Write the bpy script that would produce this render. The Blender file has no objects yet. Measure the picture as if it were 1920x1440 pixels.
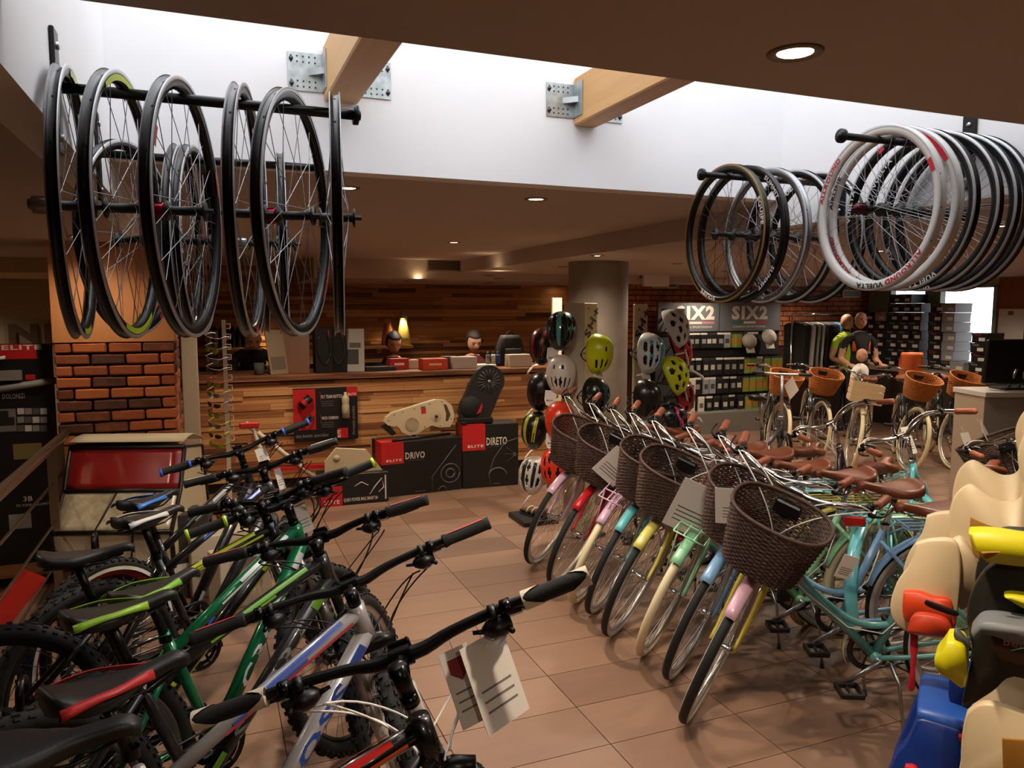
import bpy, math, random
from mathutils import Vector, Matrix, Euler
R = random.Random(7)
PI = math.pi
sc = bpy.context.scene
COL = sc.collection

# ------------------------------------------------------------------ camera
FPX, YAW, PITCH, EYE = 1422.0, math.radians(21.8), math.atan(142 / 1422), 1.7
cam_d = bpy.data.cameras.new('camera')
cam_d.sensor_width = 36.0
cam_d.lens = FPX / 1920 * 36.0
cam_d.clip_start = 0.05
cam = bpy.data.objects.new('camera', cam_d)
COL.objects.link(cam)
cam.location = (0, 0, EYE)
cam.rotation_euler = (PI / 2 - PITCH, 0, -YAW)
sc.camera = cam

# ------------------------------------------------------------------ view, world
sc.view_settings.view_transform = 'Standard'
sc.view_settings.look = 'None'
sc.view_settings.exposure = 0.0
sc.view_settings.gamma = 1.0
sc.view_settings.use_curve_mapping = False
sc.cycles.max_bounces = 6
sc.cycles.diffuse_bounces = 4
sc.cycles.glossy_bounces = 3
sc.cycles.transmission_bounces = 4
sc.cycles.sample_clamp_indirect = 4.0
sc.cycles.caustics_reflective = False
sc.cycles.caustics_refractive = False
world = bpy.data.worlds.new('overcast_sky')
sc.world = world
world.use_nodes = True
wb = world.node_tree.nodes['Background']
wb.inputs[0].default_value = (0.93, 0.96, 1.0, 1)
wb.inputs[1].default_value = 3.7
SPOT_W = 86.0            # watts of each recessed lamp
LAMP_COL = (1.0, 0.81, 0.62)

def portal(loc, rot, sx, sy):
    l = bpy.data.lights.new('daylight_portal', 'AREA')
    l.shape = 'RECTANGLE'; l.size = sx; l.size_y = sy
    l.cycles.is_portal = True
    o = bpy.data.objects.new('daylight_portal', l); COL.objects.link(o)
    o.location = loc; o.rotation_euler = rot
    return o
# the skylight shaft and the shop window let the sky in
portal((1.175, 2.3, 3.55), (0, 0, 0), 2.95, 1.5)
portal((9.7, 7.75, 1.42), (0, PI / 2, 0), 1.1, 1.7)

# ------------------------------------------------------------------ photo pixel -> place
_fw = Vector((math.sin(YAW) * math.cos(PITCH), math.cos(YAW) * math.cos(PITCH), -math.sin(PITCH)))
_rt = Vector((math.cos(YAW), -math.sin(YAW), 0)); _up = _rt.cross(_fw)
def ray(px, py): return _fw + _rt * ((px - 960) / FPX) + _up * ((720 - py) / FPX)
EYEP = Vector((0, 0, EYE))
def at_z(px, py, z):
    r = ray(px, py); return EYEP + r * ((z - EYE) / r.z)
def at_y(px, py, y):
    r = ray(px, py); return EYEP + r * (y / r.y)
def at_x(px, py, x):
    r = ray(px, py); return EYEP + r * (x / r.x)
def at_d(px, py, d): return EYEP + ray(px, py) * d

# ------------------------------------------------------------------ materials
def lin(c):
    if isinstance(c, str):
        c = c.lstrip('#'); c = [int(c[i:i + 2], 16) / 255 for i in (0, 2, 4)]
    return tuple(x / 12.92 if x <= .04045 else ((x + .055) / 1.055) ** 2.4 for x in c[:3]) + (1.0,)
MATS = {}
def mat(key, col='#808080', rough=.5, metal=0.0, bump=None, mottle=None, coat=0.0, emit=None, trans=0.0, alpha=1.0, ior=None, spec=None):
    if key in MATS: return MATS[key]
    m = bpy.data.materials.new(key); m.use_nodes = True
    n = m.node_tree.nodes; L = m.node_tree.links; b = n['Principled BSDF']
    b.inputs['Base Color'].default_value = lin(col); b.inputs['Roughness'].default_value = rough
    b.inputs['Metallic'].default_value = metal
    if spec is not None: b.inputs['Specular IOR Level'].default_value = spec
    if coat: b.inputs['Coat Weight'].default_value = coat; b.inputs['Coat Roughness'].default_value = .08
    if trans: b.inputs['Transmission Weight'].default_value = trans
    if ior: b.inputs['IOR'].default_value = ior
    if alpha < 1: b.inputs['Alpha'].default_value = alpha
    if emit: b.inputs['Emission Color'].default_value = lin(emit[0]); b.inputs['Emission Strength'].default_value = emit[1]
    if mottle or bump:
        tc = n.new('ShaderNodeTexCoord')
    if mottle:      # (scale, other colour, factor)
        nz = n.new('ShaderNodeTexNoise'); nz.inputs['Scale'].default_value = mottle[0]; nz.inputs['Detail'].default_value = 4
        L.new(tc.outputs['Object'], nz.inputs['Vector'])
        mx = n.new('ShaderNodeMix'); mx.data_type = 'RGBA'
        mx.inputs['A'].default_value = lin(col); mx.inputs['B'].default_value = lin(mottle[1])
        mr = n.new('ShaderNodeMapRange'); mr.inputs['From Min'].default_value = .35; mr.inputs['From Max'].default_value = .7
        mr.inputs['To Max'].default_value = mottle[2]
        L.new(nz.outputs['Fac'], mr.inputs['Value']); L.new(mr.outputs['Result'], mx.inputs['Factor'])
        L.new(mx.outputs['Result'], b.inputs['Base Color'])
    if bump:        # (scale, strength)
        nb = n.new('ShaderNodeTexNoise'); nb.inputs['Scale'].default_value = bump[0]; nb.inputs['Detail'].default_value = 3
        L.new(tc.outputs['Object'], nb.inputs['Vector'])
        bp = n.new('ShaderNodeBump'); bp.inputs['Strength'].default_value = bump[1]; bp.inputs['Distance'].default_value = .01
        L.new(nb.outputs['Fac'], bp.inputs['Height']); L.new(bp.outputs['Normal'], b.inputs['Normal'])
    MATS[key] = m
    return m
def ramp_mat(key, stops, stretch, rough=.6, detail=6, bump=.25, grain_w=.55, coat=0.0):
    """each object of this material takes its own tone (Object Info random) plus grain stretched along X"""
    if key in MATS: return MATS[key]
    m = bpy.data.materials.new(key); m.use_nodes = True
    n = m.node_tree.nodes; L = m.node_tree.links; b = n['Principled BSDF']
    b.inputs['Roughness'].default_value = rough
    if coat: b.inputs['Coat Weight'].default_value = coat; b.inputs['Coat Roughness'].default_value = .2
    tc = n.new('ShaderNodeTexCoord'); oi = n.new('ShaderNodeObjectInfo')
    sc_ = n.new('ShaderNodeVectorMath'); sc_.operation = 'SCALE'; sc_.inputs['Scale'].default_value = 37.0
    cb = n.new('ShaderNodeCombineXYZ')
    for i in range(3): L.new(oi.outputs['Random'], cb.inputs[i])
    L.new(cb.outputs[0], sc_.inputs[0])
    ad = n.new('ShaderNodeVectorMath'); ad.operation = 'ADD'
    L.new(tc.outputs['Object'], ad.inputs[0]); L.new(sc_.outputs[0], ad.inputs[1])
    mp = n.new('ShaderNodeMapping'); mp.inputs['Scale'].default_value = stretch
    L.new(ad.outputs[0], mp.inputs['Vector'])
    nz = n.new('ShaderNodeTexNoise'); nz.inputs['Scale'].default_value = 1.0; nz.inputs['Detail'].default_value = detail
    nz.inputs['Roughness'].default_value = .62
    L.new(mp.outputs[0], nz.inputs['Vector'])
    ma = n.new('ShaderNodeMath'); ma.operation = 'MULTIPLY_ADD'; ma.inputs[1].default_value = grain_w; ma.inputs[2].default_value = -grain_w / 2
    L.new(nz.outputs['Fac'], ma.inputs[0])
    m2 = n.new('ShaderNodeMath'); m2.operation = 'ADD'; m2.use_clamp = True
    L.new(ma.outputs[0], m2.inputs[0]); L.new(oi.outputs['Random'], m2.inputs[1])
    cr = n.new('ShaderNodeValToRGB')
    els = cr.color_ramp.elements
    els[0].position = stops[0][0]; els[0].color = lin(stops[0][1])
    els[1].position = stops[-1][0]; els[1].color = lin(stops[-1][1])
    for p, c in stops[1:-1]:
        e = els.new(p); e.color = lin(c)
    L.new(m2.outputs[0], cr.inputs['Fac']); L.new(cr.outputs['Color'], b.inputs['Base Color'])
    bp = n.new('ShaderNodeBump'); bp.inputs['Strength'].default_value = bump; bp.inputs['Distance'].default_value = .004
    L.new(nz.outputs['Fac'], bp.inputs['Height']); L.new(bp.outputs['Normal'], b.inputs['Normal'])
    MATS[key] = m
    return m

M_BLACK = mat('black plastic', '#0c0c0d', .42)
M_RUB = mat('black rubber', '#121213', .75, bump=(260, .15))
M_SATIN = mat('satin black metal', '#0d0d0f', .33, .3)
M_CHROME = mat('chrome', '#d8d8d8', .14, 1.0)
M_SILV = mat('brushed aluminium', '#a9aaac', .34, 1.0)
M_DSILV = mat('dark steel', '#4a4b4e', .35, .9)
M_WHITE = mat('white plastic', '#e6e2da', .45)
M_CARD = mat('white card', '#d3cdc4', .7)
M_RED = mat('red print', '#c11b1f', .5)
M_CREAM = mat('cream painted metal', '#d8cbae', .5)
M_GREY = mat('grey plastic', '#55585c', .5)

# ------------------------------------------------------------------ mesh building
class MB:
    def __init__(s): s.v = []; s.f = []; s.sm = []; s.mi = []; s.cur = 0
    def add(s, vs, fs, smooth=False, T=None):
        o = len(s.v)
        s.v += [tuple(T @ Vector(v)) for v in vs] if T is not None else [tuple(v) for v in vs]
        for f in fs: s.f.append(tuple(i + o for i in f)); s.sm.append(smooth); s.mi.append(s.cur)
        return s
    def box(s, c, d, T=None, bev=0.0):
        x, y, z = c; a, b, e = d[0] / 2, d[1] / 2, d[2] / 2
        if bev:
            k = bev; vs = []; fs = []
            pts = {}
            def P(p):
                if p not in pts: pts[p] = len(vs); vs.append((x + p[0], y + p[1], z + p[2]))
                return pts[p]
            sg = (-1, 1)
            for q in sg:
                fs.append([P(t) for t in ((q * a, -b + k, -e + k), (q * a, b - k, -e + k), (q * a, b - k, e - k), (q * a, -b + k, e - k))][::q])
                fs.append([P(t) for t in ((-a + k, q * b, -e + k), (-a + k, q * b, e - k), (a - k, q * b, e - k), (a - k, q * b, -e + k))][::q])
                fs.append([P(t) for t in ((-a + k, -b + k, q * e), (a - k, -b + k, q * e), (a - k, b - k, q * e), (-a + k, b - k, q * e))][::q])
            for i in sg:
                for j in sg:
                    fs.append([P((i * a, j * (b - k), -e + k)), P((i * (a - k), j * b, -e + k)), P((i * (a - k), j * b, e - k)), P((i * a, j * (b - k), e - k))][::i * j])
                    fs.append([P((-a + k, i * b, j * (e - k))), P((-a + k, i * (b - k), j * e)), P((a - k, i * (b - k), j * e)), P((a - k, i * b, j * (e - k)))][::i * j])
                    fs.append([P((i * (a - k), -b + k, j * e)), P((i * a, -b + k, j * (e - k))), P((i * a, b - k, j * (e - k))), P((i * (a - k), b - k, j * e))][::i * j])
                    for l in sg:
                        fs.append([P((i * a, j * (b - k), l * (e - k))), P((i * (a - k), j * b, l * (e - k))), P((i * (a - k), j * (b - k), l * e))][::i * j * l])
            return s.add(vs, fs, False, T)
        vs = [(x + i * a, y + j * b, z + k * e) for i in (-1, 1) for j in (-1, 1) for k in (-1, 1)]
        fs = [(0, 1, 3, 2), (4, 6, 7, 5), (0, 4, 5, 1), (2, 3, 7, 6), (0, 2, 6, 4), (1, 5, 7, 3)]
        return s.add(vs, fs, False, T)
    def tube(s, pts, r, n=8, closed=False, cap=True, T=None, flat=1.0, smooth=True):
        pts = [Vector(p) for p in pts]; m = len(pts)
        rs = r if isinstance(r, (list, tuple)) else [r] * m
        tan = []
        for i in range(m):
            a = pts[(i - 1) % m] if (closed or i) else pts[0]
            b = pts[(i + 1) % m] if (closed or i < m - 1) else pts[-1]
            d = b - a; tan.append(d.normalized() if d.length > 1e-9 else Vector((0, 0, 1)))
        ref = Vector((0, 0, 1)) if abs(tan[0].z) < .9 else Vector((0, 1, 0))
        u = (ref - tan[0] * ref.dot(tan[0])).normalized()
        vs = []; fs = []
        for i in range(m):
            u = (u - tan[i] * u.dot(tan[i]))
            u = u.normalized() if u.length > 1e-6 else tan[i].orthogonal().normalized()
            w = tan[i].cross(u)
            for k in range(n):
                a = 2 * PI * k / n
                vs.append(pts[i] + u * (rs[i] * math.cos(a)) + w * (rs[i] * flat * math.sin(a)))
        for i in range(m if closed else m - 1):
            j = (i + 1) % m
            for k in range(n):
                fs.append((i * n + k, i * n + (k + 1) % n, j * n + (k + 1) % n, j * n + k))
        if cap and not closed:
            fs.append(tuple(range(n - 1, -1, -1))); fs.append(tuple((m - 1) * n + k for k in range(n)))
        return s.add(vs, fs, smooth, T)
    def lathe(s, prof, n=24, axis='z', T=None, smooth=True, a0=0.0, a1=2 * PI, close=False):
        full = abs(a1 - a0 - 2 * PI) < 1e-6; nn = n if full else n + 1
        vs = []; fs = []; m = len(prof)
        for i in range(nn):
            a = a0 + (a1 - a0) * i / n; c, q = math.cos(a), math.sin(a)
            for r, h in prof:
                if axis == 'z': vs.append((r * c, r * q, h))
                elif axis == 'y': vs.append((r * c, h, r * q))
                else: vs.append((h, r * c, r * q))
        flip = axis == 'y'
        for i in range(n):
            j = (i + 1) % nn
            for k in range(m if close else m - 1):
                l = (k + 1) % m
                f = (i * m + k, j * m + k, j * m + l, i * m + l)
                fs.append(f[::-1] if flip else f)
        return s.add(vs, fs, smooth, T)
    def torus(s, R_, r, n=40, k=8, T=None, flat=1.0):
        prof = [(R_ + r * math.cos(2 * PI * i / k), r * flat * math.sin(2 * PI * i / k)) for i in range(k)]
        return s.lathe(prof, n, 'y', T, close=True)
    def prism(s, poly, h0, h1, axis='z', T=None):
        m = len(poly)
        def p(q, h):
            return (q[0], q[1], h) if axis == 'z' else ((q[0], h, q[1]) if axis == 'y' else (h, q[0], q[1]))
        vs = [p(q, h0) for q in poly] + [p(q, h1) for q in poly]
        fs = [tuple(range(m)), tuple(range(2 * m - 1, m - 1, -1))] + [((i + 1) % m, i, m + i, m + (i + 1) % m) for i in range(m)]
        return s.add(vs, fs, False, T)
    def loft(s, rings, cap=True, smooth=True, T=None, closed=True):
        n = len(rings[0]); vs = [p for r in rings for p in r]; fs = []
        for i in range(len(rings) - 1):
            for k in range(n if closed else n - 1):
                l = (k + 1) % n
                fs.append((i * n + k, i * n + l, (i + 1) * n + l, (i + 1) * n + k))
        if cap and closed:
            fs.append(tuple(range(n - 1, -1, -1))); fs.append(tuple((len(rings) - 1) * n + k for k in range(n)))
        return s.add(vs, fs, smooth, T)
    def shell(s, grid, t, T=None):
        """grid[i][j] points of an open surface, thickened by t"""
        a = len(grid); b = len(grid[0]); g = [[Vector(p) for p in r] for r in grid]
        nr = [[None] * b for _ in range(a)]
        for i in range(a):
            for j in range(b):
                du = g[min(i + 1, a - 1)][j] - g[max(i - 1, 0)][j]; dv = g[i][min(j + 1, b - 1)] - g[i][max(j - 1, 0)]
                q = du.cross(dv); nr[i][j] = q.normalized() if q.length > 1e-9 else Vector((0, 0, 1))
        vs = [g[i][j] for i in range(a) for j in range(b)] + [g[i][j] - nr[i][j] * t for i in range(a) for j in range(b)]
        o = a * b; fs = []
        for i in range(a - 1):
            for j in range(b - 1):
                q = (i * b + j, (i + 1) * b + j, (i + 1) * b + j + 1, i * b + j + 1)
                fs.append(q); fs.append(tuple(x + o for x in q[::-1]))
        for i in range(a - 1):
            for j, fl in ((0, 1), (b - 1, -1)):
                q = (i * b + j, (i + 1) * b + j, (i + 1) * b + j + o, i * b + j + o); fs.append(q[::-fl])
        for j in range(b - 1):
            for i, fl in ((0, -1), (a - 1, 1)):
                q = (i * b + j, i * b + j + 1, i * b + j + 1 + o, i * b + j + o); fs.append(q[::-fl])
        return s.add(vs, fs, True, T)
    def mesh(s, name):
        me = bpy.data.meshes.new(name)
        me.from_pydata([tuple(v) for v in s.v], [], s.f)
        me.polygons.foreach_set('use_smooth', s.sm)
        if s.cur: me.polygons.foreach_set('material_index', s.mi)
        for _ in range(s.cur + 1): me.materials.append(M_BLACK)
        me.update()
        return me
    def build(s, name, m, parent=None, M=None): return inst(s.mesh(name), name, m, parent, M)

def inst(me, name, m, parent=None, M=None):
    o = bpy.data.objects.new(name, me); COL.objects.link(o)
    ms = m if isinstance(m, (list, tuple)) else [m]
    for sl, x in zip(o.material_slots, ms):
        sl.link = 'OBJECT'; sl.material = x
    if parent is not None: o.parent = parent
    if M is not None: o.matrix_basis = M
    return o
def tag(o, label, cat, group=None):
    o['label'] = label; o['category'] = cat
    if group: o['group'] = group
    return o
def thing(name, label, cat, loc=(0, 0, 0), rot=(0, 0, 0), group=None):
    o = bpy.data.objects.new(name, None); COL.objects.link(o)
    o.empty_display_size = .05
    o.location = loc; o.rotation_euler = rot
    return tag(o, label, cat, group)
def struct(o, label=None):
    o['kind'] = 'structure'
    if label: o['label'] = label
    return o
def stuff(o): o['kind'] = 'stuff'; return o
def Tm(x=0, y=0, z=0): return Matrix.Translation((x, y, z))
def Rm(a, ax): return Matrix.Rotation(a, 4, ax)
def Sm(x, y, z): return Matrix.Diagonal((x, y, z, 1))
def arc(cx, cz, r, a0, a1, n, y=0.0):
    return [(cx + r * math.cos(a0 + (a1 - a0) * i / n), y, cz + r * math.sin(a0 + (a1 - a0) * i / n)) for i in range(n + 1)]
def bez(p0, p1, p2, p3, n=10):
    p0, p1, p2, p3 = map(Vector, (p0, p1, p2, p3)); out = []
    for i in range(n + 1):
        t = i / n; u = 1 - t
        out.append(p0 * u ** 3 + p1 * 3 * u * u * t + p2 * 3 * u * t * t + p3 * t ** 3)
    return out
def spline(pts, sub=5):
    pts = [Vector(p) for p in pts]; out = []
    for i in range(len(pts) - 1):
        a = pts[max(i - 1, 0)]; b = pts[i]; c = pts[i + 1]; d = pts[min(i + 2, len(pts) - 1)]
        for k in range(sub):
            t = k / sub
            out.append(.5 * ((2 * b) + (c - a) * t + (2 * a - 5 * b + 4 * c - d) * t * t + (3 * b - a - 3 * c + d) * t ** 3))
    return out + [pts[-1]]
TXT = {}
def text_mesh(s, bold=0.0, res=2):
    """flat lettering as a mesh, x 0..w, height of capitals 1, cached"""
    k = (s, bold)
    if k in TXT: return TXT[k]
    cu = bpy.data.curves.new('lettering', 'FONT'); cu.body = s; cu.size = 1.0; cu.offset = bold; cu.resolution_u = res
    cu.space_character = 1.0 + bold * 4
    ob = bpy.data.objects.new('lettering', cu); COL.objects.link(ob)
    dg = bpy.context.evaluated_depsgraph_get()
    me = ob.evaluated_get(dg).to_mesh()
    vs = [(v.co.x, v.co.y) for v in me.vertices]; fs = [tuple(p.vertices) for p in me.polygons]
    bpy.data.objects.remove(ob); bpy.data.curves.remove(cu)
    x0 = min(v[0] for v in vs); x1 = max(v[0] for v in vs); y0 = 0; y1 = max(v[1] for v in vs)
    vs = [((x - x0) / (y1 - y0), y / (y1 - y0)) for x, y in vs]
    TXT[k] = (vs, fs, (x1 - x0) / (y1 - y0))
    return TXT[k]
def letters(s, m, parent, M, h, w=None, bold=.02, name='lettering', center=False, shear=0.0, mb=None):
    """lettering in the local XZ plane of M facing -Y, capitals h tall; squeezed to width w"""
    vs, fs, ww = text_mesh(s, bold)
    kx = (w / ww) if w else h
    x0 = -ww * kx / 2 if center else 0
    q = [(x0 + x * kx + shear * y * h, 0, y * h) for x, y in vs]
    if mb is not None: mb.add(q, fs, False, M); return
    b = MB(); b.add(q, fs)
    return b.build(name, m, parent, M)
# ================================================================== the room
ZC, ZS, ZB = 2.23, 2.10, 2.02      # main ceiling, side ceilings, bulkhead soffit
XL, XR, Y0, Y1 = -0.30, 2.65, 1.55, 3.05   # skylight shaft
M_CEIL = mat('taupe ceiling paint', '#b7aca5', .9, bump=(3, .04))
M_SHAFT = mat('white shaft paint', '#eeeef0', .85, mottle=(1.3, '#e2e1e3', .6))
M_TILE = ramp_mat('wood-look floor tile', [(0, '#785c4a'), (.5, '#836552'), (1, '#8d6e59')], (1.6, 14, 4), .42, 5, .06, .9)
M_JOINT = mat('tile joint', '#6e5240', .8)
WOOD = ramp_mat('reclaimed pine planks', [(0, '#55301c'), (.15, '#8f5931'), (.4, '#b67a45'), (.7, '#c98f58'), (1, '#d9a870')], (1.5, 20, 60), .55, 6, .6, 1.0)
M_PANEL = ramp_mat('light oak veneer', [(0, '#a86a3a'), (1, '#c48551')], (22, 8, .7), .5, 5, .05, .7)
M_BRICK = ramp_mat('old brick', [(0, '#4a2b1e'), (.22, '#6d3c23'), (.45, '#9c5028'), (1, '#b46432')], (14, 14, 14), .85, 6, .6, .5)
M_MORTAR = mat('dark mortar', '#3a1d14', .95)
M_BEAM = ramp_mat('spruce beam', [(0, '#b98551'), (.5, '#d0a36c'), (1, '#dcb684')], (1.4, 30, 14), .6, 6, .25, .9)

fl = MB(); fl.box((5, 4.5, -.06), (18, 17, .1))
floor = struct(fl.build('floor', M_JOINT))
# tiles 0.593 x 0.30, the 300 that show largest are pieces of their own
tw, tl = 0.593, 0.2985
tm = MB(); tm.box((0, 0, -.0045), (tw - .004, tl - .004, .009)); tme = tm.mesh('tile')
cells = []
for i in range(-5, 22):
    for j in range(-2, 38):
        cx, cy = 0.22 + tw * (i + .5), 2.175 + tl * (j - 2 + .5)
        cells.append((cx, cy))
def seen_size(c):
    v = Vector((c[0], c[1], 0)) - EYEP; d = v.dot(_fw)
    if d < .4: return 0
    u = v.dot(_rt) / d * FPX; w = -v.dot(_up) / d * FPX
    if abs(u) > 1020 or w > 780: return 0
    return 1.7 / d ** 3
cells.sort(key=lambda c: -seen_size(c))
for n_, (cx, cy) in enumerate(cells[:300]): inst(tme, 'tile', M_TILE, floor, Tm(cx, cy, 0))
rest = MB()
for cx, cy in cells[300:]: rest.box((cx, cy, -.0045), (tw - .004, tl - .004, .009))
stuff(rest.build('tile_field', M_TILE, floor))

def slab(mb, x0, x1, y0, y1, z, t=.12): mb.box(((x0 + x1) / 2, (y0 + y1) / 2, z + t / 2), (x1 - x0, y1 - y0, t))
cl = MB()
slab(cl, XL - .1, XR + .1, -4, Y0, ZC)
slab(cl, XL, XR, Y1 + .1, 10.2, ZC)
slab(cl, -4, XL - .1, -4, 10.2, ZS)
slab(cl, XR + .1, 11, -4, 10.2, ZS)
ceiling = struct(cl.build('ceiling', M_CEIL))
bk = MB(); bk.box(((1.05 + 9.6) / 2, (8.2 + 10.1) / 2, (ZB + ZC) / 2), (9.6 - 1.05, 1.9, ZC - ZB))
struct(bk.build('trim_1', mat('bulkhead paint', '#b8aaa0', .9)), 'lowered ceiling box over the sales counter')
# skylight shaft
SH = 3.6
for nm, c, d in (('wall_shaft_left', (XL - .05, (Y0 + 10.2) / 2, 0), (.1, 10.2 - Y0, 0)), ('wall_shaft_right', (XR + .05, (Y0 + 10.2) / 2, 0), (.1, 10.2 - Y0, 0))):
    b = MB(); b.box((c[0], (Y0 + Y1) / 2 + .06, (ZS + SH) / 2), (.1, Y1 - Y0 + .12, SH - ZS))
    b.box((c[0], (Y0 - 4) / 2, (ZS + ZC + .1) / 2), (.1, Y0 + 4, ZC + .1 - ZS))
    struct(b.build(nm, M_SHAFT))
    q = MB(); q.box((c[0], (Y1 + .12 + 10.2) / 2, (ZS + ZC + .1) / 2), (.1, 10.2 - Y1 - .12, ZC + .1 - ZS)); struct(q.build('trim_3', M_SHAFT if 'left' in nm else M_CEIL), 'low step between two ceiling heights')
b = MB(); b.box(((XL + XR) / 2, Y1 + .05, (ZC + SH) / 2), (XR - XL, .10, SH - ZC)); struct(b.build('wall_shaft_back', M_SHAFT))
b = MB(); b.box(((XL + XR) / 2, Y0 - .061, (ZC + .121 + SH) / 2), (XR - XL + .2, .12, SH - ZC - .121)); struct(b.build('wall_shaft_front', M_SHAFT))

# beams across the skylight
def beam(px0, px1, py, h, lab):
    a = at_y(px0, py, Y1); c = at_y(px1, py, Y1); x0, x1, zb = a.x, c.x, a.z
    t = thing('ceiling_beam', lab, 'beam', ((x0 + x1) / 2, Y1, zb))
    w = x1 - x0; b = MB(); b.box((0, -(Y1 - Y0) / 2, h / 2), (w, Y1 - Y0 - .004, h), bev=.006)
    # grain runs along Y: turn the piece so its X is the beam's length
    bb = MB(); bb.box((0, 0, 0), (Y1 - Y0 - .004, w, h), bev=.006)
    bb.build('timber', M_BEAM, t, Tm(0, -(Y1 - Y0) / 2, h / 2) @ Rm(PI / 2, 'Z'))
    for s in (-1, 1):
        br = MB(); br.box((s * (w / 2 + .065), -.003, h * .5), (.13, .004, .14)); br.box((s * (w / 2 + .003), -.045, h * .5), (.004, .09, .14))
        br.prism([(0, 0), (.06, 0), (0, -.06)], h * .5 - .012, h * .5 + .012, 'z', Tm(s * w / 2, 0, 0) @ Sm(s, 1, 1))
        bo = br.build('angle_bracket', mat('galvanised steel', '#b9c1c2', .38, .85, mottle=(30, '#8f9797', .8)), t)
        hb = MB()
        for i in range(5):
            for j in (-.055, -.035, .035, .055):
                hb.lathe([(0, 0), (.0042, 0)], 6, 'y', Tm(s * (w / 2 + .03 + i * .022), -.0056, h * .5 + j))
        for j in (-.045, .045): hb.lathe([(0, -.006), (.008, -.006), (.008, 0)], 8, 'y', Tm(s * (w / 2 + .118), -.005, h * .5 + j))
        stuff(hb.build('bolt_holes', M_DSILV, bo))
beam(607, 671, 190, .20, 'knotty spruce beam over the left half of the skylight')
beam(1075, 1117, 236, .20, 'grained spruce beam crossing the skylight beside the right wheel rack')

# ---- walls
M_WALL = mat('warm plaster', '#a8937c', .9, bump=(5, .05))
def wallbox(nm, c, d, m=M_WALL):
    b = MB(); b.box(c, d); return struct(b.build(nm, m))
wallbox('wall_near', (3.4, -3.05, 1.12), (15, .1, 2.24))
wallbox('wall_left', (-3.6, 3.6, 1.12), (.1, 13.2, 2.24))
# back wall behind the counter: every plank a piece
wb_ = MB(); wb_.box((.8, 10.16, 1.12), (9.0, .1, 2.24)); wall_back = struct(wb_.build('wall_back', mat('dark backing board', '#3a2013', .9)))
plank_me = {}
def plank(L, h, parent, x, y, z, nm='plank'):
    k = (round(L, 2), round(h, 3))
    if k not in plank_me:
        b = MB(); b.box((0, 0, 0), (k[0] - .002, .03, k[1] - .002)); plank_me[k] = b.mesh('plank')
    return inst(plank_me[k], nm, WOOD, parent, Tm(x, y, z))
def clad(parent, x0, x1, z0, z1, yface, rows, seed, holes=()):
    r = random.Random(seed); z = z0; hh = (z1 - z0) / rows; extra = MB(); n = 0
    while z < z1 - .005:
        h = min(round(hh * r.choice((.72, .9, 1.0, 1.2, 1.4)), 3), z1 - z)
        x = x0 - r.random() * .5
        while x < x1:
            L = r.choice((.5, .7, .9, 1.1, 1.4))
            a, c = max(x, x0), min(x + L, x1)
            if c - a > .04:
                yy = yface + r.choice((0, .003, .006, .010, .014))
                q = [(a, c)]
                for hx0, hx1, hz0, hz1 in holes:
                    if z + h > hz0 + .01 and z < hz1 - .01:
                        q = [(u, v) for s0, s1 in q for u, v in ((s0, min(s1, hx0)), (max(s0, hx1), s1)) if v - u > .03]
                for u, v in q:
                    plank(v - u, h, parent, (u + v) / 2, yy, z + h / 2); n += 1
            x += L
        z += h
    return n
clad(wall_back, -1.35, 5.0, .98, ZC, 10.08, 23, 3)

# brick wall and shop-window wall on the right
bw = MB(); bw.box((7.4, 9.06, 1.12), (4.7, .1, 2.24)); wall_brick = struct(bw.build('wall_right_back', M_MORTAR))
bb = MB(); rr = random.Random(5)
bz = 1.15; row = 0
while bz < ZB:
    x = 5.05 - (row % 2) * .12
    while x < 9.65:
        if x > 4.95: bb.box((x + .115, 9.005 + rr.random() * .006, bz + .0325), (.226, .03, .06))
        x += .24
    bz += .073; row += 1
stuff(bb.build('brick_courses', mat('far brick', '#b96f47', .88, mottle=(9, '#8c4e30', .9), bump=(40, .4)), wall_brick))
wallbox('wall_right_return', (5.05, 9.6, 1.12), (.1, 1.0, 2.24))

# right wall with the shop window
XW = 9.6; WY0, WY1, WZ0, WZ1 = 6.9, 8.6, .86, 2.0
M_SAGE = mat('sage green painted frame', '#8d9c8c', .55)
M_OAKW = ramp_mat('orange wood panel', [(0, '#7d451f'), (1, '#9a5a2c')], (14, 14, 1.2), .5, 5, .05, .8)
wallbox('wall_right', (XW + .06, (WY1 + 9.1) / 2, 1.12), (.12, 9.1 - WY1, 2.24), M_SAGE)
wallbox('wall_right_near', (XW + .06, (-3 + WY0) / 2, 1.12), (.12, WY0 + 3, 2.24), M_OAKW)
wallbox('wall_right_apron', (XW + .06, (WY0 + WY1) / 2, WZ0 / 2), (.12, WY1 - WY0, WZ0), mat('dark apron', '#3b2a20', .7))
wallbox('wall_right_head', (XW + .06, (WY0 + WY1) / 2, (WZ1 + 2.24) / 2), (.12, WY1 - WY0, 2.24 - WZ1), mat('bulkhead paint', '#b8aaa0', .9))
wn = MB()
for z in (WZ0, WZ1): wn.box((XW + .02, (WY0 + WY1) / 2, z), (.1, WY1 - WY0, .05))
for y in (WY0 + .02, 7.845, WY1 - .02): wn.box((XW + .02, y, (WZ0 + WZ1) / 2), (.1, .25 if 7.6 < y < 7.9 else .05, WZ1 - WZ0))
window = struct(wn.build('window_1', M_SAGE))
gp = MB(); gp.box((XW + .05, (WY0 + WY1) / 2, (WZ0 + WZ1) / 2), (.006, WY1 - WY0, WZ1 - WZ0))
gl_m = bpy.data.materials.new('thin window glass'); gl_m.use_nodes = True
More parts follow.
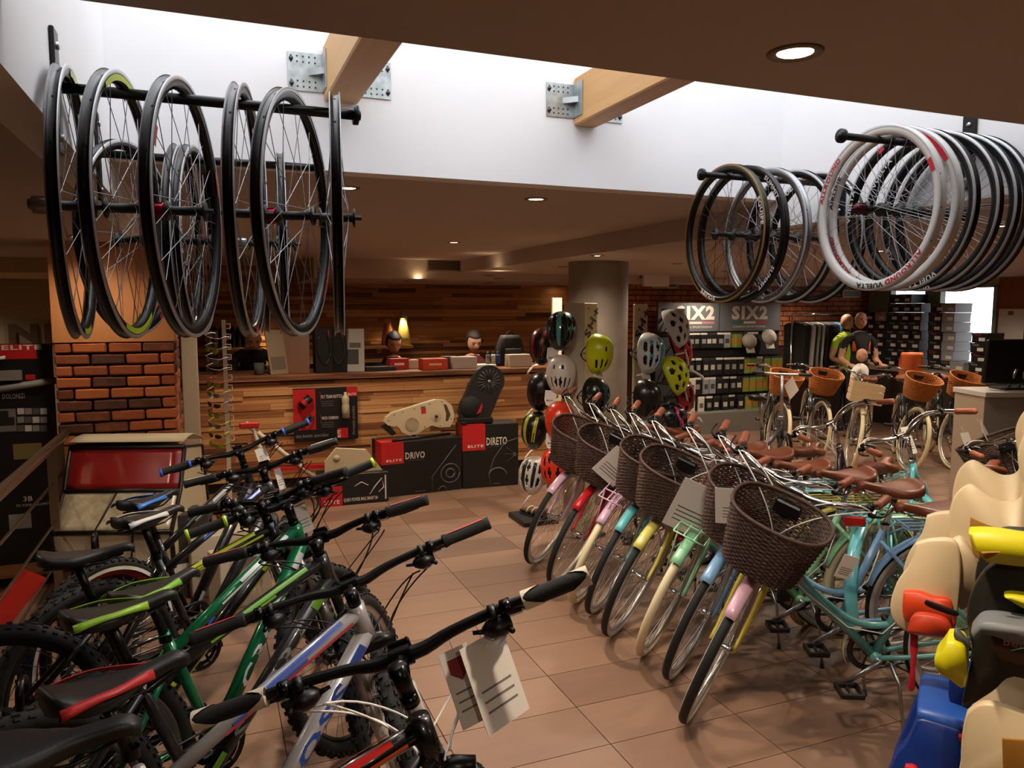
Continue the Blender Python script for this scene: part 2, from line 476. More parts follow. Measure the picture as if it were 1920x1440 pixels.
_n = gl_m.node_tree.nodes; _l = gl_m.node_tree.links; _n.remove(_n['Principled BSDF'])
_t = _n.new('ShaderNodeBsdfTransparent'); _g = _n.new('ShaderNodeBsdfGlossy'); _g.inputs['Roughness'].default_value = .02
_m = _n.new('ShaderNodeMixShader'); _m.inputs[0].default_value = .06
_l.new(_t.outputs[0], _m.inputs[1]); _l.new(_g.outputs[0], _m.inputs[2]); _l.new(_m.outputs[0], _n['Material Output'].inputs[0])
MATS['glass'] = gl_m
gp.build('pane', gl_m, window)
sl = MB(); sl.box((XW - .16, (WY0 + WY1) / 2, WZ0 - .02), (.36, WY1 - WY0 + .3, .04)); sl.build('window_sill', mat('stone sill', '#8c8478', .5), window)

# ---- column
ct = at_z(1130, 488, ZS); colx, coly = ct.x + .10, ct.y + .26
cm = MB(); cm.lathe([(.262, 0), (.262, ZS)], 48)
struct(cm.build('wall_column', mat('grey concrete column', '#857a70', .55, mottle=(4, '#6b6159', .9)), None, Tm(colx, coly, 0)), 'round grey concrete column between the helmet stands')

# ---- brick pillar at left with veneer above and below
PX0, PX1, PYF = at_y(103, 700, 5.25).x, at_y(330, 700, 5.25).x, 5.25
pw = PX1 - PX0; zb0, zb1 = at_y(200, 832, PYF).z, at_y(200, 641, PYF).z
pil = MB(); pil.box(((PX0 + PX1) / 2, PYF + .33, ZS / 2), (pw - .02, .62, ZS)); pillar = struct(pil.build('wall_pillar', M_MORTAR), 'square pillar clad in brick between two veneer panels')
pp = MB(); pp.box(((PX0 + PX1) / 2, PYF + .31, (zb1 + ZS) / 2), (pw, .66, ZS - zb1)); pp.build('upper_panel', M_PANEL, pillar)
pp = MB(); pp.box(((PX0 + PX1) / 2, PYF + .31, zb0 / 2), (pw, .66, zb0)); pp.build('lower_panel', M_PANEL, pillar)
rows = 9; bh = (zb1 - zb0) / rows; rr = random.Random(11); bme = {}
def brick(L, h, x, y, z, rot=0):
    k = (round(L, 3), rr.randint(0, 2))
    if k not in bme:
        b = MB(); b.box((0, 0, 0), (k[0], .05, h), bev=.008)
        b.v = [(x_ + rr.uniform(-.003, .003), y_ + rr.uniform(-.003, .003), z_ + rr.uniform(-.002, .002)) for x_, y_, z_ in b.v]
        bme[k] = b.mesh('brick')
    inst(bme[k], 'brick', M_BRICK, pillar, Tm(x, y, z) @ Rm(rot, 'Z'))
bl = pw / 3.45
for i in range(rows):
    x = PX0 - (0 if i % 2 else bl * .5)
    while x < PX1 - .02:
        a, c = max(x, PX0), min(x + bl, PX1)
        if c - a > .03: brick(c - a - .008, bh - .011, (a + c) / 2, PYF + rr.uniform(0, .008), zb0 + bh * (i + .5))
        x += bl
    for q in range(2): brick(.3, bh - .011, PX1 - .022, PYF + .18 + q * .31, zb0 + bh * (i + .5), PI / 2)

# ---- left side: plain wall, lit soffit, air grille
wallbox('wall_left_back', (-2.3, 8.6, 1.12), (2.6, .1, 2.24), mat('beige plaster', '#a3927a', .9))
b = MB(); pts = []
for i in range(13):
    a = i / 12; pts.append((-3.4 + 2.4 * a, 6.2 + .9 * math.sin(a * 2.2)))
poly = pts + [(-1.0, 8.55), (-3.4, 8.55)]
b.prism(poly[::-1], 1.98, ZS, 'z'); struct(b.build('trim_2', mat('cream soffit paint', '#cdb68d', .85)), 'curved cream ceiling drop beyond the brick pillar')
# vents
def vent(lab, px, py, yf, w, h, m, n=6):
    p = at_y(px, py, yf); t = thing('air_vent', lab, 'vent', (p.x, yf, p.z))
    b = MB()
    for s in (-1, 1): b.box((0, -.006, s * (h / 2 - .008)), (w, .012, .016)); b.box((s * (w / 2 - .008), -.006, 0), (.016, .012, h))
    b.build('vent_frame', m, t)
    b = MB(); b.box((0, -.002, 0), (w - .03, .003, h - .03)); b.build('vent_back', mat('vent shadow', '#0c0a09', .9), t)
    for i in range(n):
        b = MB(); b.box((0, -.008, -h / 2 + .02 + (h - .04) * (i + .5) / n), (w - .03, .012, .006), None); b.build('slat', m, t)
M_VENT = mat('vent beige', '#9c8a76', .6); M_VW = mat('vent white', '#cfc8bd', .6)
vent('beige louvred air vent in the bulkhead above the red trainers', 840, 497, 8.195, .49, .14, M_VENT)
vent('dark slotted air vent behind the hanging left wheels', 405, 487, 10.05, .75, .12, mat('vent dark', '#2a211b', .6))
vent('white louvred vent in the bulkhead beside the grey column', 1206, 512, 8.195, .16, .16, M_VW)
vent('wide white vent on the brick wall by the hanging sign', 1246, 532, 8.99, .42, .12, M_VW, 4)
vent('white grille over the brick wall above the clothes rail', 1596, 551, 8.97, .36, .11, M_VW, 4)
p = at_y(1230, 520, 8.1); b = MB(); b.box((0, 0, 0), (.36, .05, .22), bev=.006); tag(b.build('ceiling_panel', M_WHITE, None, Tm(p.x, 8.1, p.z)), 'blank white box sign hanging beside the grey column', 'sign')

# ---- recessed ceiling lamps
M_GLOW = mat('lamp face', '#ffe2b8', .5, emit=('#ffdca8', 22))
ring = MB(); ring.lathe([(.036, -.001), (.046, -.006), (.056, -.004), (.058, 0)], 24); RING = ring.mesh('lamp_ring')
disc = MB(); disc.lathe([(0, -.0015), (.037, -.0015)], 20); DISC = disc.mesh('bulb')
def lamp(x, y, z, lab, w=1.0, k=1.0):
    t = thing('ceiling_spotlight', lab, 'spotlight', (x, y, z), (0, 0, 0), 'recessed ceiling spotlights')
    inst(RING, 'rim', mat('lamp ring', '#6d5a48', .4, .6), t, Sm(k, k, 1)); inst(DISC, 'bulb', M_GLOW, t, Sm(k, k, 1))
    if w:
        l = bpy.data.lights.new('spotlight_beam', 'SPOT'); l.energy = SPOT_W * w; l.color = LAMP_COL
        l.spot_size = math.radians(150); l.spot_blend = .9; l.shadow_soft_size = .04
        o = bpy.data.objects.new('spotlight_beam', l); COL.objects.link(o); o.parent = t; o.location = (0, 0, -.01)
def lamp_px(px, py, z, lab, w=1.0, k=1.0):
    p = at_z(px, py, z); lamp(p.x, p.y, z, lab, w, k)
lamp_px(1491, 98, ZC, 'recessed spotlight in the ceiling before the skylight', 1.3)
lamp_px(1005, 373, ZC, 'recessed spotlight beyond the skylight between its two beams', 1.3)
lamp_px(651, 352, ZC, 'recessed spotlight beside the black bar of hanging wheels', 1.3)
lamp_px(851, 454, ZC, 'recessed spotlight above the air vent in the bulkhead')
lamp_px(146, 443, ZS, 'recessed spotlight near the veneer pillar', .3)
for px, py, w, lab in ((1120, 479, 1, 'recessed spotlight just before the top of the grey column'), (1056, 500, 0, 'recessed spotlight on the counter side of the grey column'), (1017, 517, 0, 'faint recessed spotlight between the grey column and the bulkhead'), (1270, 494, 1, 'recessed spotlight before the blank white box sign'), (1362, 508, .8, 'recessed spotlight before the SIX2 header panels'), (1405, 519, 0, 'small recessed spotlight close to the SIX2 header panels'), (1650, 470, .8, 'recessed spotlight before the shoe box stacks'), (1470, 500, .8, 'recessed spotlight before the clothes rail')):
    lamp_px(px, py, ZS, lab, w)
for px, py, w in ((785, 523, 1.0), (918, 516, .0), (935, 522, .8), (917, 530, 0), (762, 527, 0), (1047, 536, 0)):
    p = at_z(px, py, ZB)
    lamp(p.x, min(p.y, 9.9), ZB, {785: 'tiny spotlight under the bulkhead above the red carton', 918: 'tiny spotlight under the bulkhead above the spray bottles', 935: 'tiny spotlight under the bulkhead above the rucksack', 917: 'tiny spotlight at the plank wall above the white parcel', 762: 'tiny spotlight at the plank wall above the yellow bag', 1047: 'tiny spotlight at the plank wall beside the grey column'}[px], w)
for x, y, w, lab in ((3.6, 2.6, 1.2, 'above the second row of city bicycles'), (5.2, 4.6, 1.0, 'above the aisle to the grey desk'), (-1.6, 3.2, .6, 'over the floor behind the guard rail'), (0.2, -.6, 1.2, 'over the entrance side of the mountain bikes'), (2.4, -.4, 1.2, 'behind the child seats'), (4.6, .4, 1.0, 'over the empty floor beside the child seats'), (7.2, 4.2, 1.0, 'over the floor past the grey desk'), (.6, 6.4, 1.0, 'before the planked sales counter'), (6.4, 7.1, 1.3, 'over the honey basket bicycles'), (8.2, 6.5, 1.3, 'before the window bench'), (6.9, 5.6, 1.0, 'between the grey desk and the back row bicycles'), (-1.9, 5.9, .5, 'behind the black DOLOMITI panel'), (-2.2, 7.6, .8, 'in the curved cream ceiling drop'), (6.2, 8.4, .7, 'under the bulkhead at the SIX2 wall'), (8.0, 8.3, .7, 'under the bulkhead at the clothes rail')):  # extra lamps, added as fill to brighten dim walls and even out the room
    lamp(x, y, ZB if y > 8.2 else 1.98 if (x < -1 and y > 7) else ZC if XL < x < XR else ZS, 'added fill spotlight ' + lab, w)
# ================================================================== bicycles
def V3(x, z, y=0.0): return Vector((x, y, z))
def spokes_mb(r0, r1, w, n=28, rad=.0011):
    b = MB()
    for i in range(n):
        s = 1 if i % 2 else -1
        a = 2 * PI * i / n; a2 = a + (.75 if (i // 2) % 2 else -.75)
        b.tube([(r0 * math.cos(a2), s * w, r0 * math.sin(a2)), (r1 * math.cos(a), s * .002, r1 * math.sin(a))], rad, 4, cap=False)
    return b
def rim_mesh(ri, ro, w):
    b = MB(); b.lathe([(ri, -w * .55), (ro - .004, -w), (ro, -w), (ro - .003, -w * .75), (ri + .008, 0), (ro - .003, w * .75), (ro, w), (ro - .004, w), (ri, w * .55)], 56, 'y', close=True)
    return b.mesh('rim')
def hub_mesh(w, r=.012, flange=.026):
    b = MB(); b.lathe([(0, -w - .016), (.006, -w - .016), (.006, -w), (flange, -w), (flange, -w + .004), (r, -w + .008), (r, w - .008), (flange, w - .004), (flange, w), (.006, w), (.006, w + .016), (0, w + .016)], 16, 'y')
    return b.mesh('hub')
def tyre_plain(R_, r, n=64, k=12):
    """tread in slot 0, side walls in slot 1"""
    b = MB(); b.cur = 1
    prof = [(R_ + r * math.cos(2 * PI * i / k), r * math.sin(2 * PI * i / k)) for i in range(k)]
    b.lathe(prof, n, 'y', close=True)
    for i in range(n):
        for j in range(k):
            b.mi[i * k + j] = 0 if math.cos(2 * PI * (j + .5) / k) > .45 else 1
    return b.mesh('tyre')
def tyre_knobby(R_, r):
    b = MB(); b.torus(R_, r, 64, 10)
    n = 66
    for i in range(n):
        a = 2 * PI * i / n
        T = Rm(-a, 'Y')
        b.box((R_ + r * .98, .007 if i % 2 else -.007, 0), (.008, .011, .016), T)
        for s in (-1, 1):
            b.box((0, 0, 0), (.008, .012, .016 if i % 2 else .012), T @ Tm(R_ + r * .66, s * r * .74, 0) @ Rm(-s * .8, 'Z'))
    return b.mesh('tyre')
def fender_mb(r, a0, a1, w, n=22):
    g = []
    for i in range(n + 1):
        a = a0 + (a1 - a0) * i / n; row = []
        for j in range(7):
            t = (j - 3) / 3; rr_ = r - .012 * t * t
            row.append((rr_ * math.cos(a), w * t, rr_ * math.sin(a)))
        g.append(row)
    b = MB(); b.shell(g, .0015); return b
def saddle_mb(x0, x1, z, W, wn=.022, thick=.05, dip=.012):
    """x0 tail, x1 nose; widest at the tail"""
    rings = []; n = 18
    for i in range(n + 1):
        s = i / n; x = x0 + (x1 - x0) * s
        if s < .30: w = W * (1 - .22 * ((.30 - s) / .30) ** 2.2)
        else: w = wn + (W - wn) * (.5 + .5 * math.cos(PI * min(1, (s - .30) / .42)))
        if i in (0, n): w *= .72
        th = thick * (1.0 - .45 * s); zt = z - dip * math.sin(PI * min(1, s * 1.1)) + (.012 * (1 - s / .18) if s < .18 else 0)
        if s > .93: zt -= .012 * (s - .93) / .07
        ring_ = []
        for k in range(14):
            a = 2 * PI * k / 14; c, q = math.cos(a), math.sin(a)
            yy = w * (abs(c) ** .75) * (1 if c > 0 else -1)
            zz = zt - th * .45 + (th * .45 * (abs(q) ** .6) if q > 0 else -th * .55 * (abs(q) ** .5))
            if q > 0: zz -= .006 * (1 - abs(c)) * (1 - s)
            ring_.append((x, yy, zz))
        rings.append(ring_)
    b = MB(); b.loft(rings); return b
def tube_patch(b, p0, p1, r, s0, s1, a0, a1, n=10, k=5, lift=.0007):
    """a printed patch lying on the tube p0-p1 (r = (r0, r1)); angle 0 is straight up, + towards the left side"""
    p0, p1 = Vector(p0), Vector(p1); ax = (p1 - p0).normalized()
    u = (Vector((0, 0, 1)) - ax * ax.z).normalized(); w = Vector((0, 1, 0))
    g = []
    for i in range(n + 1):
        s = s0 + (s1 - s0) * i / n; rr_ = r[0] + (r[1] - r[0]) * s + lift
        g.append([p0.lerp(p1, s) + (u * math.cos(a0 + (a1 - a0) * j / k) + w * math.sin(a0 + (a1 - a0) * j / k)) * rr_ for j in range(k + 1)])
    vs = [p for row in g for p in row]; fs = []
    for i in range(n):
        for j in range(k): fs.append((i * (k + 1) + j, (i + 1) * (k + 1) + j, (i + 1) * (k + 1) + j + 1, i * (k + 1) + j + 1))
    b.add(vs, fs, True)
def tube_text(b, s, p0, p1, r, s0, s1, h, side):
    """lettering wrapped on the side of a tube; side=+1 left side, -1 right side"""
    vs, fs, ww = text_mesh(s, .03); p0, p1 = Vector(p0), Vector(p1); ax = (p1 - p0).normalized()
    u = (Vector((0, 0, 1)) - ax * ax.z).normalized(); w = Vector((0, side, 0)); out = []
    for x, y in vs:
        t = s0 + (s1 - s0) * x / ww; rr_ = r[0] + (r[1] - r[0]) * t + .0008
        a = PI / 2 - (y - .5) * h / rr_
        out.append(p0.lerp(p1, t) + (u * math.cos(a) + w * math.sin(a)) * rr_)
    b.add(out, fs, True)

# ---------------- mountain bike geometry
class G: pass
mt = G()
mt.P0 = Vector((.6277, 0, .3446)); mt.a = Vector((-.342, 0, .94)); mt.nrm = Vector((.94, 0, .342))
def mp(t, off=0.0, y=0.0): return mt.P0 + mt.a * t + mt.nrm * off + Vector((0, y, 0))
mt.hl, mt.hu = mp(.50), mp(.61)
mt.bb = V3(0, .31); mt.rh = V3(-.44, .36); mt.fh = V3(.67, .36)
mt.tt = (mp(.585), V3(-.135, .665)); mt.tr = (.019, .0165)
mt.dt = (mp(.52), V3(0.0, .318)); mt.dr = (.0255, .024)
b = MB()
b.tube([mt.hl, mp(.55), mt.hu], [.0245, .0225, .024], 14)
b.tube([mt.tt[0], mt.tt[0].lerp(mt.tt[1], .5) + Vector((0, 0, .008)), mt.tt[1]], [.0195, .018, .0165], 12)
b.tube(mt.dt, mt.dr, 14)
b.tube([mt.bb, V3(-.155, .735)], .0165, 12)
b.lathe([(0, -.036), (.021, -.036), (.021, .036), (0, .036)], 16, 'y', Tm(0, 0, .31))
for s in (-1, 1):
    b.tube([(-.14, s * .016, .668), (-.25, s * .045, .56), (-.435, s * .066, .372)], [.0105, .0095, .008], 8)
    b.tube([(0, s * .026, .312), (-.16, s * .052, .325), (-.435, s * .066, .356)], [.013, .011, .009], 8)
    b.box((-.438, s * .066, .36), (.035, .006, .035))
MT_FRAME = b.mesh('frame')
b = MB(); b.tube([V3(-.153, .73), V3(-.197, .865)], .0138, 10); b.lathe([(.019, -.012), (.019, .012)], 12, 'z', Tm(-.155, 0, .737))
for s in (-1, 1): b.tube([(-.29, s * .022, .87), (-.2, s * .022, .862), (-.12, s * .02, .866), (-.06, s * .008, .885)], .0035, 6)
b.box((-.197, 0, .868), (.04, .05, .02)); MT_POST = b.mesh('seat_post')
MT_SADDLE = saddle_mb(-.305, -.025, .92, .072).mesh('saddle')
b = MB()
for s in (-1, 1):
    g = []
    for i in range(9):
        u = i / 8; x = -.30 + .19 * u; w = (.072 if u < .55 else .072 - .042 * ((u - .55) / .45)) + .0025
        g.append([(x, s * w, .889 + .014 * math.sin(PI * u)), (x, s * (w - .003), .899 + .010 * math.sin(PI * u)), (x, s * (w - .012), .907 + .006 * math.sin(PI * u))][::s])
    b.shell(g, .002)
MT_ACC = b.mesh('saddle_side_panel')
b = MB()
for s in (-1, 1):
    b.tube([mp(.47, .0, s * .056), mp(.24, .0 + .012, s * .056)], .0155, 10)
MT_STAN = b.mesh('stanchion')
b = MB()
for s in (-1, 1):
    b.tube([mp(.30, .008, s * .056), mp(.12, .02, s * .058), mp(.0, .045, s * .060)], [.021, .0195, .013], 10)
b.tube([mp(.29, .03, -.056), mp(.35, .045, -.03), mp(.36, .05, 0), mp(.35, .045, .03), mp(.29, .03, .056)], .009, 8)
b.tube([mp(.0, .045, -.07), mp(.0, .045, .07)], .007, 8); MT_LOW = b.mesh('fork_lowers')
b = MB(); b.tube([mp(.468, 0, -.07), mp(.478, .004, -.03), mp(.478, .004, .03), mp(.468, 0, .07)], [.019, .024, .024, .019], 10)
b.tube([mp(.47), mp(.50)], .02, 12); MT_CROWN = b.mesh('fork_crown')
b = MB(); b.tube([mp(.612), mp(.635)], .018, 14); b.tube([mp(.635), mp(.70)], .0172, 14); b.lathe([(0, .003), (.012, .003), (.018, 0)], 14, 'z', Matrix.Translation(mp(.70)) @ Rm(math.radians(-20), 'Y'))
b.tube([mp(.668, .012), mp(.672, .055)], [.0175, .0155], 12)
b.lathe([(.021, -.022), (.021, .022)], 14, 'y', Matrix.Translation(mp(.672, .074)))
b.box((0, 0, 0), (.012, .046, .05), Matrix.Translation(mp(.672, .093)) @ Rm(math.radians(-20), 'Y'), bev=.003)
for s in (-1, 1):
    for q in (-1, 1): b.lathe([(0, .006), (.0045, .006), (.0045, 0)], 8, 'x', Matrix.Translation(mp(.672 + q * .018, .098, s * .016)) @ Rm(math.radians(-20), 'Y'))
MT_STEM = b.mesh('stem')
MT_CL = mp(.672, .074)
MT_RIM = rim_mesh(.290, .312, .0135); MT_TYRE = tyre_knobby(.331, .0255); MT_SPK = spokes_mb(.024, .296, .028, 32).mesh('spokes'); MT_HUB = hub_mesh(.034)
b = MB(); b.lathe([(.064, 0), (.08, 0)], 40, 'y', Tm(0, .045, 0)); b.lathe([(.02, 0), (.03, 0)], 24, 'y', Tm(0, .045, 0))
for i in range(6):
    a = i * PI / 3; b.tube([(.028 * math.cos(a), .045, .028 * math.sin(a)), (.066 * math.cos(a + .4), .045, .066 * math.sin(a + .4))], .003, 4)
MT_ROTOR = b.mesh('brake_disc')
b = MB()
for i, rr_ in enumerate((.058, .053, .047, .042, .036, .031, .026)): b.lathe([(.018, 0), (rr_, 0), (rr_, .0015), (.018, .0015)], 28, 'y', Tm(0, -.026 - i * .0042, 0))
MT_CASS = b.mesh('cassette')
def chainring_mb(r, y, teeth=True):
    b = MB(); b.lathe([(r * .78, y - .002), (r, y - .002), (r, y + .002), (r * .78, y + .002)], 44, 'y', close=True)
    b.lathe([(.016, y), (.03, y)], 20, 'y')
    for i in range(5):
        a = i * 2 * PI / 5; b.tube([(.02 * math.cos(a), y, .02 * math.sin(a)), (r * .82 * math.cos(a), y, r * .82 * math.sin(a))], .006, 6, flat=.5)
    return b
b = chainring_mb(.083, -.046); b2 = chainring_mb(.066, -.038); b.add(b2.v, b2.f); MT_CRING = b.mesh('chainring')
def crank_mb(y, ang, L=.17):
    b = MB()
    for s in (-1, 1):
        c, q = math.cos(ang) * s, math.sin(ang) * s
        b.tube([(0, s * y, 0), (L * .5 * c, s * (y + .008), L * .5 * q), (L * c, s * (y + .014), L * q)], [.016, .012, .012], 8, flat=.6)
    b.tube([(0, -y, 0), (0, y, 0)], .010, 8); return b
def pedal_mb():
    b = MB()
    for s in (-1, 1): b.box((0, s * .042, 0), (.09, .014, .022), bev=.003)
    for s in (-1, 1): b.box((s * .04, 0, 0), (.012, .09, .026), bev=.003)
    b.tube([(0, -.055, 0), (0, .045, 0)], .008, 8); return b
def pedal_refl_mb():
    b = MB()
    for s in (-1, 1): b.box((s * .0475, 0, 0), (.003, .035, .014))
    return b
PEDAL = pedal_mb().mesh('pedal'); PREFL = pedal_refl_mb().mesh('reflector')
MT_CRANK = crank_mb(.062, -.5).mesh('crank')
def chain_mb(c0, r0, c1, r1, y):
    b = MB(); p = []
    d = Vector((c1[0] - c0[0], 0, c1[1] - c0[1])); an = math.atan2(d.z, d.x)
    p += [(c0[0] + r0 * math.cos(an + PI / 2 + PI * i / 10), y, c0[1] + r0 * math.sin(an + PI / 2 + PI * i / 10)) for i in range(11)]
    p += [(c1[0] + r1 * math.cos(an - PI / 2 + PI * i / 8), y, c1[1] + r1 * math.sin(an - PI / 2 + PI * i / 8)) for i in range(9)]
    b.tube(p, .005, 4, closed=True); return b
MT_CHAIN = chain_mb((0, .31), .083, (-.44, .36), .05, -.045).mesh('chain')
b = MB(); b.box((-.445, -.075, .30), (.03, .02, .07), bev=.004); b.lathe([(0, -.005), (.022, -.005), (.022, .005), (0, .005)], 14, 'y', Tm(-.43, -.06, .255)); b.lathe([(0, -.005), (.02, -.005), (.02, .005), (0, .005)], 14, 'y', Tm(-.445, -.06, .29)); MT_DER = b.mesh('derailleur')
b = MB()
for s in (1, -1):
    b.tube(bez((.46, s * .17, .97), (.58, s * .12, .90), (.56, s * .02, .80), (.43, s * .024, .80)), .0026, 6)
    b.tube(bez((.46, s * .19, .97), (.60, s * .14, .95), (.58, s * .03, .86), (.455, -s * .024, .82)), .0024, 6)
    b.tube(bez((.455, s * .21, .97), (.58, s * .15, .92), (.56, s * .05, .86), (.475, s * .03, .80)), .0024, 6)
MT_CABLE = b.mesh('cables')

def mtb_cockpit(w, zrise=.022):
    """handlebar, grips and levers of half width w, around the clamp; local frame = bike frame"""
    c = MT_CL; P = lambda y, s, z=0.0, x=0.0: (c.x + x, s * y, c.z + z)
    bar = MB(); pts = [P(w, -1, zrise + .004, -.035), P(w * .55, -1, zrise, -.012), P(.11, -1, .012), P(.05, -1), P(0, 1), P(.05, 1), P(.11, 1, .012), P(w * .55, 1, zrise, -.012), P(w, 1, zrise + .004, -.035)]
    pts = spline(pts, 3); n = len(pts); rs = [.0112 + .0047 * max(0, 1 - abs(p.y) / .13) for p in pts]
    bar.tube(pts, rs, 10)
    out = {'bar': bar.mesh('handlebar')}
    e0 = Vector(P(w - .135, 1, zrise + .001, -.026)); e1 = Vector(P(w + .004, 1, zrise + .005, -.036))
    for s, k in ((1, 'l'), (-1, 'r')):
        m_ = lambda p: Vector((p.x, p.y * s, p.z))
        d = (m_(e1) - m_(e0)).normalized()
        g = MB(); g.tube([m_(e0), m_(e0) + d * .004, m_(e0) + d * .02, m_(e0).lerp(m_(e1), .5), m_(e1) - d * .012, m_(e1) - d * .003, m_(e1)], [.0175, .0195, .0163, .0175, .0168, .0185, .0165], 12)
        out['grip' + k] = g.mesh('grip')
        up_ = Vector((.35, 0, .93))
        q = MB(); sd = d.cross(up_) * s
        for off in (-.019, .019):       # a bright strip along the top of the grip
            pass
        g0 = []
        for i in range(9):
            t = .14 + .74 * i / 8; p = m_(e0).lerp(m_(e1), t)
            g0.append([p + (up_ * math.cos(a) + d.cross(up_) * math.sin(a)) * .0188 for a in (-.75, -.35, 0, .35, .75)])
        vs = [p for r_ in g0 for p in r_]; fs = [(i * 5 + j, (i + 1) * 5 + j, (i + 1) * 5 + j + 1, i * 5 + j + 1) for i in range(8) for j in range(4)]
        q.add(vs, fs, True); out['strip' + k] = q.mesh('grip_strip')
        q = MB(); q.tube([m_(e0) - d * .001, m_(e0) + d * .012], .0212, 14); out['ring' + k] = q.mesh('grip_ring'); q = MB(); q.tube([m_(e1) - d * .010, m_(e1) + d * .002], .0205, 14); out['ringo' + k] = q.mesh('grip_ring')
        for p_, sg in ((m_(e0), 1), (m_(e1), -1)):      # pointed cuffs at both ends of the grip
            q = MB()
            n_ = 16; r0 = [p_ + (up_ * math.cos(2 * PI * i / n_) + d.cross(up_) * math.sin(2 * PI * i / n_)) * .0200 for i in range(n_)]
            r1 = [p_ + d * sg * (.022 + .020 * math.cos(2 * (2 * PI * i / n_))) + (up_ * math.cos(2 * PI * i / n_) + d.cross(up_) * math.sin(2 * PI * i / n_)) * .0196 for i in range(n_)]
            q.loft([r0, r1], cap=False)
            cpt = [p_] ; o_ = len(q.v); q.add([p_] + r0, [(0, 1 + i, 1 + (i + 1) % n_) for i in range(n_)], True)
            out[('cuff' if sg > 0 else 'cuffo') + k] = q.mesh('grip_cuff')
        lp = m_(e0) - d * .03
        L = MB(); L.tube([lp - d * .016, lp + d * .004], .0178, 12); L.box((0, 0, 0), (.05, .05, .022), Matrix.Translation(lp + Vector((.028, -s * .0, -.012))) @ Rm(.25, 'Y'), bev=.006)
        L.tube([lp + Vector((.045, s * .004, -.016)), lp + Vector((.062, s * .03, -.02)), lp + Vector((.066, s * .075, -.02)), lp + Vector((.060, s * .118, -.016)), lp + Vector((.066, s * .128, -.014))], [.008, .006, .0065, .006, .004], 8, flat=.6)
        out['lever' + k] = L.mesh('brake_lever')
        H = MB(); hp = lp - d * .036 + Vector((.012, 0, -.030))
        rings = []
        for i in range(7):
            t = i / 6; rr_ = .026 * math.sin(PI * (.12 + .80 * t)) + .004
            rings.append([hp + Vector((0, -s * (t - .5) * .06, 0)) + Vector((rr_ * 1.1 * math.cos(2 * PI * j / 10), 0, rr_ * .8 * math.sin(2 * PI * j / 10))) for j in range(10)])
        H.loft(rings); H.tube([lp - d * .028, lp - d * .042], .0172, 12)
        H.tube([hp + Vector((-.01, s * .02, -.005)), hp + Vector((-.035, s * .028, -.012))], .006, 6)
        H.tube([hp + Vector((0, -s * .028, 0)), hp + Vector((.003, -s * .05, .004))], [.006, .004], 6)
        out['pod' + k] = H.mesh('shifter')
        W = MB(); W.box((0, 0, 0), (.022, .03, .003), Matrix.Translation(hp + Vector((-.004, 0, .021)))); out['win' + k] = W.mesh('gear_window')
    return out

def steer_m(P0, a, ang): return Matrix.Translation(P0) @ Matrix.Rotation(ang, 4, a) @ Matrix.Translation(-P0)
def price_card(parent, M, w, h, m=None, lines=3, name='price_tag', crest=False):
    b = MB(); b.box((0, 0, -h / 2), (w, .0012, h)); c = b.build(name, m or M_CARD, parent, M)
    d = MB(); d.tube([(0, 0, 0), (0, .004, h * .28)], .0009, 4); d.build('string', M_WHITE, c)
    if lines:
        t = MB()
        for i in range(lines): t.box((0, -.0009, -h * (.55 + .35 * i / max(1, lines))), (w * .7, .0004, h * .025))
        t.build('print', mat('grey print', '#6d6a66', .8), c)
    if crest:
        t = MB(); t.prism([(-w * .3, h * -.12), (w * .3, h * -.12), (w * .32, -h * .3), (0, -h * .42), (-w * .32, -h * .3)], -.0012, -.0007, 'y'); t.build('crest', mat('dark red crest', '#7c1d22', .7), c)
    return c

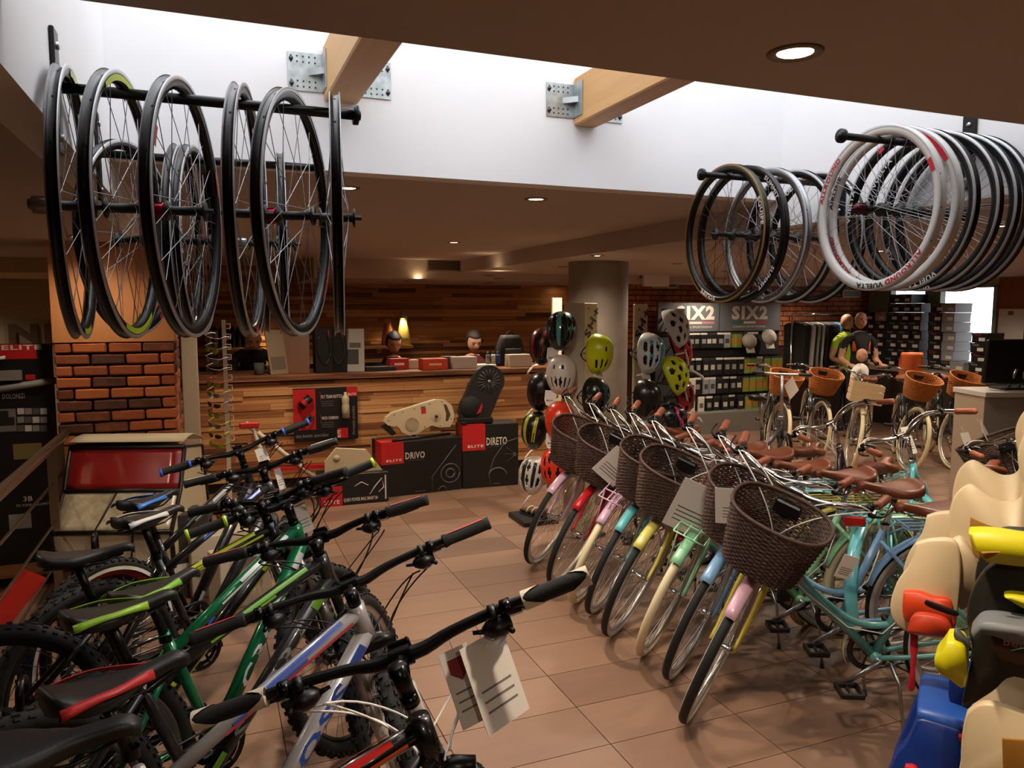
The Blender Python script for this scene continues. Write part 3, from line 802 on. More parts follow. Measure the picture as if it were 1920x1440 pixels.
def mountain_bike(lab, x, y, head, lean, steer, w=.36, col='#111111', decal=None, acc='#c01d20', grip='strip', tyre_side=None, rimc=M_SATIN, text=None, fork_c=None, tag_=None, cable=None, dz=0.0, bell=False, stripe2=None, saddle_acc=None, sz=0.0, bz=0.0):
    t = thing('mountain_bike', lab, 'bicycle', (x, y, dz), (-lean, 0, head), 'mountain bikes in the floor rack')
    S_ = steer_m(mt.P0, mt.a, steer); S2 = S_ @ Matrix.Translation(mt.a * bz); SZ = Tm(-.25 * sz, 0, sz)
    fm = mat('frame paint ' + col, col, .28, .25, coat=.6); am = mat('accent ' + acc, acc, .4)
    f = inst(MT_FRAME, 'frame', fm, t)
    dm = mat('decal ' + (decal or acc), decal or acc, .35, coat=.4)
    def patch(tb, r_, s0, s1, a0, a1, lift, m): q = MB(); tube_patch(q, tb[0], tb[1], r_, s0, s1, a0, a1, lift=lift); q.build('paint_stripe', m, f)
    for sg in (1, -1):
        patch(mt.tt, (.0196, .0168), .10, .50, sg * .35, sg * .95, .0060, dm); patch(mt.tt, (.0196, .0168), .30, .66, sg * 1.05, sg * 1.35, .0040, dm)
        patch(mt.dt, mt.dr, .05, .15, sg * .9, sg * 2.1, .0008, dm); patch(mt.dt, mt.dr, .82, .94, sg * .9, sg * 1.6, .0008, dm)
    if stripe2:
        m2_ = mat('decal ' + stripe2, stripe2, .35, coat=.4)
        for sg in (1, -1): patch(mt.tt, (.0196, .0168), .06, .70, sg * 1.40, sg * 1.75, .0030, m2_); patch(mt.dt, mt.dr, .10, .90, sg * 2.2, sg * 2.6, .0008, m2_)
    if text:
        b = MB(); tube_text(b, text[0], mt.dt[1], mt.dt[0], (mt.dr[1], mt.dr[0]), .25, .80, .038, -1); tube_text(b, text[0], mt.dt[0], mt.dt[1], mt.dr, .2, .75, .038, 1)
        b.build('lettering', mat('decal ' + text[1], text[1], .4), f)
    inst(MT_POST, 'seat_post', M_SATIN, t, SZ)
    sd = inst(MT_SADDLE, 'saddle', mat('saddle black', '#17181a', .45, bump=(300, .08)), t, SZ)
    if saddle_acc: inst(MT_ACC, 'side_panel', mat('accent ' + saddle_acc, saddle_acc, .4), sd)
    fk = inst(MT_CROWN, 'fork', M_SATIN, t, S_)
    inst(MT_STAN, 'stanchions', M_SILV, fk); inst(MT_LOW, 'fork_lowers', mat('frame paint ' + (fork_c or '#101012'), fork_c or '#101012', .28, .25, coat=.6), fk)
    inst(MT_STEM, 'stem', mat('gloss black metal', '#0b0b0d', .22, .4), t, S2)
    for nm, p, M in (('front_wheel', mt.fh, S_ @ Matrix.Translation(mt.fh)), ('rear_wheel', mt.rh, Matrix.Translation(mt.rh))):
        wh = inst(MT_RIM, nm, rimc, t, M)
        inst(MT_TYRE, 'tyre', M_RUB, wh); inst(MT_SPK, 'spokes', M_DSILV if rimc is M_SATIN else M_SILV, wh); inst(MT_HUB, 'hub', M_SATIN, wh); inst(MT_ROTOR, 'brake_disc', M_SILV, wh)
        if tyre_side:
            b = MB(); b.lathe([(.312, 0), (.326, .0)], 64, 'y', Tm(0, .0262, 0)); b.lathe([(.312, 0), (.326, .0)], 64, 'y', Tm(0, -.0262, 0)); b.build('side_wall', mat('accent ' + tyre_side, tyre_side, .6), wh)
        if nm[0] == 'r': inst(MT_CASS, 'cassette', M_DSILV, wh)
    K = mtb_cockpit(w)
    h = inst(K['bar'], 'handlebar', M_SATIN, t, S2)
    for k in 'lr':
        g = inst(K['grip' + k], 'grip', M_RUB, h)
        if grip == 'strip': inst(K['strip' + k], 'grip_strip', am, h)
        if grip == 'ring': inst(K['ring' + k], 'grip_ring', am, h); inst(K['ringo' + k], 'grip_ring', am, h)
        if grip == 'cuff': inst(K['cuff' + k], 'grip_cuff', am, h); inst(K['cuffo' + k], 'grip_cuff', am, h)
        inst(K['lever' + k], 'brake_lever', mat('gloss black metal', '#0b0b0d', .22, .4), h); p_ = inst(K['pod' + k], 'shifter', M_BLACK, h); inst(K['win' + k], 'gear_window', M_SILV, h)
    if bell:
        b = MB(); b.lathe([(0, .02), (.012, .018), (.018, .008), (.018, 0), (0, 0)], 16, 'z', Matrix.Translation(MT_CL + Vector((-.01, .20, .035)))); b.build('bell', M_SATIN, h)
    inst(MT_CABLE, 'cables', cable or M_BLACK, t, S2)
    inst(MT_CRING, 'chainring', M_SATIN, t, Tm(0, 0, .31)); cr = inst(MT_CRANK, 'crank', M_SATIN, t, Tm(0, 0, .31))
    for s in (-1, 1):
        p = inst(PEDAL, 'pedal', M_BLACK, cr, Tm(s * .17 * math.cos(-.5), s * .13, s * .17 * math.sin(-.5))); 
    inst(MT_CHAIN, 'chain', M_DSILV, t); inst(MT_DER, 'derailleur', M_SATIN, t)
    if tag_:
        for i, (yy, ww, hh, rz, cr_) in enumerate(tag_):
            price_card(t, S2 @ Matrix.Translation(MT_CL + Vector((.0, yy, -.02))) @ Rm(rz - steer - head, 'Z'), ww, hh, None, 3, crest=cr_)
    return t
M_TAN = '#cdbb95'
mountain_bike('black mountain bike with red and orange stripes and cream-cuffed grips', -.073, 1.329, .036, .009, 1.259, .40, '#0d0d0f', '#c8231f', '#d9cdb6', 'cuff', None, M_SATIN, ('CROSS', '#c8231f'), None, [(-.10, .065, .15, .2, True), (-.16, .12, .17, .5, False)], M_WHITE, stripe2='#d9571d', sz=.115, bz=.03)
mountain_bike('silver mountain bike with blue lettering and red-striped grips', -.028, 1.748, .475, .023, 1.0, .41, '#a7a5a6', '#2f4fa3', '#c93a3a', 'strip', M_TAN, M_SATIN, ('CROSS', '#2c4d9e'), '#d5d0cb', None, None, stripe2='#b83b46', saddle_acc='#b92b2b', sz=.04, bz=-.045)
mountain_bike('charcoal mountain bike with a lime top-tube flash and red grip strips', -.072, 2.226, .396, .031, .832, .372, '#2a2a2c', '#6fae2f', '#d14f57', 'strip', None, M_SILV, ('SIERRA', '#8d8f92'), None, None, None, saddle_acc='#8fbf2f', sz=.01, bz=-.04)
mountain_bike('bright green mountain bike with white lettering and lime grip rings', -.021, 2.498, .732, .041, .894, .345, '#0f7a4e', '#dfe6e0', '#b6d62b', 'ring', None, M_SILV, ('CROSS', '#e8ece8'), None, [(-.04, .05, .11, .3, False)], None, saddle_acc='#7fbf3a', sz=-.02, bz=-.01)
mountain_bike('black and yellow mountain bike with a bell and plain grips', -.223, 2.731, .147, .075, .771, .349, '#141416', '#c5d234', '#2f5fae', 'plain', None, M_SATIN, None, None, [(.02, .03, .12, .3, False)], None, bell=True, stripe2='#c5d234')
mountain_bike('dark grey mountain bike with white grip strips and a blue top tube', -.083, 3.267, .678, .038, .723, .345, '#232427', '#2b56b4', '#d8d6d2', 'strip', None, M_SATIN, None, '#8b8d90', [(-.05, .03, .10, .2, False)], None, saddle_acc='#cfd0d2', bz=-.025)
mountain_bike('black mountain bike with blue grip rings and a white hang tag', -.118, 3.58, .831, .03, .839, .36, '#17181b', '#7c7f84', '#2c58c0', 'ring', M_WHITE and '#d9d4c8', mat('red rim', '#a01820', .4), None, None, [(-.10, .055, .075, .1, False)], None, saddle_acc='#2f6fc4')
# ================================================================== city bicycles
ct_ = G()
ct_.P0 = Vector((.6044, 0, .3225)); ct_.a = Vector((-.3746, 0, .9272)); ct_.nrm = Vector((.9272, 0, .3746))
def cp(t, off=0.0, y=0.0): return ct_.P0 + ct_.a * t + ct_.nrm * off + Vector((0, y, 0))
C_RH, C_FH, C_BB = V3(-.46, .345), V3(.66, .345), V3(0, .28)
b = MB()
b.tube([cp(.40), cp(.55)], .0195, 14)
b.tube([cp(.425), C_BB], [.0195, .0185], 14)
b.tube(spline([cp(.53), V3(.30, .60), V3(.14, .455), V3(.02, .41), V3(-.095, .425)], 4), .0145, 12)
b.tube([C_BB, V3(-.175, .72)], .0165, 12)
b.tube([V3(.265, .548), V3(.255, .578)], .01, 8)
b.lathe([(0, -.036), (.022, -.036), (.022, .036), (0, .036)], 16, 'y', Tm(0, 0, .28))
for s in (-1, 1):
    b.tube([(-.155, s * .016, .665), (-.30, s * .045, .50), (-.457, s * .062, .355)], .0085, 8)
    b.tube([(0, s * .026, .28), (-.15, s * .045, .30), (-.457, s * .062, .342)], [.0115, .0105, .009], 8)
C_FRAME = b.mesh('frame')
b = MB(); b.tube([cp(.43), cp(.43).lerp(C_BB, .30)], [.0203, .0199], 14); C_SLEEVE = b.mesh('frame_sleeve')
b = MB()
for s in (-1, 1):
    b.tube(spline([cp(.385, 0, s * .048), cp(.22, .004, s * .05), cp(.10, .018, s * .05), cp(.0, .06, s * .05)], 3), [.0135] * 4 + [.012] * 3 + [.009] * 3, 8)
b.tube([cp(.385, 0, -.05), cp(.385, 0, .05)], .015, 10); b.tube([cp(.37), cp(.40)], .019, 12); C_FORK = b.mesh('fork')
C_FF = fender_mb(.362, math.radians(58), math.radians(206), .026).mesh('front_fender')
C_RF = fender_mb(.364, math.radians(18), math.radians(200), .028).mesh('rear_fender')
b = MB()
for s in (-1, 1): b.tube([(0, s * .055, 0), (.36 * math.cos(math.radians(190)), s * .02, .36 * math.sin(math.radians(190)))], .002, 5); b.tube([(0, s * .055, 0), (.36 * math.cos(math.radians(150)), s * .02, .36 * math.sin(math.radians(150)))], .002, 5)
C_STAYS = b.mesh('fender_stay')
C_RIM = rim_mesh(.292, .309, .013); C_TYRE = tyre_plain(.325, .0205); C_SPK = spokes_mb(.022, .296, .026, 32, .0012).mesh('spokes'); C_HUB = hub_mesh(.036, .014, .024)
b = MB(); b.tube([cp(.55), cp(.70)], .0125, 12); b.tube([cp(.555), cp(.57)], .019, 12); b.tube([cp(.70, -.008), cp(.70, .03), cp(.705, .052)], [.0145, .0125, .012], 10)
b.lathe([(.0165, -.025), (.0165, .025)], 14, 'y', Matrix.Translation(cp(.705, .055))); C_STEM = b.mesh('stem')
CCL = cp(.705, .055)
def cbar(s):
    return [(CCL.x, 0, CCL.z), (CCL.x + .006, s * .05, CCL.z), (CCL.x + .02, s * .12, CCL.z + .022), (CCL.x, s * .21, CCL.z + .045), (CCL.x - .075, s * .262, CCL.z + .035), (CCL.x - .15, s * .283, CCL.z + .018), (CCL.x - .25, s * .30, CCL.z + .004)]
bp_ = spline([Vector(p) for p in cbar(-1)[::-1]] + [Vector(p) for p in cbar(1)[1:]], 3)
b = MB(); b.tube(bp_, .0112, 10); C_BAR = b.mesh('handlebar')
C_GRIP = {}; C_LEV = {}
for s in (1, -1):
    e1 = Vector(cbar(s)[-1]); e0 = e1.lerp(Vector(cbar(s)[-2]), 1.15); d = (e1 - e0).normalized(); e1 = e1 + d * .012
    q = MB(); q.tube([e0, e0 + d * .006, e0.lerp(e1, .3), e0.lerp(e1, .6), e1 - d * .008, e1], [.0165, .0185, .0165, .0178, .0175, .012], 12); C_GRIP[s] = q.mesh('grip')
    lp = Vector(cbar(s)[-3]) + Vector((.012, -s * .003, .004)); q = MB(); q.tube([lp + d * .01, lp - d * .02], .0165, 12)
    q.box((0, 0, 0), (.045, .026, .022), Matrix.Translation(lp + Vector((.012, s * .016, -.012))), bev=.005)
    q.tube(spline([lp + Vector((.02, s * .03, -.016)), lp + Vector((-.01, s * .052, -.022)), lp + Vector((-.07, s * .066, -.03)), lp + Vector((-.13, s * .07, -.030))], 3), .0055, 8, flat=.55); C_LEV[s] = q.mesh('brake_lever')
b = MB()
for s in (1, -1):
    lp = Vector(cbar(s)[-3])
    b.tube(bez(lp + Vector((.03, s * .01, 0)), lp + Vector((.15, -s * .02, .05)), (.53, s * .03, .99), (.47, -s * .02, .74), 14), .0028, 6)
    b.tube(bez(lp + Vector((.02, s * .012, -.01)), lp + Vector((.12, -s * .06, .09)), (.50, -s * .05, 1.0), (.43, -s * .026, .70), 14), .0026, 6)
C_CABLE = b.mesh('cables')
b = MB(); b.tube([cp(.42, -.0, .022), V3(.30, .56, .022), V3(.12, .41, .022), V3(-.02, .385, .02), V3(-.11, .48, .022), V3(-.15, .62, .022)], .0028, 6); C_FCABLE = b.mesh('frame_cable')
C_SADDLE = saddle_mb(-.315, -.045, .935, .098, .026, .06, .016).mesh('saddle')
b = MB(); b.tube([V3(-.172, .712), V3(-.212, .862)], .0128, 10); b.lathe([(.02, -.014), (.02, .014)], 12, 'z', Tm(-.176, 0, .722))
for s in (-1, 1):
    b.tube([(-.29, s * .055, .872), (-.2, s * .03, .866), (-.11, s * .02, .872), (-.06, s * .006, .895)], .0035, 6)
    for i in range(4): b.lathe([(.016, -.003), (.019, 0), (.016, .003)], 12, 'z', Tm(-.282, s * .058, .868 + i * .009))
C_POST = b.mesh('seat_post')
b = MB()
for yy in (-.065, -.02, .02, .065): b.tube([(-.24, yy, .735), (-.66, yy, .745)], .0045, 6)
for xx in (-.25, -.38, -.52, -.65): b.tube([(xx, -.068, .74), (xx, .068, .742)], .0045, 6)
b.tube([(-.24, -.065, .735), (-.24, -.04, .735), (-.19, -.015, .70)], .0045, 6); b.tube([(-.24, .065, .735), (-.24, .04, .735), (-.19, .015, .70)], .0045, 6)
for s in (-1, 1):
    b.tube([(-.56, s * .068, .742), (-.50, s * .07, .55), (-.462, s * .068, .36)], .005, 6); b.tube([(-.38, s * .068, .738), (-.44, s * .07, .52), (-.462, s * .068, .36)], .005, 6)
C_RACK = b.mesh('rear_rack')
b = MB(); b.box((-.672, 0, .72), (.022, .10, .045), bev=.006); C_REFL = b.mesh('rear_reflector')
b = MB()
for yy in (-.075, -.025, .025, .075): b.tube([(.58, yy, .742), (.76, yy, .742)], .004, 6)
for xx in (.58, .67, .76): b.tube([(xx, -.077, .742), (xx, .077, .742)], .004, 6)
for s in (-1, 1): b.tube([(.67, s * .077, .742), (.655, s * .062, .36)], .004, 6)
C_FRACK = b.mesh('front_rack')
C_CRING = chainring_mb(.088, -.046).mesh('chainring'); C_CRANK = crank_mb(.062, -.55, .165).mesh('crank'); C_CHAIN = chain_mb((0, .28), .088, (-.46, .345), .04, -.046).mesh('chain')
b = MB(); g = []
for i in range(15):
    a = math.radians(-40 + 165 * i / 14); g.append([(.108 * math.cos(a), yy, .28 + .108 * math.sin(a)) for yy in (-.064, -.05, -.036)])
for x in (-.12, -.22, -.34): g.append([(x, yy, .388 + (-x - .06) * .02) for yy in (-.064, -.05, -.036)])
b.shell(g, .0015); C_GUARD = b.mesh('chain_guard')
b = MB(); b.tube([(-.05, .04, .27), (-.07, .09, .20), (-.065, .17, .02)], [.008, .007, .006], 8); C_KICK = b.mesh('kickstand')
b = MB(); b.tube([(-.066, .166, .028), (-.064, .176, .001)], [.009, .011], 8); C_FOOT = b.mesh('rubber_foot')
# woven basket
def basket_mesh(wt, dt, h, rows, stakes, taper=.78, rad=.0042, lip=.09):
    """oval basket, top rim wt x dt, back flattened; stakes every other strand in, others out"""
    n = stakes * 2; b = MB()
    def pt(a, k, off=0.0):
        s = taper + (1 - taper) * k
        c, q = math.cos(a), math.sin(a)
        x = dt / 2 * s * (abs(c) ** .8) * (1 if c > 0 else -1); y = wt / 2 * s * (abs(q) ** .8) * (1 if q > 0 else -1)
        l = math.hypot(x, y) or 1
        return (x + x / l * off, y + y / l * off)
    for r_ in range(rows):
        k = (r_ + .5) / rows; pts = []
        for i in range(n):
            a = 2 * PI * i / n; off = .0028 * (1 if (i // 1 + r_) % 2 else -1)
            x, y = pt(a, k, off); z = h * (k - 1) + lip * k * k * ((math.cos(a) * -.5 + .5) if lip else 0) * .0
            pts.append((x, y, z))
        b.tube(pts, rad * (h / rows / .0095), 4, closed=True)
    for i in range(stakes):
        a = 2 * PI * i / stakes
        b.tube([(*pt(a, 0), -h), (*pt(a, 1), 0)], .0026, 4)
    pts = [(*pt(2 * PI * i / 40, 0), -h) for i in range(40)]; b.add(pts, [tuple(range(40))])
    return b.mesh('basket'), pt
BASK, _pt = basket_mesh(.37, .29, .25, 26, 30)
b = MB(); b.tube([(*_pt(2 * PI * i / 48, 1, .001), .004) for i in range(48)], .0075, 8, closed=True); BRIM = b.mesh('basket_rim')
BASK2, _pt2 = basket_mesh(.36, .27, .22, 16, 20, .72, .0052)
b = MB()
for i in range(3): b.tube([(*_pt2(2 * PI * j / 40, 1 - i * .06, .002), .004 - i * .015) for j in range(40)], .007, 6, closed=True)
BRIM2 = b.mesh('basket_rim')
b = MB(); b.box((-.13, 0, -.05), (.03, .10, .06), bev=.006); b.tube([(-.15, -.04, -.05), (-.20, -.04, -.04)], .007, 6); b.tube([(-.15, .04, -.05), (-.20, .04, -.04)], .007, 6); BHOLD = b.mesh('basket_bracket')
M_WICK = mat('dark brown wicker', '#38231a', .62, mottle=(45, '#563a2b', .8)); M_WICKL = mat('honey wicker', '#b8702e', .55, mottle=(30, '#99561f', .8))
M_LEATH = mat('brown leather', '#70391f', .42, bump=(220, .06)); M_GRIPB = mat('brown grip', '#985439', .5)
M_WHITEWALL = mat('grey-white side wall', '#b5b2ac', .6); M_CREAMT = mat('cream tyre', '#d9cba3', .6)

def city_bike(lab, x, y, head, lean, steer, frame, fork=None, fend=None, tyre='black', basket=None, frack=None, rack=None, guard=None, grips=None, saddle=None, sleeve=None, tags=(), group='city bicycles with swept chrome handlebars', refl=True, low=False, crate=False, cable=None, bars=None, k=1.0):
    t = thing('city_bicycle', lab, 'bicycle', (x, y, 0), (-lean, 0, head), group)
    if k != 1.0: t.scale = (k, k, k)
    S_ = steer_m(ct_.P0, ct_.a, steer)
    pm = lambda c: mat('city paint ' + c, c, .3, .05, coat=.5)
    f = inst(C_FRAME, 'frame', pm(frame), t)
    if sleeve: inst(C_SLEEVE, 'frame_sleeve', pm(sleeve), f)
    inst(C_FCABLE, 'frame_cable', cable or M_WHITE, f)
    inst(C_FORK, 'fork', pm(fork or frame), t, S_)
    ff = inst(C_FF, 'front_fender', pm(fend or frame), t, S_ @ Matrix.Translation(C_FH)); inst(C_STAYS, 'fender_stay', M_CHROME, ff)
    rf = inst(C_RF, 'rear_fender', pm(fend or frame), t, Matrix.Translation(C_RH)); inst(C_STAYS, 'fender_stay', M_CHROME, rf)
    ty = [M_CREAMT, M_CREAMT] if tyre == 'cream' else [M_RUB, M_WHITEWALL if tyre == 'black' else M_RUB]
    for nm, M in (('front_wheel', S_ @ Matrix.Translation(C_FH)), ('rear_wheel', Matrix.Translation(C_RH))):
        w = inst(C_RIM, nm, mat('pale rim', '#b9b6b0', .35, .7), t, M)
        inst(C_TYRE, 'tyre', ty, w); inst(C_SPK, 'spokes', M_CHROME, w); inst(C_HUB, 'hub', M_CHROME, w)
    st = inst(C_STEM, 'stem', bars or M_CHROME, t, S_)
    h = inst(C_BAR, 'handlebar', bars or M_CHROME, t, S_)
    for s in (1, -1): inst(C_GRIP[s], 'grip', grips or M_GRIPB, h); inst(C_LEV[s], 'brake_lever', mat('dark lever', '#26272a', .3, .8), h)
    inst(C_CABLE, 'cables', cable or M_WHITE, t, S_)
    inst(C_POST, 'seat_post', M_CHROME, t); inst(C_SADDLE, 'saddle', saddle or M_LEATH, t)
    if rack: r_ = inst(C_RACK, 'rear_rack', pm(rack) if isinstance(rack, str) else rack, t)
    if refl and rack: inst(C_REFL, 'rear_reflector', mat('red reflector', '#b01513', .2, coat=.5), r_)
    if frack: inst(C_FRACK, 'front_rack', pm(frack), t, S_)
    inst(C_CRING, 'chainring', M_DSILV, t, Tm(0, 0, .28)); c = inst(C_CRANK, 'crank', M_SILV, t, Tm(0, 0, .28))
    for s in (-1, 1):
        p = inst(PEDAL, 'pedal', M_BLACK, c, Tm(s * .165 * math.cos(-.55), s * .13, s * .165 * math.sin(-.55))); 
    inst(C_CHAIN, 'chain', M_DSILV, t)
    if guard: inst(C_GUARD, 'chain_guard', pm(guard), t)
    ks = inst(C_KICK, 'kickstand', M_SILV, t); inst(C_FOOT, 'rubber_foot', M_RUB, ks)
    if basket:
        m = M_WICK if basket == 'dark' else M_WICKL
        bs = inst(BASK if basket == 'dark' else BASK2, 'basket', m, t, S_ @ Tm(CCL.x + .205, 0, CCL.z + .005 - (.02 if basket != 'dark' else 0)) @ Rm(0 if basket == 'dark' else .38, 'Y'))
        inst(BRIM if basket == 'dark' else BRIM2, 'basket_rim', m, bs); inst(BHOLD, 'basket_bracket', M_BLACK, bs)
    if crate:
        cb_ = MB(); W, D, H = .30, .22, .20; MW = mat('pale birch', '#c3aa84', .6)
        cr = None
        for s in (-1, 1):
            for i in range(3):
                q = MB(); q.box((0, s * W / 2, (i + .5) * H / 3), (D, .008, H / 3 - .012))
                if cr is None: cr = q.build('crate', MW, t, S_ @ Tm(.69, 0, .75))
                else: q.build('slat', MW, cr)
                q = MB(); q.box((s * D / 2, 0, (i + .5) * H / 3), (.008, W, H / 3 - .012)); q.build('slat', MW, cr)
        q = MB(); q.box((0, 0, .004), (D, W, .008)); q.build('crate_floor', MW, cr)
    for yy, ww, hh, rz, rx in tags:
        price_card(t, S_ @ Matrix.Translation(CCL + Vector((.36 if basket else .03, yy, .075 if basket else .03))) @ Rm(rz - steer - head, 'Z') @ Rm(rx, 'Y'), ww, hh, mat('bright white card', '#e4e0d8', .6), 4)
    return t
LAST = dict(lean=.05)
Q = [  # x, y, heading, steer and what each wears, from the column end of the row
 (2.685, 4.265, 2.747, 1.103, 'pale lilac city bicycle with black tyres and a brown basket next to the orange helmets', dict(frame='#c9a9bd', basket='dark', rack='#c9a9bd')),
 (2.657, 3.857, 2.75, 1.106, 'glossy red city bicycle with black tyres and a dark wicker basket', dict(frame='#a8121c', basket='dark', tags=[(.17, .16, .22, -.62, .45)])),
 (2.652, 3.588, 2.776, 1.128, 'lilac city bicycle with cream tyres and a small wire front rack', dict(frame='#c49fb8', tyre='cream', frack='#d3a9c4', rack='#c49fb8')),
 (2.67, 3.403, 2.758, 1.112, 'aqua city bicycle with a dark basket between the lilac and yellow ones', dict(frame='#62b2b8', basket='dark', rack='#62b2b8')),
 (2.615, 3.084, 2.726, 1.088, 'yellow city bicycle with a dark wicker basket and a white card', dict(frame='#cfc463', basket='dark', rack='#d6cf6a', tags=[(.18, .19, .28, -.62, .12)])),
 (2.659, 2.844, 2.739, 1.097, 'mint green city bicycle with cream tyres and a wire front rack', dict(frame='#93cfa0', tyre='cream', frack='#a5dcae', rack='#93cfa0')),
 (2.645, 2.572, 2.712, 1.08, 'sky blue city bicycle with black tyres and a dark basket', dict(frame='#7fa9d0', basket='dark', rack='#7fa9d0', tags=[(-.02, .20, .17, -.62, -.30)])),
 (2.50, 2.24, 2.70, 1.12, 'aqua step-through bicycle with pink fenders, yellow fork and dark basket', dict(frame='#5f9d9b', fork='#d8c650', fend='#cfa3b3', sleeve='#c87e8c', basket='dark', guard='#ded09a', tags=[(.27, .05, .10, -.5, 0)])),
]
for x, y, h, s, lab, kw in Q: city_bike(lab, x, y, h, .05, s, **kw)
# second row, facing the far corner
city_bike('dark plum city bicycle with brown saddle beside the folding bicycle', 3.373, 3.325, .531, .12, .861, '#2b1620', tyre='cream', rack=None)
city_bike('aqua city bicycle with aqua rear rack and red reflector facing the windows', 3.392, 2.837, .476, .12, .89, '#6cc3cc', tyre='cream', rack='#6cc3cc', frack='#6cc3cc', tags=[(-.06, .10, .16, .4, .2)])
city_bike('mint city bicycle with a silver rear rack and dark front basket', 3.86, 2.55, .36, .15, .813, '#8fc7a0', tyre='black', rack=M_SILV, basket='dark', tags=[(.05, .10, .14, .3, .2), (-.06, .16, .20, .6, -.4)])
# back row: black frames, cream tyres
BK = dict(cable=M_BLACK, grips=M_LEATH, group='black city bicycles in the back row')
def back_bike(px, py, head, steer, lab, **kw):
    p = at_z(px, py, 0); z = dict(BK); z.update(kw)
    c, s = math.cos(head), math.sin(head)
    city_bike(lab, p.x - .66 * c, p.y - .66 * s, head, .05, steer, '#1a1a1b', **z)
back_bike(1452, 868, -2.2, .25, 'black city bicycle with honey wicker basket before the glove packets', basket='light', tyre='cream')
back_bike(1528, 866, -2.2, .2, 'black city bicycle with honey wicker basket under the clothes rail', basket='light', tyre='cream')
back_bike(1592, 884, -2.5, .3, 'black city bicycle with cream tyres carrying a pale birch crate', tyre='cream', crate=True, fend='#cbbd98', frack='#d8cbae')
back_bike(1702, 884, -2.3, .3, 'black city bicycle with honey basket and cream tyres before the window', basket='light', tyre='cream')
back_bike(1786, 880, -2.25, .3, 'black city bicycle with honey basket beside the grey desk', basket='light', tyre='cream')
# folding bicycle
fo = thing('folding_bicycle', 'black folding bicycle with tall silver steering post and white card', 'bicycle', (0, 0, 0)); _p = at_z(1440, 905, 0); fo.location = (_p.x, _p.y, 0); fo.rotation_euler = (0, 0, .55)
SMW = Sm(.62, 1, .62)
for nm, xx in (('front_wheel', .50), ('rear_wheel', -.50)):
    w = inst(C_RIM, nm, M_SATIN, fo, Tm(xx, 0, .215) @ SMW); inst(C_TYRE, 'tyre', [M_RUB, M_RUB], w); inst(C_SPK, 'spokes', M_SILV, w); inst(C_HUB, 'hub', M_SILV, w)
b = MB(); b.tube([(-.22, 0, .36), (.05, 0, .42), (.36, 0, .50)], [.022, .026, .024], 12); b.tube([(-.14, 0, .25), (-.24, 0, .56)], .018, 12); b.tube([(.385, 0, .40), (.36, 0, .58)], .021, 12); b.lathe([(.02, -.035), (.02, .035)], 14, 'y', Tm(-.14, 0, .25))
for s in (-1, 1): b.tube([(-.14, s * .03, .25), (-.5, s * .055, .215)], .009, 8); b.tube([(-.22, s * .018, .46), (-.5, s * .055, .22)], .008, 8); b.tube([(.385, s * .045, .40), (.5, s * .045, .215)], .010, 8)
b.tube([(.385, -.05, .405), (.385, .05, .405)], .013, 8); b.build('frame', mat('charcoal paint', '#26282b', .35, .2, coat=.4), fo)
b = MB(); b.tube([(.355, 0, .58), (.315, 0, 1.03)], [.021, .0165], 12); b.box((.352, 0, .60), (.05, .05, .04), bev=.006); b.build('steering_post', M_SILV, fo)
b = MB(); b.tube([(.31, -.27, 1.05), (.312, -.1, 1.045), (.312, .1, 1.045), (.31, .27, 1.05)], .0125, 10); h = b.build('handlebar', M_SILV, fo)
for s in (-1, 1):
    q = MB(); q.tube([(.31, s * .17, 1.05), (.31, s * .29, 1.05)], .0165, 10); q.build('grip', M_RUB, h)
    q = MB(); q.tube([(.33, s * .15, 1.04), (.36, s * .2, 1.03), (.355, s * .27, 1.03)], .005, 6); q.build('brake_lever', M_SILV, h)
b = MB(); b.tube([(-.235, 0, .55), (-.30, 0, .84)], .0155, 10); b.build('seat_post', M_SILV, fo)
b = saddle_mb(-.44, -.18, .90, .085, .026, .06); b.build('saddle', M_BLACK, fo)
inst(C_CRING, 'chainring', M_DSILV, fo, Tm(-.14, 0, .25) @ Sm(.8, 1, .8)); c = inst(C_CRANK, 'crank', M_SILV, fo, Tm(-.14, 0, .25))
for s in (-1, 1): inst(PEDAL, 'pedal', M_BLACK, c, Tm(s * .165 * math.cos(-.55), s * .13, s * .165 * math.sin(-.55)))
inst(chain_mb((-.14, .25), .07, (-.5, .215), .03, -.046).mesh('chain'), 'chain', M_DSILV, fo)
price_card(fo, Tm(.33, -.06, .98) @ Rm(.9, 'Z') @ Rm(.7, 'Y'), .17, .17, M_CARD, 0)
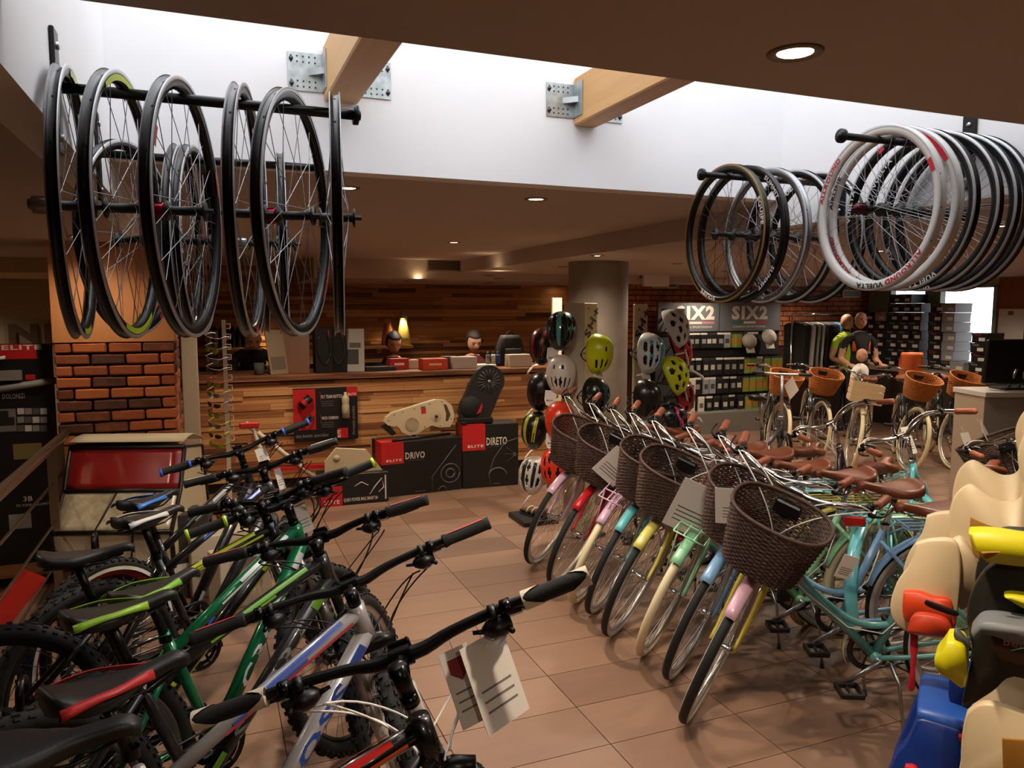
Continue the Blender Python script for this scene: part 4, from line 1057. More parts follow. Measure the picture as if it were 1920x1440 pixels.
# ================================================================== wheels hung in the skylight
def arc_text(b, s, r, a_mid, h, y, side=1, squeeze=1.0):
    vs, fs, ww = text_mesh(s, .03); out = []
    for x, yy in vs:
        a = a_mid - side * (x - ww / 2) * h * squeeze / r; rr_ = r + (yy - .5) * h
        out.append((rr_ * math.cos(a), y, rr_ * math.sin(a)))
    b.add(out, fs)
def ring_patch(b, r0, r1, a0, a1, y, n=14):
    vs = []; fs = []
    for i in range(n + 1):
        a = a0 + (a1 - a0) * i / n; vs += [(r0 * math.cos(a), y, r0 * math.sin(a)), (r1 * math.cos(a), y, r1 * math.sin(a))]
    b.add(vs, [(2 * i, 2 * i + 2, 2 * i + 3, 2 * i + 1) for i in range(n)])
def hung_wheel_meshes(ro, depth, hw):
    D = {}
    ri = ro - depth
    b = MB(); b.lathe([(ri, -.005), (ri + depth * .35, -hw * .9), (ro - .001, -hw), (ro, -hw * .85), (ro - .007, -hw * .7), (ro - .009, 0), (ro - .007, hw * .7), (ro, hw * .85), (ro - .001, hw), (ri + depth * .35, hw * .9), (ri, .005)], 72, 'y', close=True); D['rim'] = b.mesh('rim')
    b = MB()
    for s in (-1, 1): b.lathe([(ro - .0090, s * (hw + .0004)), (ro - .0010, s * (hw + .0006)), (ro + .0004, s * hw * .82)], 72, 'y')
    D['track'] = b.mesh('brake_track')
    b = MB()
    for i in range(16): b.lathe([(0, 0), (.0035, 0)], 8, 'z', Rm(-(i + .25) * PI / 8, 'Y') @ Tm(0, 0, ro - .0085))
    D['holes'] = b.mesh('spoke_holes')
    D['spk'] = spokes_mb(.022, ri + .003, .028, 24, .0010).mesh('spokes'); D['hub'] = hub_mesh(.045, .011, .024)
    b = MB(); b.lathe([(0, .049), (.017, .049), (.0185, .052), (.0185, .082), (.012, .083), (.012, .09), (0, .09)], 16, 'y')
    for i in range(9): a = 2 * PI * i / 9; b.box((.0185 * math.cos(a), .067, .0185 * math.sin(a)), (.003, .03, .003), Tm(0, 0, 0))
    D['free'] = b.mesh('freehub'); D['ro'] = ro; D['ri'] = ri; D['hw'] = hw
    return D
W700 = hung_wheel_meshes(.302, .030, .0125); W26 = hung_wheel_meshes(.285, .034, .0125)
def hung_wheel(D, lab, pos, yaw, rim, track=None, spokes=M_SILV, hub=M_BLACK, free=None, patches=(), texts=(), grp='bare wheels hung from bars in the skylight', spin=0.0, ztop=None):
    """yaw: the wheel plane's heading measured from the room's depth axis, to the right"""
    z = pos[2] if ztop is None else ztop - D['ri'] + .0
    t = thing('bicycle_wheel', lab, 'wheel', (pos[0], pos[1], z - D['ro']), (0, 0, PI / 2 - yaw), grp)
    M = Tm(0, 0, D['ro']) @ Rm(spin, 'Y')
    r = inst(D['rim'], 'rim', rim, t, M)
    track = track or M_TRACK
    if track != 'none': inst(D['track'], 'brake_track', track, r)
    stuff(inst(D['holes'], 'spoke_holes', mat('hole', '#050505', .9), r))
    inst(D['spk'], 'spokes', spokes, t, M); h = inst(D['hub'], 'hub', hub, t, M)
    if free: inst(D['free'], 'freehub', free, h)
    for c, a0, a1 in patches:
        for s in (-1, 1):
            b = MB(); ring_patch(b, D['ri'] + .006, D['ro'] - .011, math.radians(a0), math.radians(a1), s * (D['hw'] + .0008)); b.build('rim_decal', mat('decal ' + c, c, .4), r)
    for s_, c, am in texts:
        for s in (-1, 1):
            b = MB(); arc_text(b, s_, D['ri'] + (D['ro'] - D['ri']) * .54, math.radians(am), (D['ro'] - D['ri']) * .50, s * (D['hw'] + .0012), side=-s, squeeze=1.35); b.build('lettering', mat('decal ' + c, c, .4), r)
    return t
M_TRACK = mat('machined brake track', '#b4b5b7', .35, .35); M_RIMB = mat('black rim', '#0b0b0c', .28, .2); M_RIMW = mat('white rim', '#d9d5d0', .3); M_RIMS = mat('silver rim', '#8f9092', .3, .9)
M_REDH = mat('red anodised', '#a5142a', .3, .7)
def wall_bar(lab, x0, x1, y, z, wall_x):
    t = thing('wheel_bar', lab, 'rack', (wall_x, y, z))
    b = MB(); b.tube([(0, 0, 0), (x1 - wall_x, 0, 0)], .0125, 12); b.build('bar', M_SATIN, t)
    b = MB(); b.lathe([(0, -.006), (.024, -.006), (.024, .006), (0, .006)], 18, 'x', Tm(x1 - wall_x, 0, 0)); b.tube([(x1 - wall_x, 0, 0), (x1 - wall_x + (.012 if x1 > wall_x else -.012), 0, 0)], .012, 10); b.build('end_stop', M_SATIN, t)
    s = 1 if x1 > wall_x else -1
    b = MB(); b.box((s * .006, 0, -.01), (.01, .055, .27), bev=.002); pl = b.build('wall_plate', M_SATIN, t)
    for zz in (-.11, .09):
        q = MB(); q.lathe([(0, s * .016), (.009, s * .016), (.009, s * .01)], 6, 'x', Tm(0, 0, zz)); q.build('bolt', M_SILV, pl)
ZB1, ZB2 = 2.19, 2.175
wall_bar('black wheel bar on the left shaft wall nearer the spruce beam', XL, .37, 2.0, ZB1, XL)
wall_bar('black wheel bar on the left shaft wall close to its back wall', XL, .37, 2.70, ZB2, XL)
def LW(px, py, Y): p = at_y(px, py, Y); return p
rows_ = [(140, -1, dict(lab='black road wheel with lime rim patch closest to the left shaft wall', patches=[('#b9cf1d', 60, 100), ('#c3dc1c', 262, 285)], free=M_SILV)),
 (237, 9, dict(lab='black road wheel with lime arcs and a white sticker', patches=[('#b9cf1d', 70, 125), ('#c3dc1c', 250, 300)])),
 (350, 13.5, dict(lab='black and silver road wheel with a red freehub and red rim flash', free=M_REDH, patches=[('#b0202a', 15, 28), ('#b0202a', 150, 160)])),
 (464, 10, dict(lab='narrow black road wheel with grey track between two red-hubbed wheels', patches=[('#c0283a', 268, 276)])),
 (555, 22, dict(lab='silver-sided road wheel with red freehub and pink lettering', free=M_REDH, texts=[('FULCRUM', '#d8d8d8', 20), ('RACING', '#c8385a', 325)])),
 (632, 9, dict(lab='black road wheel seen on edge at the end of its bar'))]
for px, yaw, kw in rows_:
    p = at_y(px, 400, 2.0); hung_wheel(W700, kw.pop('lab'), (p.x, 2.0, 0), math.radians(yaw), M_RIMB, ztop=ZB1 + .013, **kw)
for px, yaw, lab, kw in ((246, 22, 'silver road wheel with red rim block on the back bar', dict(patches=[('#b0202a', 20, 45), ('#c8202a', 300, 330)])),
 (345, 8, 'black wheel lettered FUSION on the back bar', dict(texts=[('FUSION', '#e6e6e6', 330), ('FUSION', '#e6e6e6', 200)], patches=[('#b0202a', 60, 75)])),
 (368, 10, 'black wheel lettered ATTACK on the back bar', dict(texts=[('ATTACK', '#d8d8d8', 320), ('ATTACK', '#d8d8d8', 180)])),
 (492, 3, 'slim black wheel on the back bar with silver freehub', dict(free=M_SILV)), (528, 4.5, 'black wheel on edge at the end of the back bar', dict(free=M_SILV))):
    p = at_y(px, 435, 2.70); hung_wheel(W700, lab, (p.x, 2.70, 0), math.radians(yaw), M_RIMB, ztop=ZB2 + .013, **kw)
ZB3, ZB4 = 2.245, 2.285
wall_bar('black wheel bar on the right shaft wall near the back corner', XR, 1.90, 2.66, ZB3, XR)
wall_bar('black wheel bar on the right shaft wall carrying the white wheels', XR, 2.03, 2.05, ZB4, XR)
M_CARB = mat('brown carbon rim', '#3a2517', .25, .3)
for x, yaw, rim, lab, kw in ((2.02, 3, M_RIMB, 'black wheel with tan brake track lettered EQUIPE', dict(texts=[('EQUIPE', '#dedede', 165), ('EQUIPE', '#dedede', 290)], track=mat('tan track', '#8a6a3a', .4, .4), spokes=M_SATIN)),
 (2.10, 0, M_RIMB, 'black wheel lettered SUMMIT behind the tan-tracked one', dict(texts=[('SUMMIT', '#dedede', 140), ('SUMMIT', '#dedede', 225)], spokes=M_SATIN, track='none')),
 (2.23, 4, M_RIMS, 'silver-spoked wheel with a grey track on the back corner bar', dict(texts=[('ATTACK', '#2a2a2a', 250)])),
 (2.36, 2, M_RIMB, 'grey-sided black wheel on the back corner bar', dict(texts=[('ATTACK', '#9a9a9a', 60)])),
 (2.50, 0, M_RIMB, 'black wheel with white VUELTA lettering on the back corner bar', dict(texts=[('VUELTA', '#efefef', 300), ('VUELTA', '#efefef', 60)], patches=[('#c02a35', 75, 95)], spokes=M_SATIN))):
    hung_wheel(W26, lab, (x, 2.66, 0), math.radians(yaw), rim, ztop=ZB3 + .013, **kw)
for x, yaw, rim, lab, kw in ((2.20, 4, M_RIMW, 'white wheel with red ALLROUND lettering and dark red hub', dict(texts=[('ALLROUND', '#c4142a', 235), ('VUELTA', '#222222', 270), ('ALLROUND', '#c4142a', 30)], patches=[('#c4142a', 150, 160)], free=mat('dark red hub', '#4a0d18', .3, .6))),
 (2.265, 1, M_RIMW, 'second white wheel lettered AIRLINE in black and red', dict(texts=[('AIRLINE', '#1d1d1d', 20), ('ALLROUND', '#c4142a', 325), ('VUELTA', '#222222', 285)], patches=[('#c4142a', 110, 150)])),
 (2.35, 3, M_RIMB, 'black wheel with grey track lettered VUELTA beside the white wheels', dict(texts=[('VUELTA', '#e8e8e8', 250), ('VUELTA', '#e8e8e8', 10)], patches=[('#c4142a', 60, 66)])),
 (2.45, 1, M_RIMB, 'black wheel with thick silver track lettered VUELTA', dict(texts=[('VUELTA', '#e8e8e8', 275), ('VUELTA', '#d8d8d8', 40)])),
 (2.54, 2, M_RIMB, 'black wheel lettered XLR close to the right shaft wall', dict(texts=[('XLR', '#e8e8e8', 330)])),
 (2.61, 2, M_RIMB, 'rearmost black wheel touching the right shaft wall', dict(texts=[('VUELTA', '#e8e8e8', 300)]))):
    hung_wheel(W26, lab, (x, 2.05, 0), math.radians(yaw), rim, ztop=ZB4 + .013, spokes=M_SILV, **kw)
# ================================================================== helmets on their stands
def helmet_meshes(vents):
    """shell with open vents over a dark liner; x front, z crown. vents: (u, v, ru, rv) ellipses, u -1..1 along, v 0..1 across"""
    nu, nv = 44, 40; L, W, H = .145, .105, .135
    def P(i, j, k=1.0):
        u = -1 + 2 * i / nu; v = PI * (j / nv)
        rr_ = max(math.sqrt(max(0.0, 1 - abs(u) ** 2.3)), .12)
        y = math.cos(v) * rr_; z = max(0.0, math.sin(v)) ** .85 * rr_
        return Vector((u * L * k, y * W * k * (1 - .10 * u), z * H * k * (1 - .12 * u)))
    def hole(i, j):
        u = -1 + 2 * (i + .5) / nu; v = (j + .5) / nv
        return any(((u - a) / c) ** 2 + ((v - b_) / d) ** 2 < 1 for a, b_, c, d in vents)
    ks = {(i, j) for i in range(nu) for j in range(nv) if not hole(i, j)}
    b = MB(); idx = {}; vs = []; fs = []
    def V(i, j, lay):
        k = (i, j, lay)
        if k not in idx: idx[k] = len(vs); vs.append(P(i, j, 1.0 if lay == 0 else .93))
        return idx[k]
    for i, j in ks:
        q = [(i, j), (i + 1, j), (i + 1, j + 1), (i, j + 1)]
        fs.append([V(*p, 0) for p in q])
        for (di, dj), (a, c) in (((0, -1), (0, 1)), ((1, 0), (1, 2)), ((0, 1), (2, 3)), ((-1, 0), (3, 0))):
            if (i + di, j + dj) not in ks: fs.append([V(*q[a], 0), V(*q[a], 1), V(*q[c], 1), V(*q[c], 0)])
    b.add(vs, fs, True); shell = b.mesh('shell')
    g = MB(); m = 20
    gv = [P(i * nu / m, j * nv / m, .87) for i in range(m + 1) for j in range(m + 1)]
    gf = [(i * (m + 1) + j, (i + 1) * (m + 1) + j, (i + 1) * (m + 1) + j + 1, i * (m + 1) + j + 1) for i in range(m) for j in range(m)]
    g.add(gv, gf, True); liner = g.mesh('liner')
    def band(j0, j1, i0, i1):
        s = MB()
        for i in range(i0, i1):
            for j in range(j0, j1):
                if (i, j) in ks: s.add([P(i, j, 1.006), P(i + 1, j, 1.006), P(i + 1, j + 1, 1.006), P(i, j + 1, 1.006)], [(0, 1, 2, 3)], True)
        return s.mesh('stripe')
    st = [band(nv // 2 - 2, nv // 2 + 2, 5, nu - 3), band(9, 12, 8, nu - 8), band(nv - 12, nv - 9, 8, nu - 8)]
    r = MB()
    for q in (-1, 1): r.tube(bez((.05, q * .095, .0), (.03, q * .08, -.06), (0, q * .04, -.12), (0, q * .01, -.13), 6), .004, 5); r.tube(bez((-.06, q * .095, .0), (-.03, q * .085, -.05), (0, q * .06, -.09), (.012, q * .05, -.085), 6), .004, 5)
    return shell, liner, st, r.mesh('strap')
V_ROAD = [(u, v, .27, .040) for v in (.14, .27, .40, .60, .73, .86) for u in ((.42, -.25) if v in (.27, .73) else (.32, -.38))]
V_AERO = [(.46, v, .26, .016) for v in (.26, .32, .38, .44, .56, .62, .68, .74)]
V_FEW = [(.45, v, .27, w) for v, w in ((.20, .03), (.32, .028), (.44, .030), (.56, .030), (.68, .028), (.80, .03))] + [(-.30, .40, .16, .022), (-.30, .60, .16, .022)]
V_OVAL = [(u, v, .17, .045) for k, u in enumerate((-.6, -.18, .24, .64)) for v in ((.12, .30, .50, .70, .88) if k % 2 else (.21, .40, .60, .79))]
HM = {k: helmet_meshes(f) for k, f in (('road', V_ROAD), ('aero', V_AERO), ('few', V_FEW), ('oval', V_OVAL))}
def hm(c, r=.3): return mat('helmet ' + c, c, r, coat=.4)
def helmet(lab, px, py, d, az, kind, c, stripe=None, tilt=0.0, roll=0.0, k=1.0):
    """hung front-down with the crown facing az (degrees, 0 = towards -Y, + towards +X)"""
    p = at_d(px, py, d)
    t = thing('helmet', lab, 'helmet', p, (0, 0, 0), 'cycling helmets on the helmet stands')
    # crown (z) -> outward, front (x) -> down
    out = Vector((math.sin(math.radians(az)) * math.cos(tilt), -math.cos(math.radians(az)) * math.cos(tilt), math.sin(tilt)))
    dn = (Vector((0, 0, -1)) + out * out.z).normalized(); y = out.cross(dn)
    Rmat = Matrix((dn, y, out)).transposed().to_4x4() @ Rm(roll, 'Z')
    t.matrix_basis = Matrix.Translation(p) @ Rmat @ Sm(k, k, k)
    sh, li, st, sp = HM[kind]
    s = inst(sh, 'shell', hm(c), t); inst(li, 'liner', mat('helmet liner', '#101012', .8), t)
    if stripe:
        for m_ in st: stuff(inst(m_, 'stripe', hm(stripe), t))
    inst(sp, 'strap', mat('strap', '#141414', .8), t)
    return t
# stands: each a tall folded cream sheet with brackets
def helmet_stand(lab, px, py, d, az, faces, h, text=True):
    p = at_d(px, py, d); t = thing('helmet_stand', lab, 'display stand', (p.x, p.y, 0), (0, 0, math.radians(az)))
    top = p.z
    for i, (x0, y0, x1, y1) in enumerate(faces):
        b = MB(); v = Vector((x1 - x0, y1 - y0, 0)); L = v.length; a = math.atan2(v.y, v.x)
        b.box((L / 2, .01, top / 2), (L, .02, top), bev=.004); b.build('panel', M_CREAM, t, Tm(x0, y0, 0) @ Rm(a, 'Z'))
    if text:
        x0, y0, x1, y1 = faces[0]; w = x1 - x0
        letters('SH+', mat('dark brown print', '#2a1a14', .6), t, Tm(x0 + w * .3, y0 - .006, top - .26) @ Rm(-1.05, 'Y'), .062, .24, .03)
        b = MB()
        for q, z in ((.28, top - .04), (.62, top - .15)): b.lathe([(0, -.007), (.006, -.007), (.006, -.004)], 8, 'y', Tm(x0 + w * q, y0, z))
        b.build('screw', M_BLACK, t)
    b = MB(); b.box(((faces[0][0] + faces[0][2]) / 2, .02, .012), (.2, .2, .024)); b.build('foot_plate', M_BLACK, t)
    return t, top
ST = []
def tongue(par_lab, px, py, d, az, par, txt=True):
    p = at_d(px, py, d)
    M = par.matrix_basis.inverted() if False else (Matrix.Translation(par.location) @ par.rotation_euler.to_matrix().to_4x4()).inverted()
    b = MB(); pol = [(-.038, .05), (.038, .05), (.042, -.02), (.03, -.055), (0, -.068), (-.03, -.055), (-.042, -.02)]
    b.prism(pol, -.004, .004, 'y'); b.box((0, .035, .03), (.03, .075, .012))
    o = b.build('bracket', M_WHITE, par, M @ Matrix.Translation(p) @ Rm(math.radians(az), 'Z') @ Rm(-.25, 'X'))
    if txt: letters('MAX+', mat('dark brown print', '#2a1a14', .6), o, Tm(-.026, -.0052, -.03), .013, .05, .02)
D0 = 5.45
sA, _ = helmet_stand('cream folded helmet stand carrying the yellow helmet, left of the column', 1097, 568, D0 + .02, 20, [(-.005, 0, .135, 0), (-.10, .11, -.005, 0)], 1.75)
sB, _ = helmet_stand('cream folded helmet stand carrying the white and blue helmet, right of the column', 1205, 570, D0 + .02, 20, [(-.085, 0, .06, 0), (.06, 0, .13, .09)], 1.75)
sC, _ = helmet_stand('narrow cream helmet stand behind the teal helmet', 1046, 558, D0 + .55, 5, [(-.05, 0, .04, 0)], 1.78, False)
for st, px, py, az in ((sA, 1122, 704, 20), (sA, 1116, 790, 20), (sA, 1036, 665, -30), (sA, 1032, 745, -30), (sA, 1034, 825, -30), (sA, 1033, 907, -30), (sB, 1212, 708, 20), (sB, 1208, 795, 20), (sB, 1287, 668, 65), (sB, 1284, 735, 65)):
    tongue('', px, py, D0 - .12 if az == 20 else D0 - .05, az, st)
def white_hook(par, px, py, d, az):
    p = at_d(px, py, d); M = (Matrix.Translation(par.location) @ par.rotation_euler.to_matrix().to_4x4()).inverted()
    b = MB(); b.tube([(0, .10, .03), (0, 0, .015), (0, -.06, -.02), (0, -.075, -.045)], .009, 8, flat=.6); b.build('hook_arm', M_WHITE, par, M @ Matrix.Translation(p) @ Rm(math.radians(az), 'Z'))
for px, py in ((1000, 690), (997, 772), (995, 850), (992, 935)): white_hook(sC, px, py, D0 + .35, -60)
for px, py in ((1300, 700), (1296, 780)): white_hook(sB, px, py, D0 - .02, 60)
helmet('fluorescent yellow helmet with slit vents on the left cream stand', 1117, 664, D0 - .12, 20, 'few', '#c9d313')
helmet('glossy black vented helmet below the yellow one', 1110, 745, D0 - .12, 20, 'road', '#0c0d0f', '#1d4b4a')
helmet('black and yellow helmet low on the left cream stand', 1124, 818, D0 - .12, 20, 'oval', '#1a1a1c', '#c9c31a')
helmet('black helmet with teal stripes atop the left side of the stand', 1053, 622, D0 - .02, -35, 'road', '#101316', '#4aa8a8', .35)
helmet('white aero helmet beneath the teal-striped one', 1052, 703, D0 - .02, -35, 'few', '#ddd6cf', None, .2)
helmet('orange-red aero helmet above the first wicker basket', 1050, 790, D0 - .05, -35, 'aero', '#e23d1c', None, .3)
helmet('orange-red ribbed helmet at the bottom of the stand', 1041, 878, D0 - .05, -30, 'road', '#e0391c', None, .3)
helmet('black helmet with a red edge beside the teal-striped one', 1022, 650, D0 + .25, -70, 'aero', '#121113', '#8a1a24', .3)
helmet('smooth black helmet with a white letter behind the white one', 1020, 735, D0 + .25, -70, 'aero', '#0d0d0e', None, .3, 0, 1.05)
helmet('black time-trial helmet next to the orange-red one', 1008, 808, D0 + .2, -70, 'aero', '#0e0f10', '#a7b02a', .3)
helmet('white and black striped helmet low beside the orange one', 1003, 892, D0 + .15, -65, 'road', '#d3d0ca', '#18181a', .3)
helmet('white helmet with sky blue stripe on the right cream stand', 1212, 662, D0 - .12, 20, 'road', '#d6dde2', '#2f9cc2')
helmet('matt black slotted helmet below the blue-striped one', 1205, 748, D0 - .12, 20, 'aero', '#141415')
helmet('white vented helmet on the right flank of the stand', 1258, 618, D0 - .05, 42, 'oval', '#dadcdc', None, .45)
helmet('red helmet tucked under the white vented one', 1264, 660, D0 + .06, 62, 'oval', '#c22b1f', None, .35)
helmet('fluorescent yellow vented helmet with a peak', 1257, 706, D0 - .08, 40, 'oval', '#c6d321', None, .4)
helmet('red and black helmet under the yellow vented one', 1268, 745, D0 + .06, 62, 'oval', '#a5202a', '#141414', .3)
helmet('black helmet with pink streaks low on the right stand', 1256, 792, D0 - .05, 42, 'oval', '#141316', '#d02f7c', .4)
# ================================================================== sales counter and what stands round it
CYF = 7.32; CX0, CX1 = at_y(330, 800, CYF).x - .25, 3.75
counter = thing('sales_counter', 'long sales counter clad in horizontal pine planks', 'counter', ((CX0 + CX1) / 2, CYF, 0))
b = MB(); b.box((0, .34, .55), (CX1 - CX0 - .02, .60, .98)); b.build('carcass', mat('dark backing board', '#3a2013', .9), counter)
b = MB(); b.box((0, .34, .05), (CX1 - CX0 - .06, .58, .1)); b.build('plinth', mat('dark plinth', '#20120c', .7), counter)
def clad_to(par, x0, x1, z0, z1, y, rows, seed):
    r = random.Random(seed); z = z0; hh = (z1 - z0) / rows
    while z < z1 - .004:
        h = min(round(hh * r.choice((.7, .9, 1.0, 1.25, 1.4)), 3), z1 - z); x = x0 - r.random() * .4
        while x < x1:
            L = r.choice((.35, .5, .65, .85)); a, c = max(x, x0), min(x + L, x1)
            if c - a > .03: plank(c - a, h, par, (a + c) / 2, y - r.choice((0, .003, .007, .011, .015)), z + h / 2)
            x += L
        z += h
clad_to(counter, CX0 - (CX0 + CX1) / 2, CX1 - (CX0 + CX1) / 2, .10, 1.02, .025, 22, 8)
b = MB(); b.box((0, .32, 1.055), (CX1 - CX0 + .04, .74, .05), bev=.004); b.build('worktop', WOOD, counter)
ZT = 1.081
def on_top(px, Y=7.5, py=690): return at_y(px, py, Y).x
def carton(lab, px, Y, w, h, d, c, cat='box', rot=0.0, name='carton', group=None, band=None, z=ZT):
    b = MB(); b.box((0, 0, h / 2), (w, d, h), bev=.003); o = b.build(name, mat('carton ' + c, c, .55), None, Tm(on_top(px, Y), Y, z) @ Rm(rot, 'Z'))
    tag(o, lab, cat, group)
    if band: q = MB(); q.box((0, -d / 2 - .0006, h * .5), (w * .5, .001, h * .2)); q.build('print', mat('carton ' + band, band, .6), o)
    q = MB(); q.box((0, 0, h + .0006), (w * .98, .02, .001)); q.build('tape', mat('clear tape', '#c9bb9a', .3), o)
    return o
def sheet_up(lab, px, Y, w, h, c, rot=0.0, lean=.12, cat='display board', name='display_board', art=None):
    t = thing(name, lab, cat, (on_top(px, Y), Y, ZT), (0, 0, rot))
    M = Rm(-lean, 'X'); b = MB(); b.box((0, 0, h / 2 + .002), (w, .012, h)); b.build('board', mat('board ' + c, c, .5), t, M)
    q = MB(); q.box((0, h * math.sin(lean) * .5 + .03, .004), (w * .6, .09, .008)); q.build('foot', M_BLACK, t)
    for x, z, ww, hh, cc in art or (): q = MB(); q.box((x * w, -.0066, z * h), (ww * w, .001, hh * h)); q.build('print', mat('print ' + cc, cc, .6), t, M)
sheet_up('beige catalogue board leaning on the counter', 524, 7.42, .19, .42, '#8d7a63', .5, .2, art=[(-.0, .25, .8, .3, '#6a5a49')])
sheet_up('brown wooden sample board on the counter', 556, 7.46, .24, .40, '#6f4427', -.2, .18)
def cage_pack(lab, px, Y, rot):
    t = thing('bottle_cage_box', lab, 'box', (on_top(px, Y), Y, ZT), (0, 0, rot)); b = MB(); b.box((0, 0, .22), (.17, .10, .44), bev=.004); b.build('box', mat('black carton', '#121213', .4), t)
    b = MB(); b.tube(spline([(-.05, -.055, .36), (-.06, -.06, .2), (0, -.065, .08), (.06, -.06, .2), (.03, -.055, .38)], 4), .008, 6); b.build('printed_cage', M_DSILV, t)
    b = MB(); b.box((.045, -.0515, .36), (.012, .002, .10)); b.build('print', M_RED, t)
cage_pack('tall black bottle-cage box next to the brown sample board', 606, 7.46, .15); cage_pack('tall black bottle-cage box touching the white photo board', 634, 7.50, -.1)
sheet_up('white photo board with a dark cyclist picture', 662, 7.44, .22, .42, '#a9a39b', -.25, .12, art=[(0, .35, .5, .35, '#3a3430'), (.1, .62, .5, .12, '#5a5048')])
carton('red carton with white print on the counter', 746, 7.62, .20, .11, .14, '#b5201d', band='#e6d8d0')
carton('small white carton beside the red carton', 774, 7.66, .13, .09, .12, '#c9bda9')
carton('orange shoe carton on the counter', 812, 7.48, .26, .11, .18, '#c43d17', band='#e2b79a')
carton('dark grey carton set beside the white parcel', 842, 7.60, .16, .12, .14, '#4a443f')
carton('white parcel in the middle of the counter', 868, 7.50, .26, .12, .16, '#bdb1a4')
carton('white parcel near the helmet stands', 972, 7.50, .26, .13, .16, '#bfb2a4')
carton('flat black keyboard carton behind the red carton', 712, 7.52, .30, .04, .16, '#17161a')
carton('low white paper tray by the blue cap', 906, 7.56, .22, .03, .2, '#d8d0c4')
for i, (px, c) in enumerate(((915, '#6b6a62'), (925, '#b9b3a8'), (934, '#23468f'))):
    b = MB(); b.lathe([(0, .10), (.02, .10), (.024, .085), (.026, .0), (0, 0)], 14); o = b.build('spray_bottle', mat('bottle ' + c, c, .4), None, Tm(on_top(px, 7.56), 7.56, ZT + .031)); q = MB(); q.lathe([(0, .13), (.012, .13), (.014, .10)], 12); q.build('cap', M_BLACK, o); tag(o, ('olive', 'white', 'blue')[i] + ' bottle standing in the paper tray on the counter', 'bottle')
# glass trophy
t = thing('glass_mug', 'clear glass mug beside the man at the counter', 'mug', (on_top(486, 7.45), 7.45, ZT)); b = MB(); b.lathe([(.03, .002), (.045, .01), (.048, .11), (.044, .11), (.040, .012), (0, .01)], 20); b.build('cup', mat('clear glass', '#e8e4d8', .05, trans=.9, ior=1.45), t)
b = MB(); b.tube(arc(.048, .06, .03, -PI / 2, PI / 2, 8), .005, 6); b.build('handle', mat('clear glass', '#e8e4d8', .05, trans=.9, ior=1.45), t)
# black rucksack
t = thing('rucksack', 'black rucksack standing on the counter behind the white parcel', 'bag', (on_top(956, 7.66), 7.66, ZT)); rg = []
for i in range(9):
    u = i / 8; w = .16 * (1 - .35 * u ** 3); d = .09 * (1 - .4 * u ** 2); z = .33 * u
    rg.append([(w * math.copysign(abs(math.cos(a)) ** .6, math.cos(a)), d * math.copysign(abs(math.sin(a)) ** .6, math.sin(a)), z) for a in [2 * PI * k / 16 for k in range(16)]])
b = MB(); b.loft(rg); b.build('sack', mat('black nylon', '#0d0d0f', .7, bump=(60, .2)), t); b = MB(); b.tube(arc(0, .33, .04, 0, PI, 8), .006, 6); b.build('top_loop', M_BLACK, t); b = MB(); b.box((0, -.09, .12), (.2, .02, .14), bev=.01); b.build('front_pocket', mat('black nylon', '#0d0d0f', .7, bump=(60, .2)), t)
# wall shelf with bags
sx0, sx1 = at_y(655, 650, 9.9).x, at_y(772, 650, 9.9).x
sz = at_y(700, 648, 9.9).z
b = MB(); b.box(((sx0 + sx1) / 2, 9.93, sz - .02), (sx1 - sx0, .24, .035)); o = b.build('wall_shelf', WOOD); tag(o, 'short plank shelf on the back wall behind the counter', 'shelf'); q = MB(); q.box(((sx0 + sx1) / 2, 10.03, sz - .07), (.06, .05, .08)); q.build('shelf_bracket', WOOD, o)
for px, w, h, c, lab in ((727, .17, .30, '#b56a43', 'orange tapered bag on the wall shelf'), (757, .20, .34, '#d2c26a', 'yellow-topped tapered bag on the wall shelf under a lamp')):
    x = at_y(px, 640, 9.9).x; t = thing('shelf_bag', lab, 'bag', (x, 9.9, sz)); rg = []
    for k, (u, ww) in enumerate(((0, 1), (.3, .95), (.7, .7), (.85, .55), (1, .5))): rg.append([(w / 2 * ww * math.cos(a), .05 * ww * math.sin(a), h * u) for a in [2 * PI * j / 14 for j in range(14)]])
    b = MB(); b.loft(rg); b.build('bag_body', mat('bag ' + c, c, .5), t); q = MB(); q.box((0, 0, h + .02), (w * .5, .03, .05), bev=.005); q.build('bag_top', mat('bag top' + c, '#d9d02c' if px > 740 else c, .5), t)
lamp_o = thing('wall_spotlight', 'glowing wall spot above the yellow bag', 'lamp', (at_y(757, 597, 9.8).x, 9.85, at_y(757, 597, 9.8).z)); b = MB(); b.lathe([(0, 0), (.03, 0), (.035, .05), (.02, .08), (0, .08)], 16); b.build('housing', M_SILV, lamp_o); b = MB(); b.lathe([(0, -.001), (.027, -.001)], 16); b.build('bulb', M_GLOW, lamp_o)
l = bpy.data.lights.new('wall_spot_beam', 'SPOT'); l.energy = 14; l.color = (1, .72, .36); l.spot_size = 2.4; l.spot_blend = .8; l.shadow_soft_size = .03; o = bpy.data.objects.new('wall_spot_beam', l); COL.objects.link(o); o.parent = lamp_o; o.location = (0, 0, -.01)
lamp_o = thing('wall_spotlight', 'glowing wall spot behind the bald man', 'lamp', (at_y(500, 600, 9.8).x, 9.85, at_y(500, 600, 9.8).z)); b = MB(); b.lathe([(0, 0), (.03, 0), (.035, .05), (.02, .08), (0, .08)], 16); b.build('housing', M_SILV, lamp_o); b = MB(); b.lathe([(0, -.001), (.027, -.001)], 16); b.build('bulb', M_GLOW, lamp_o)
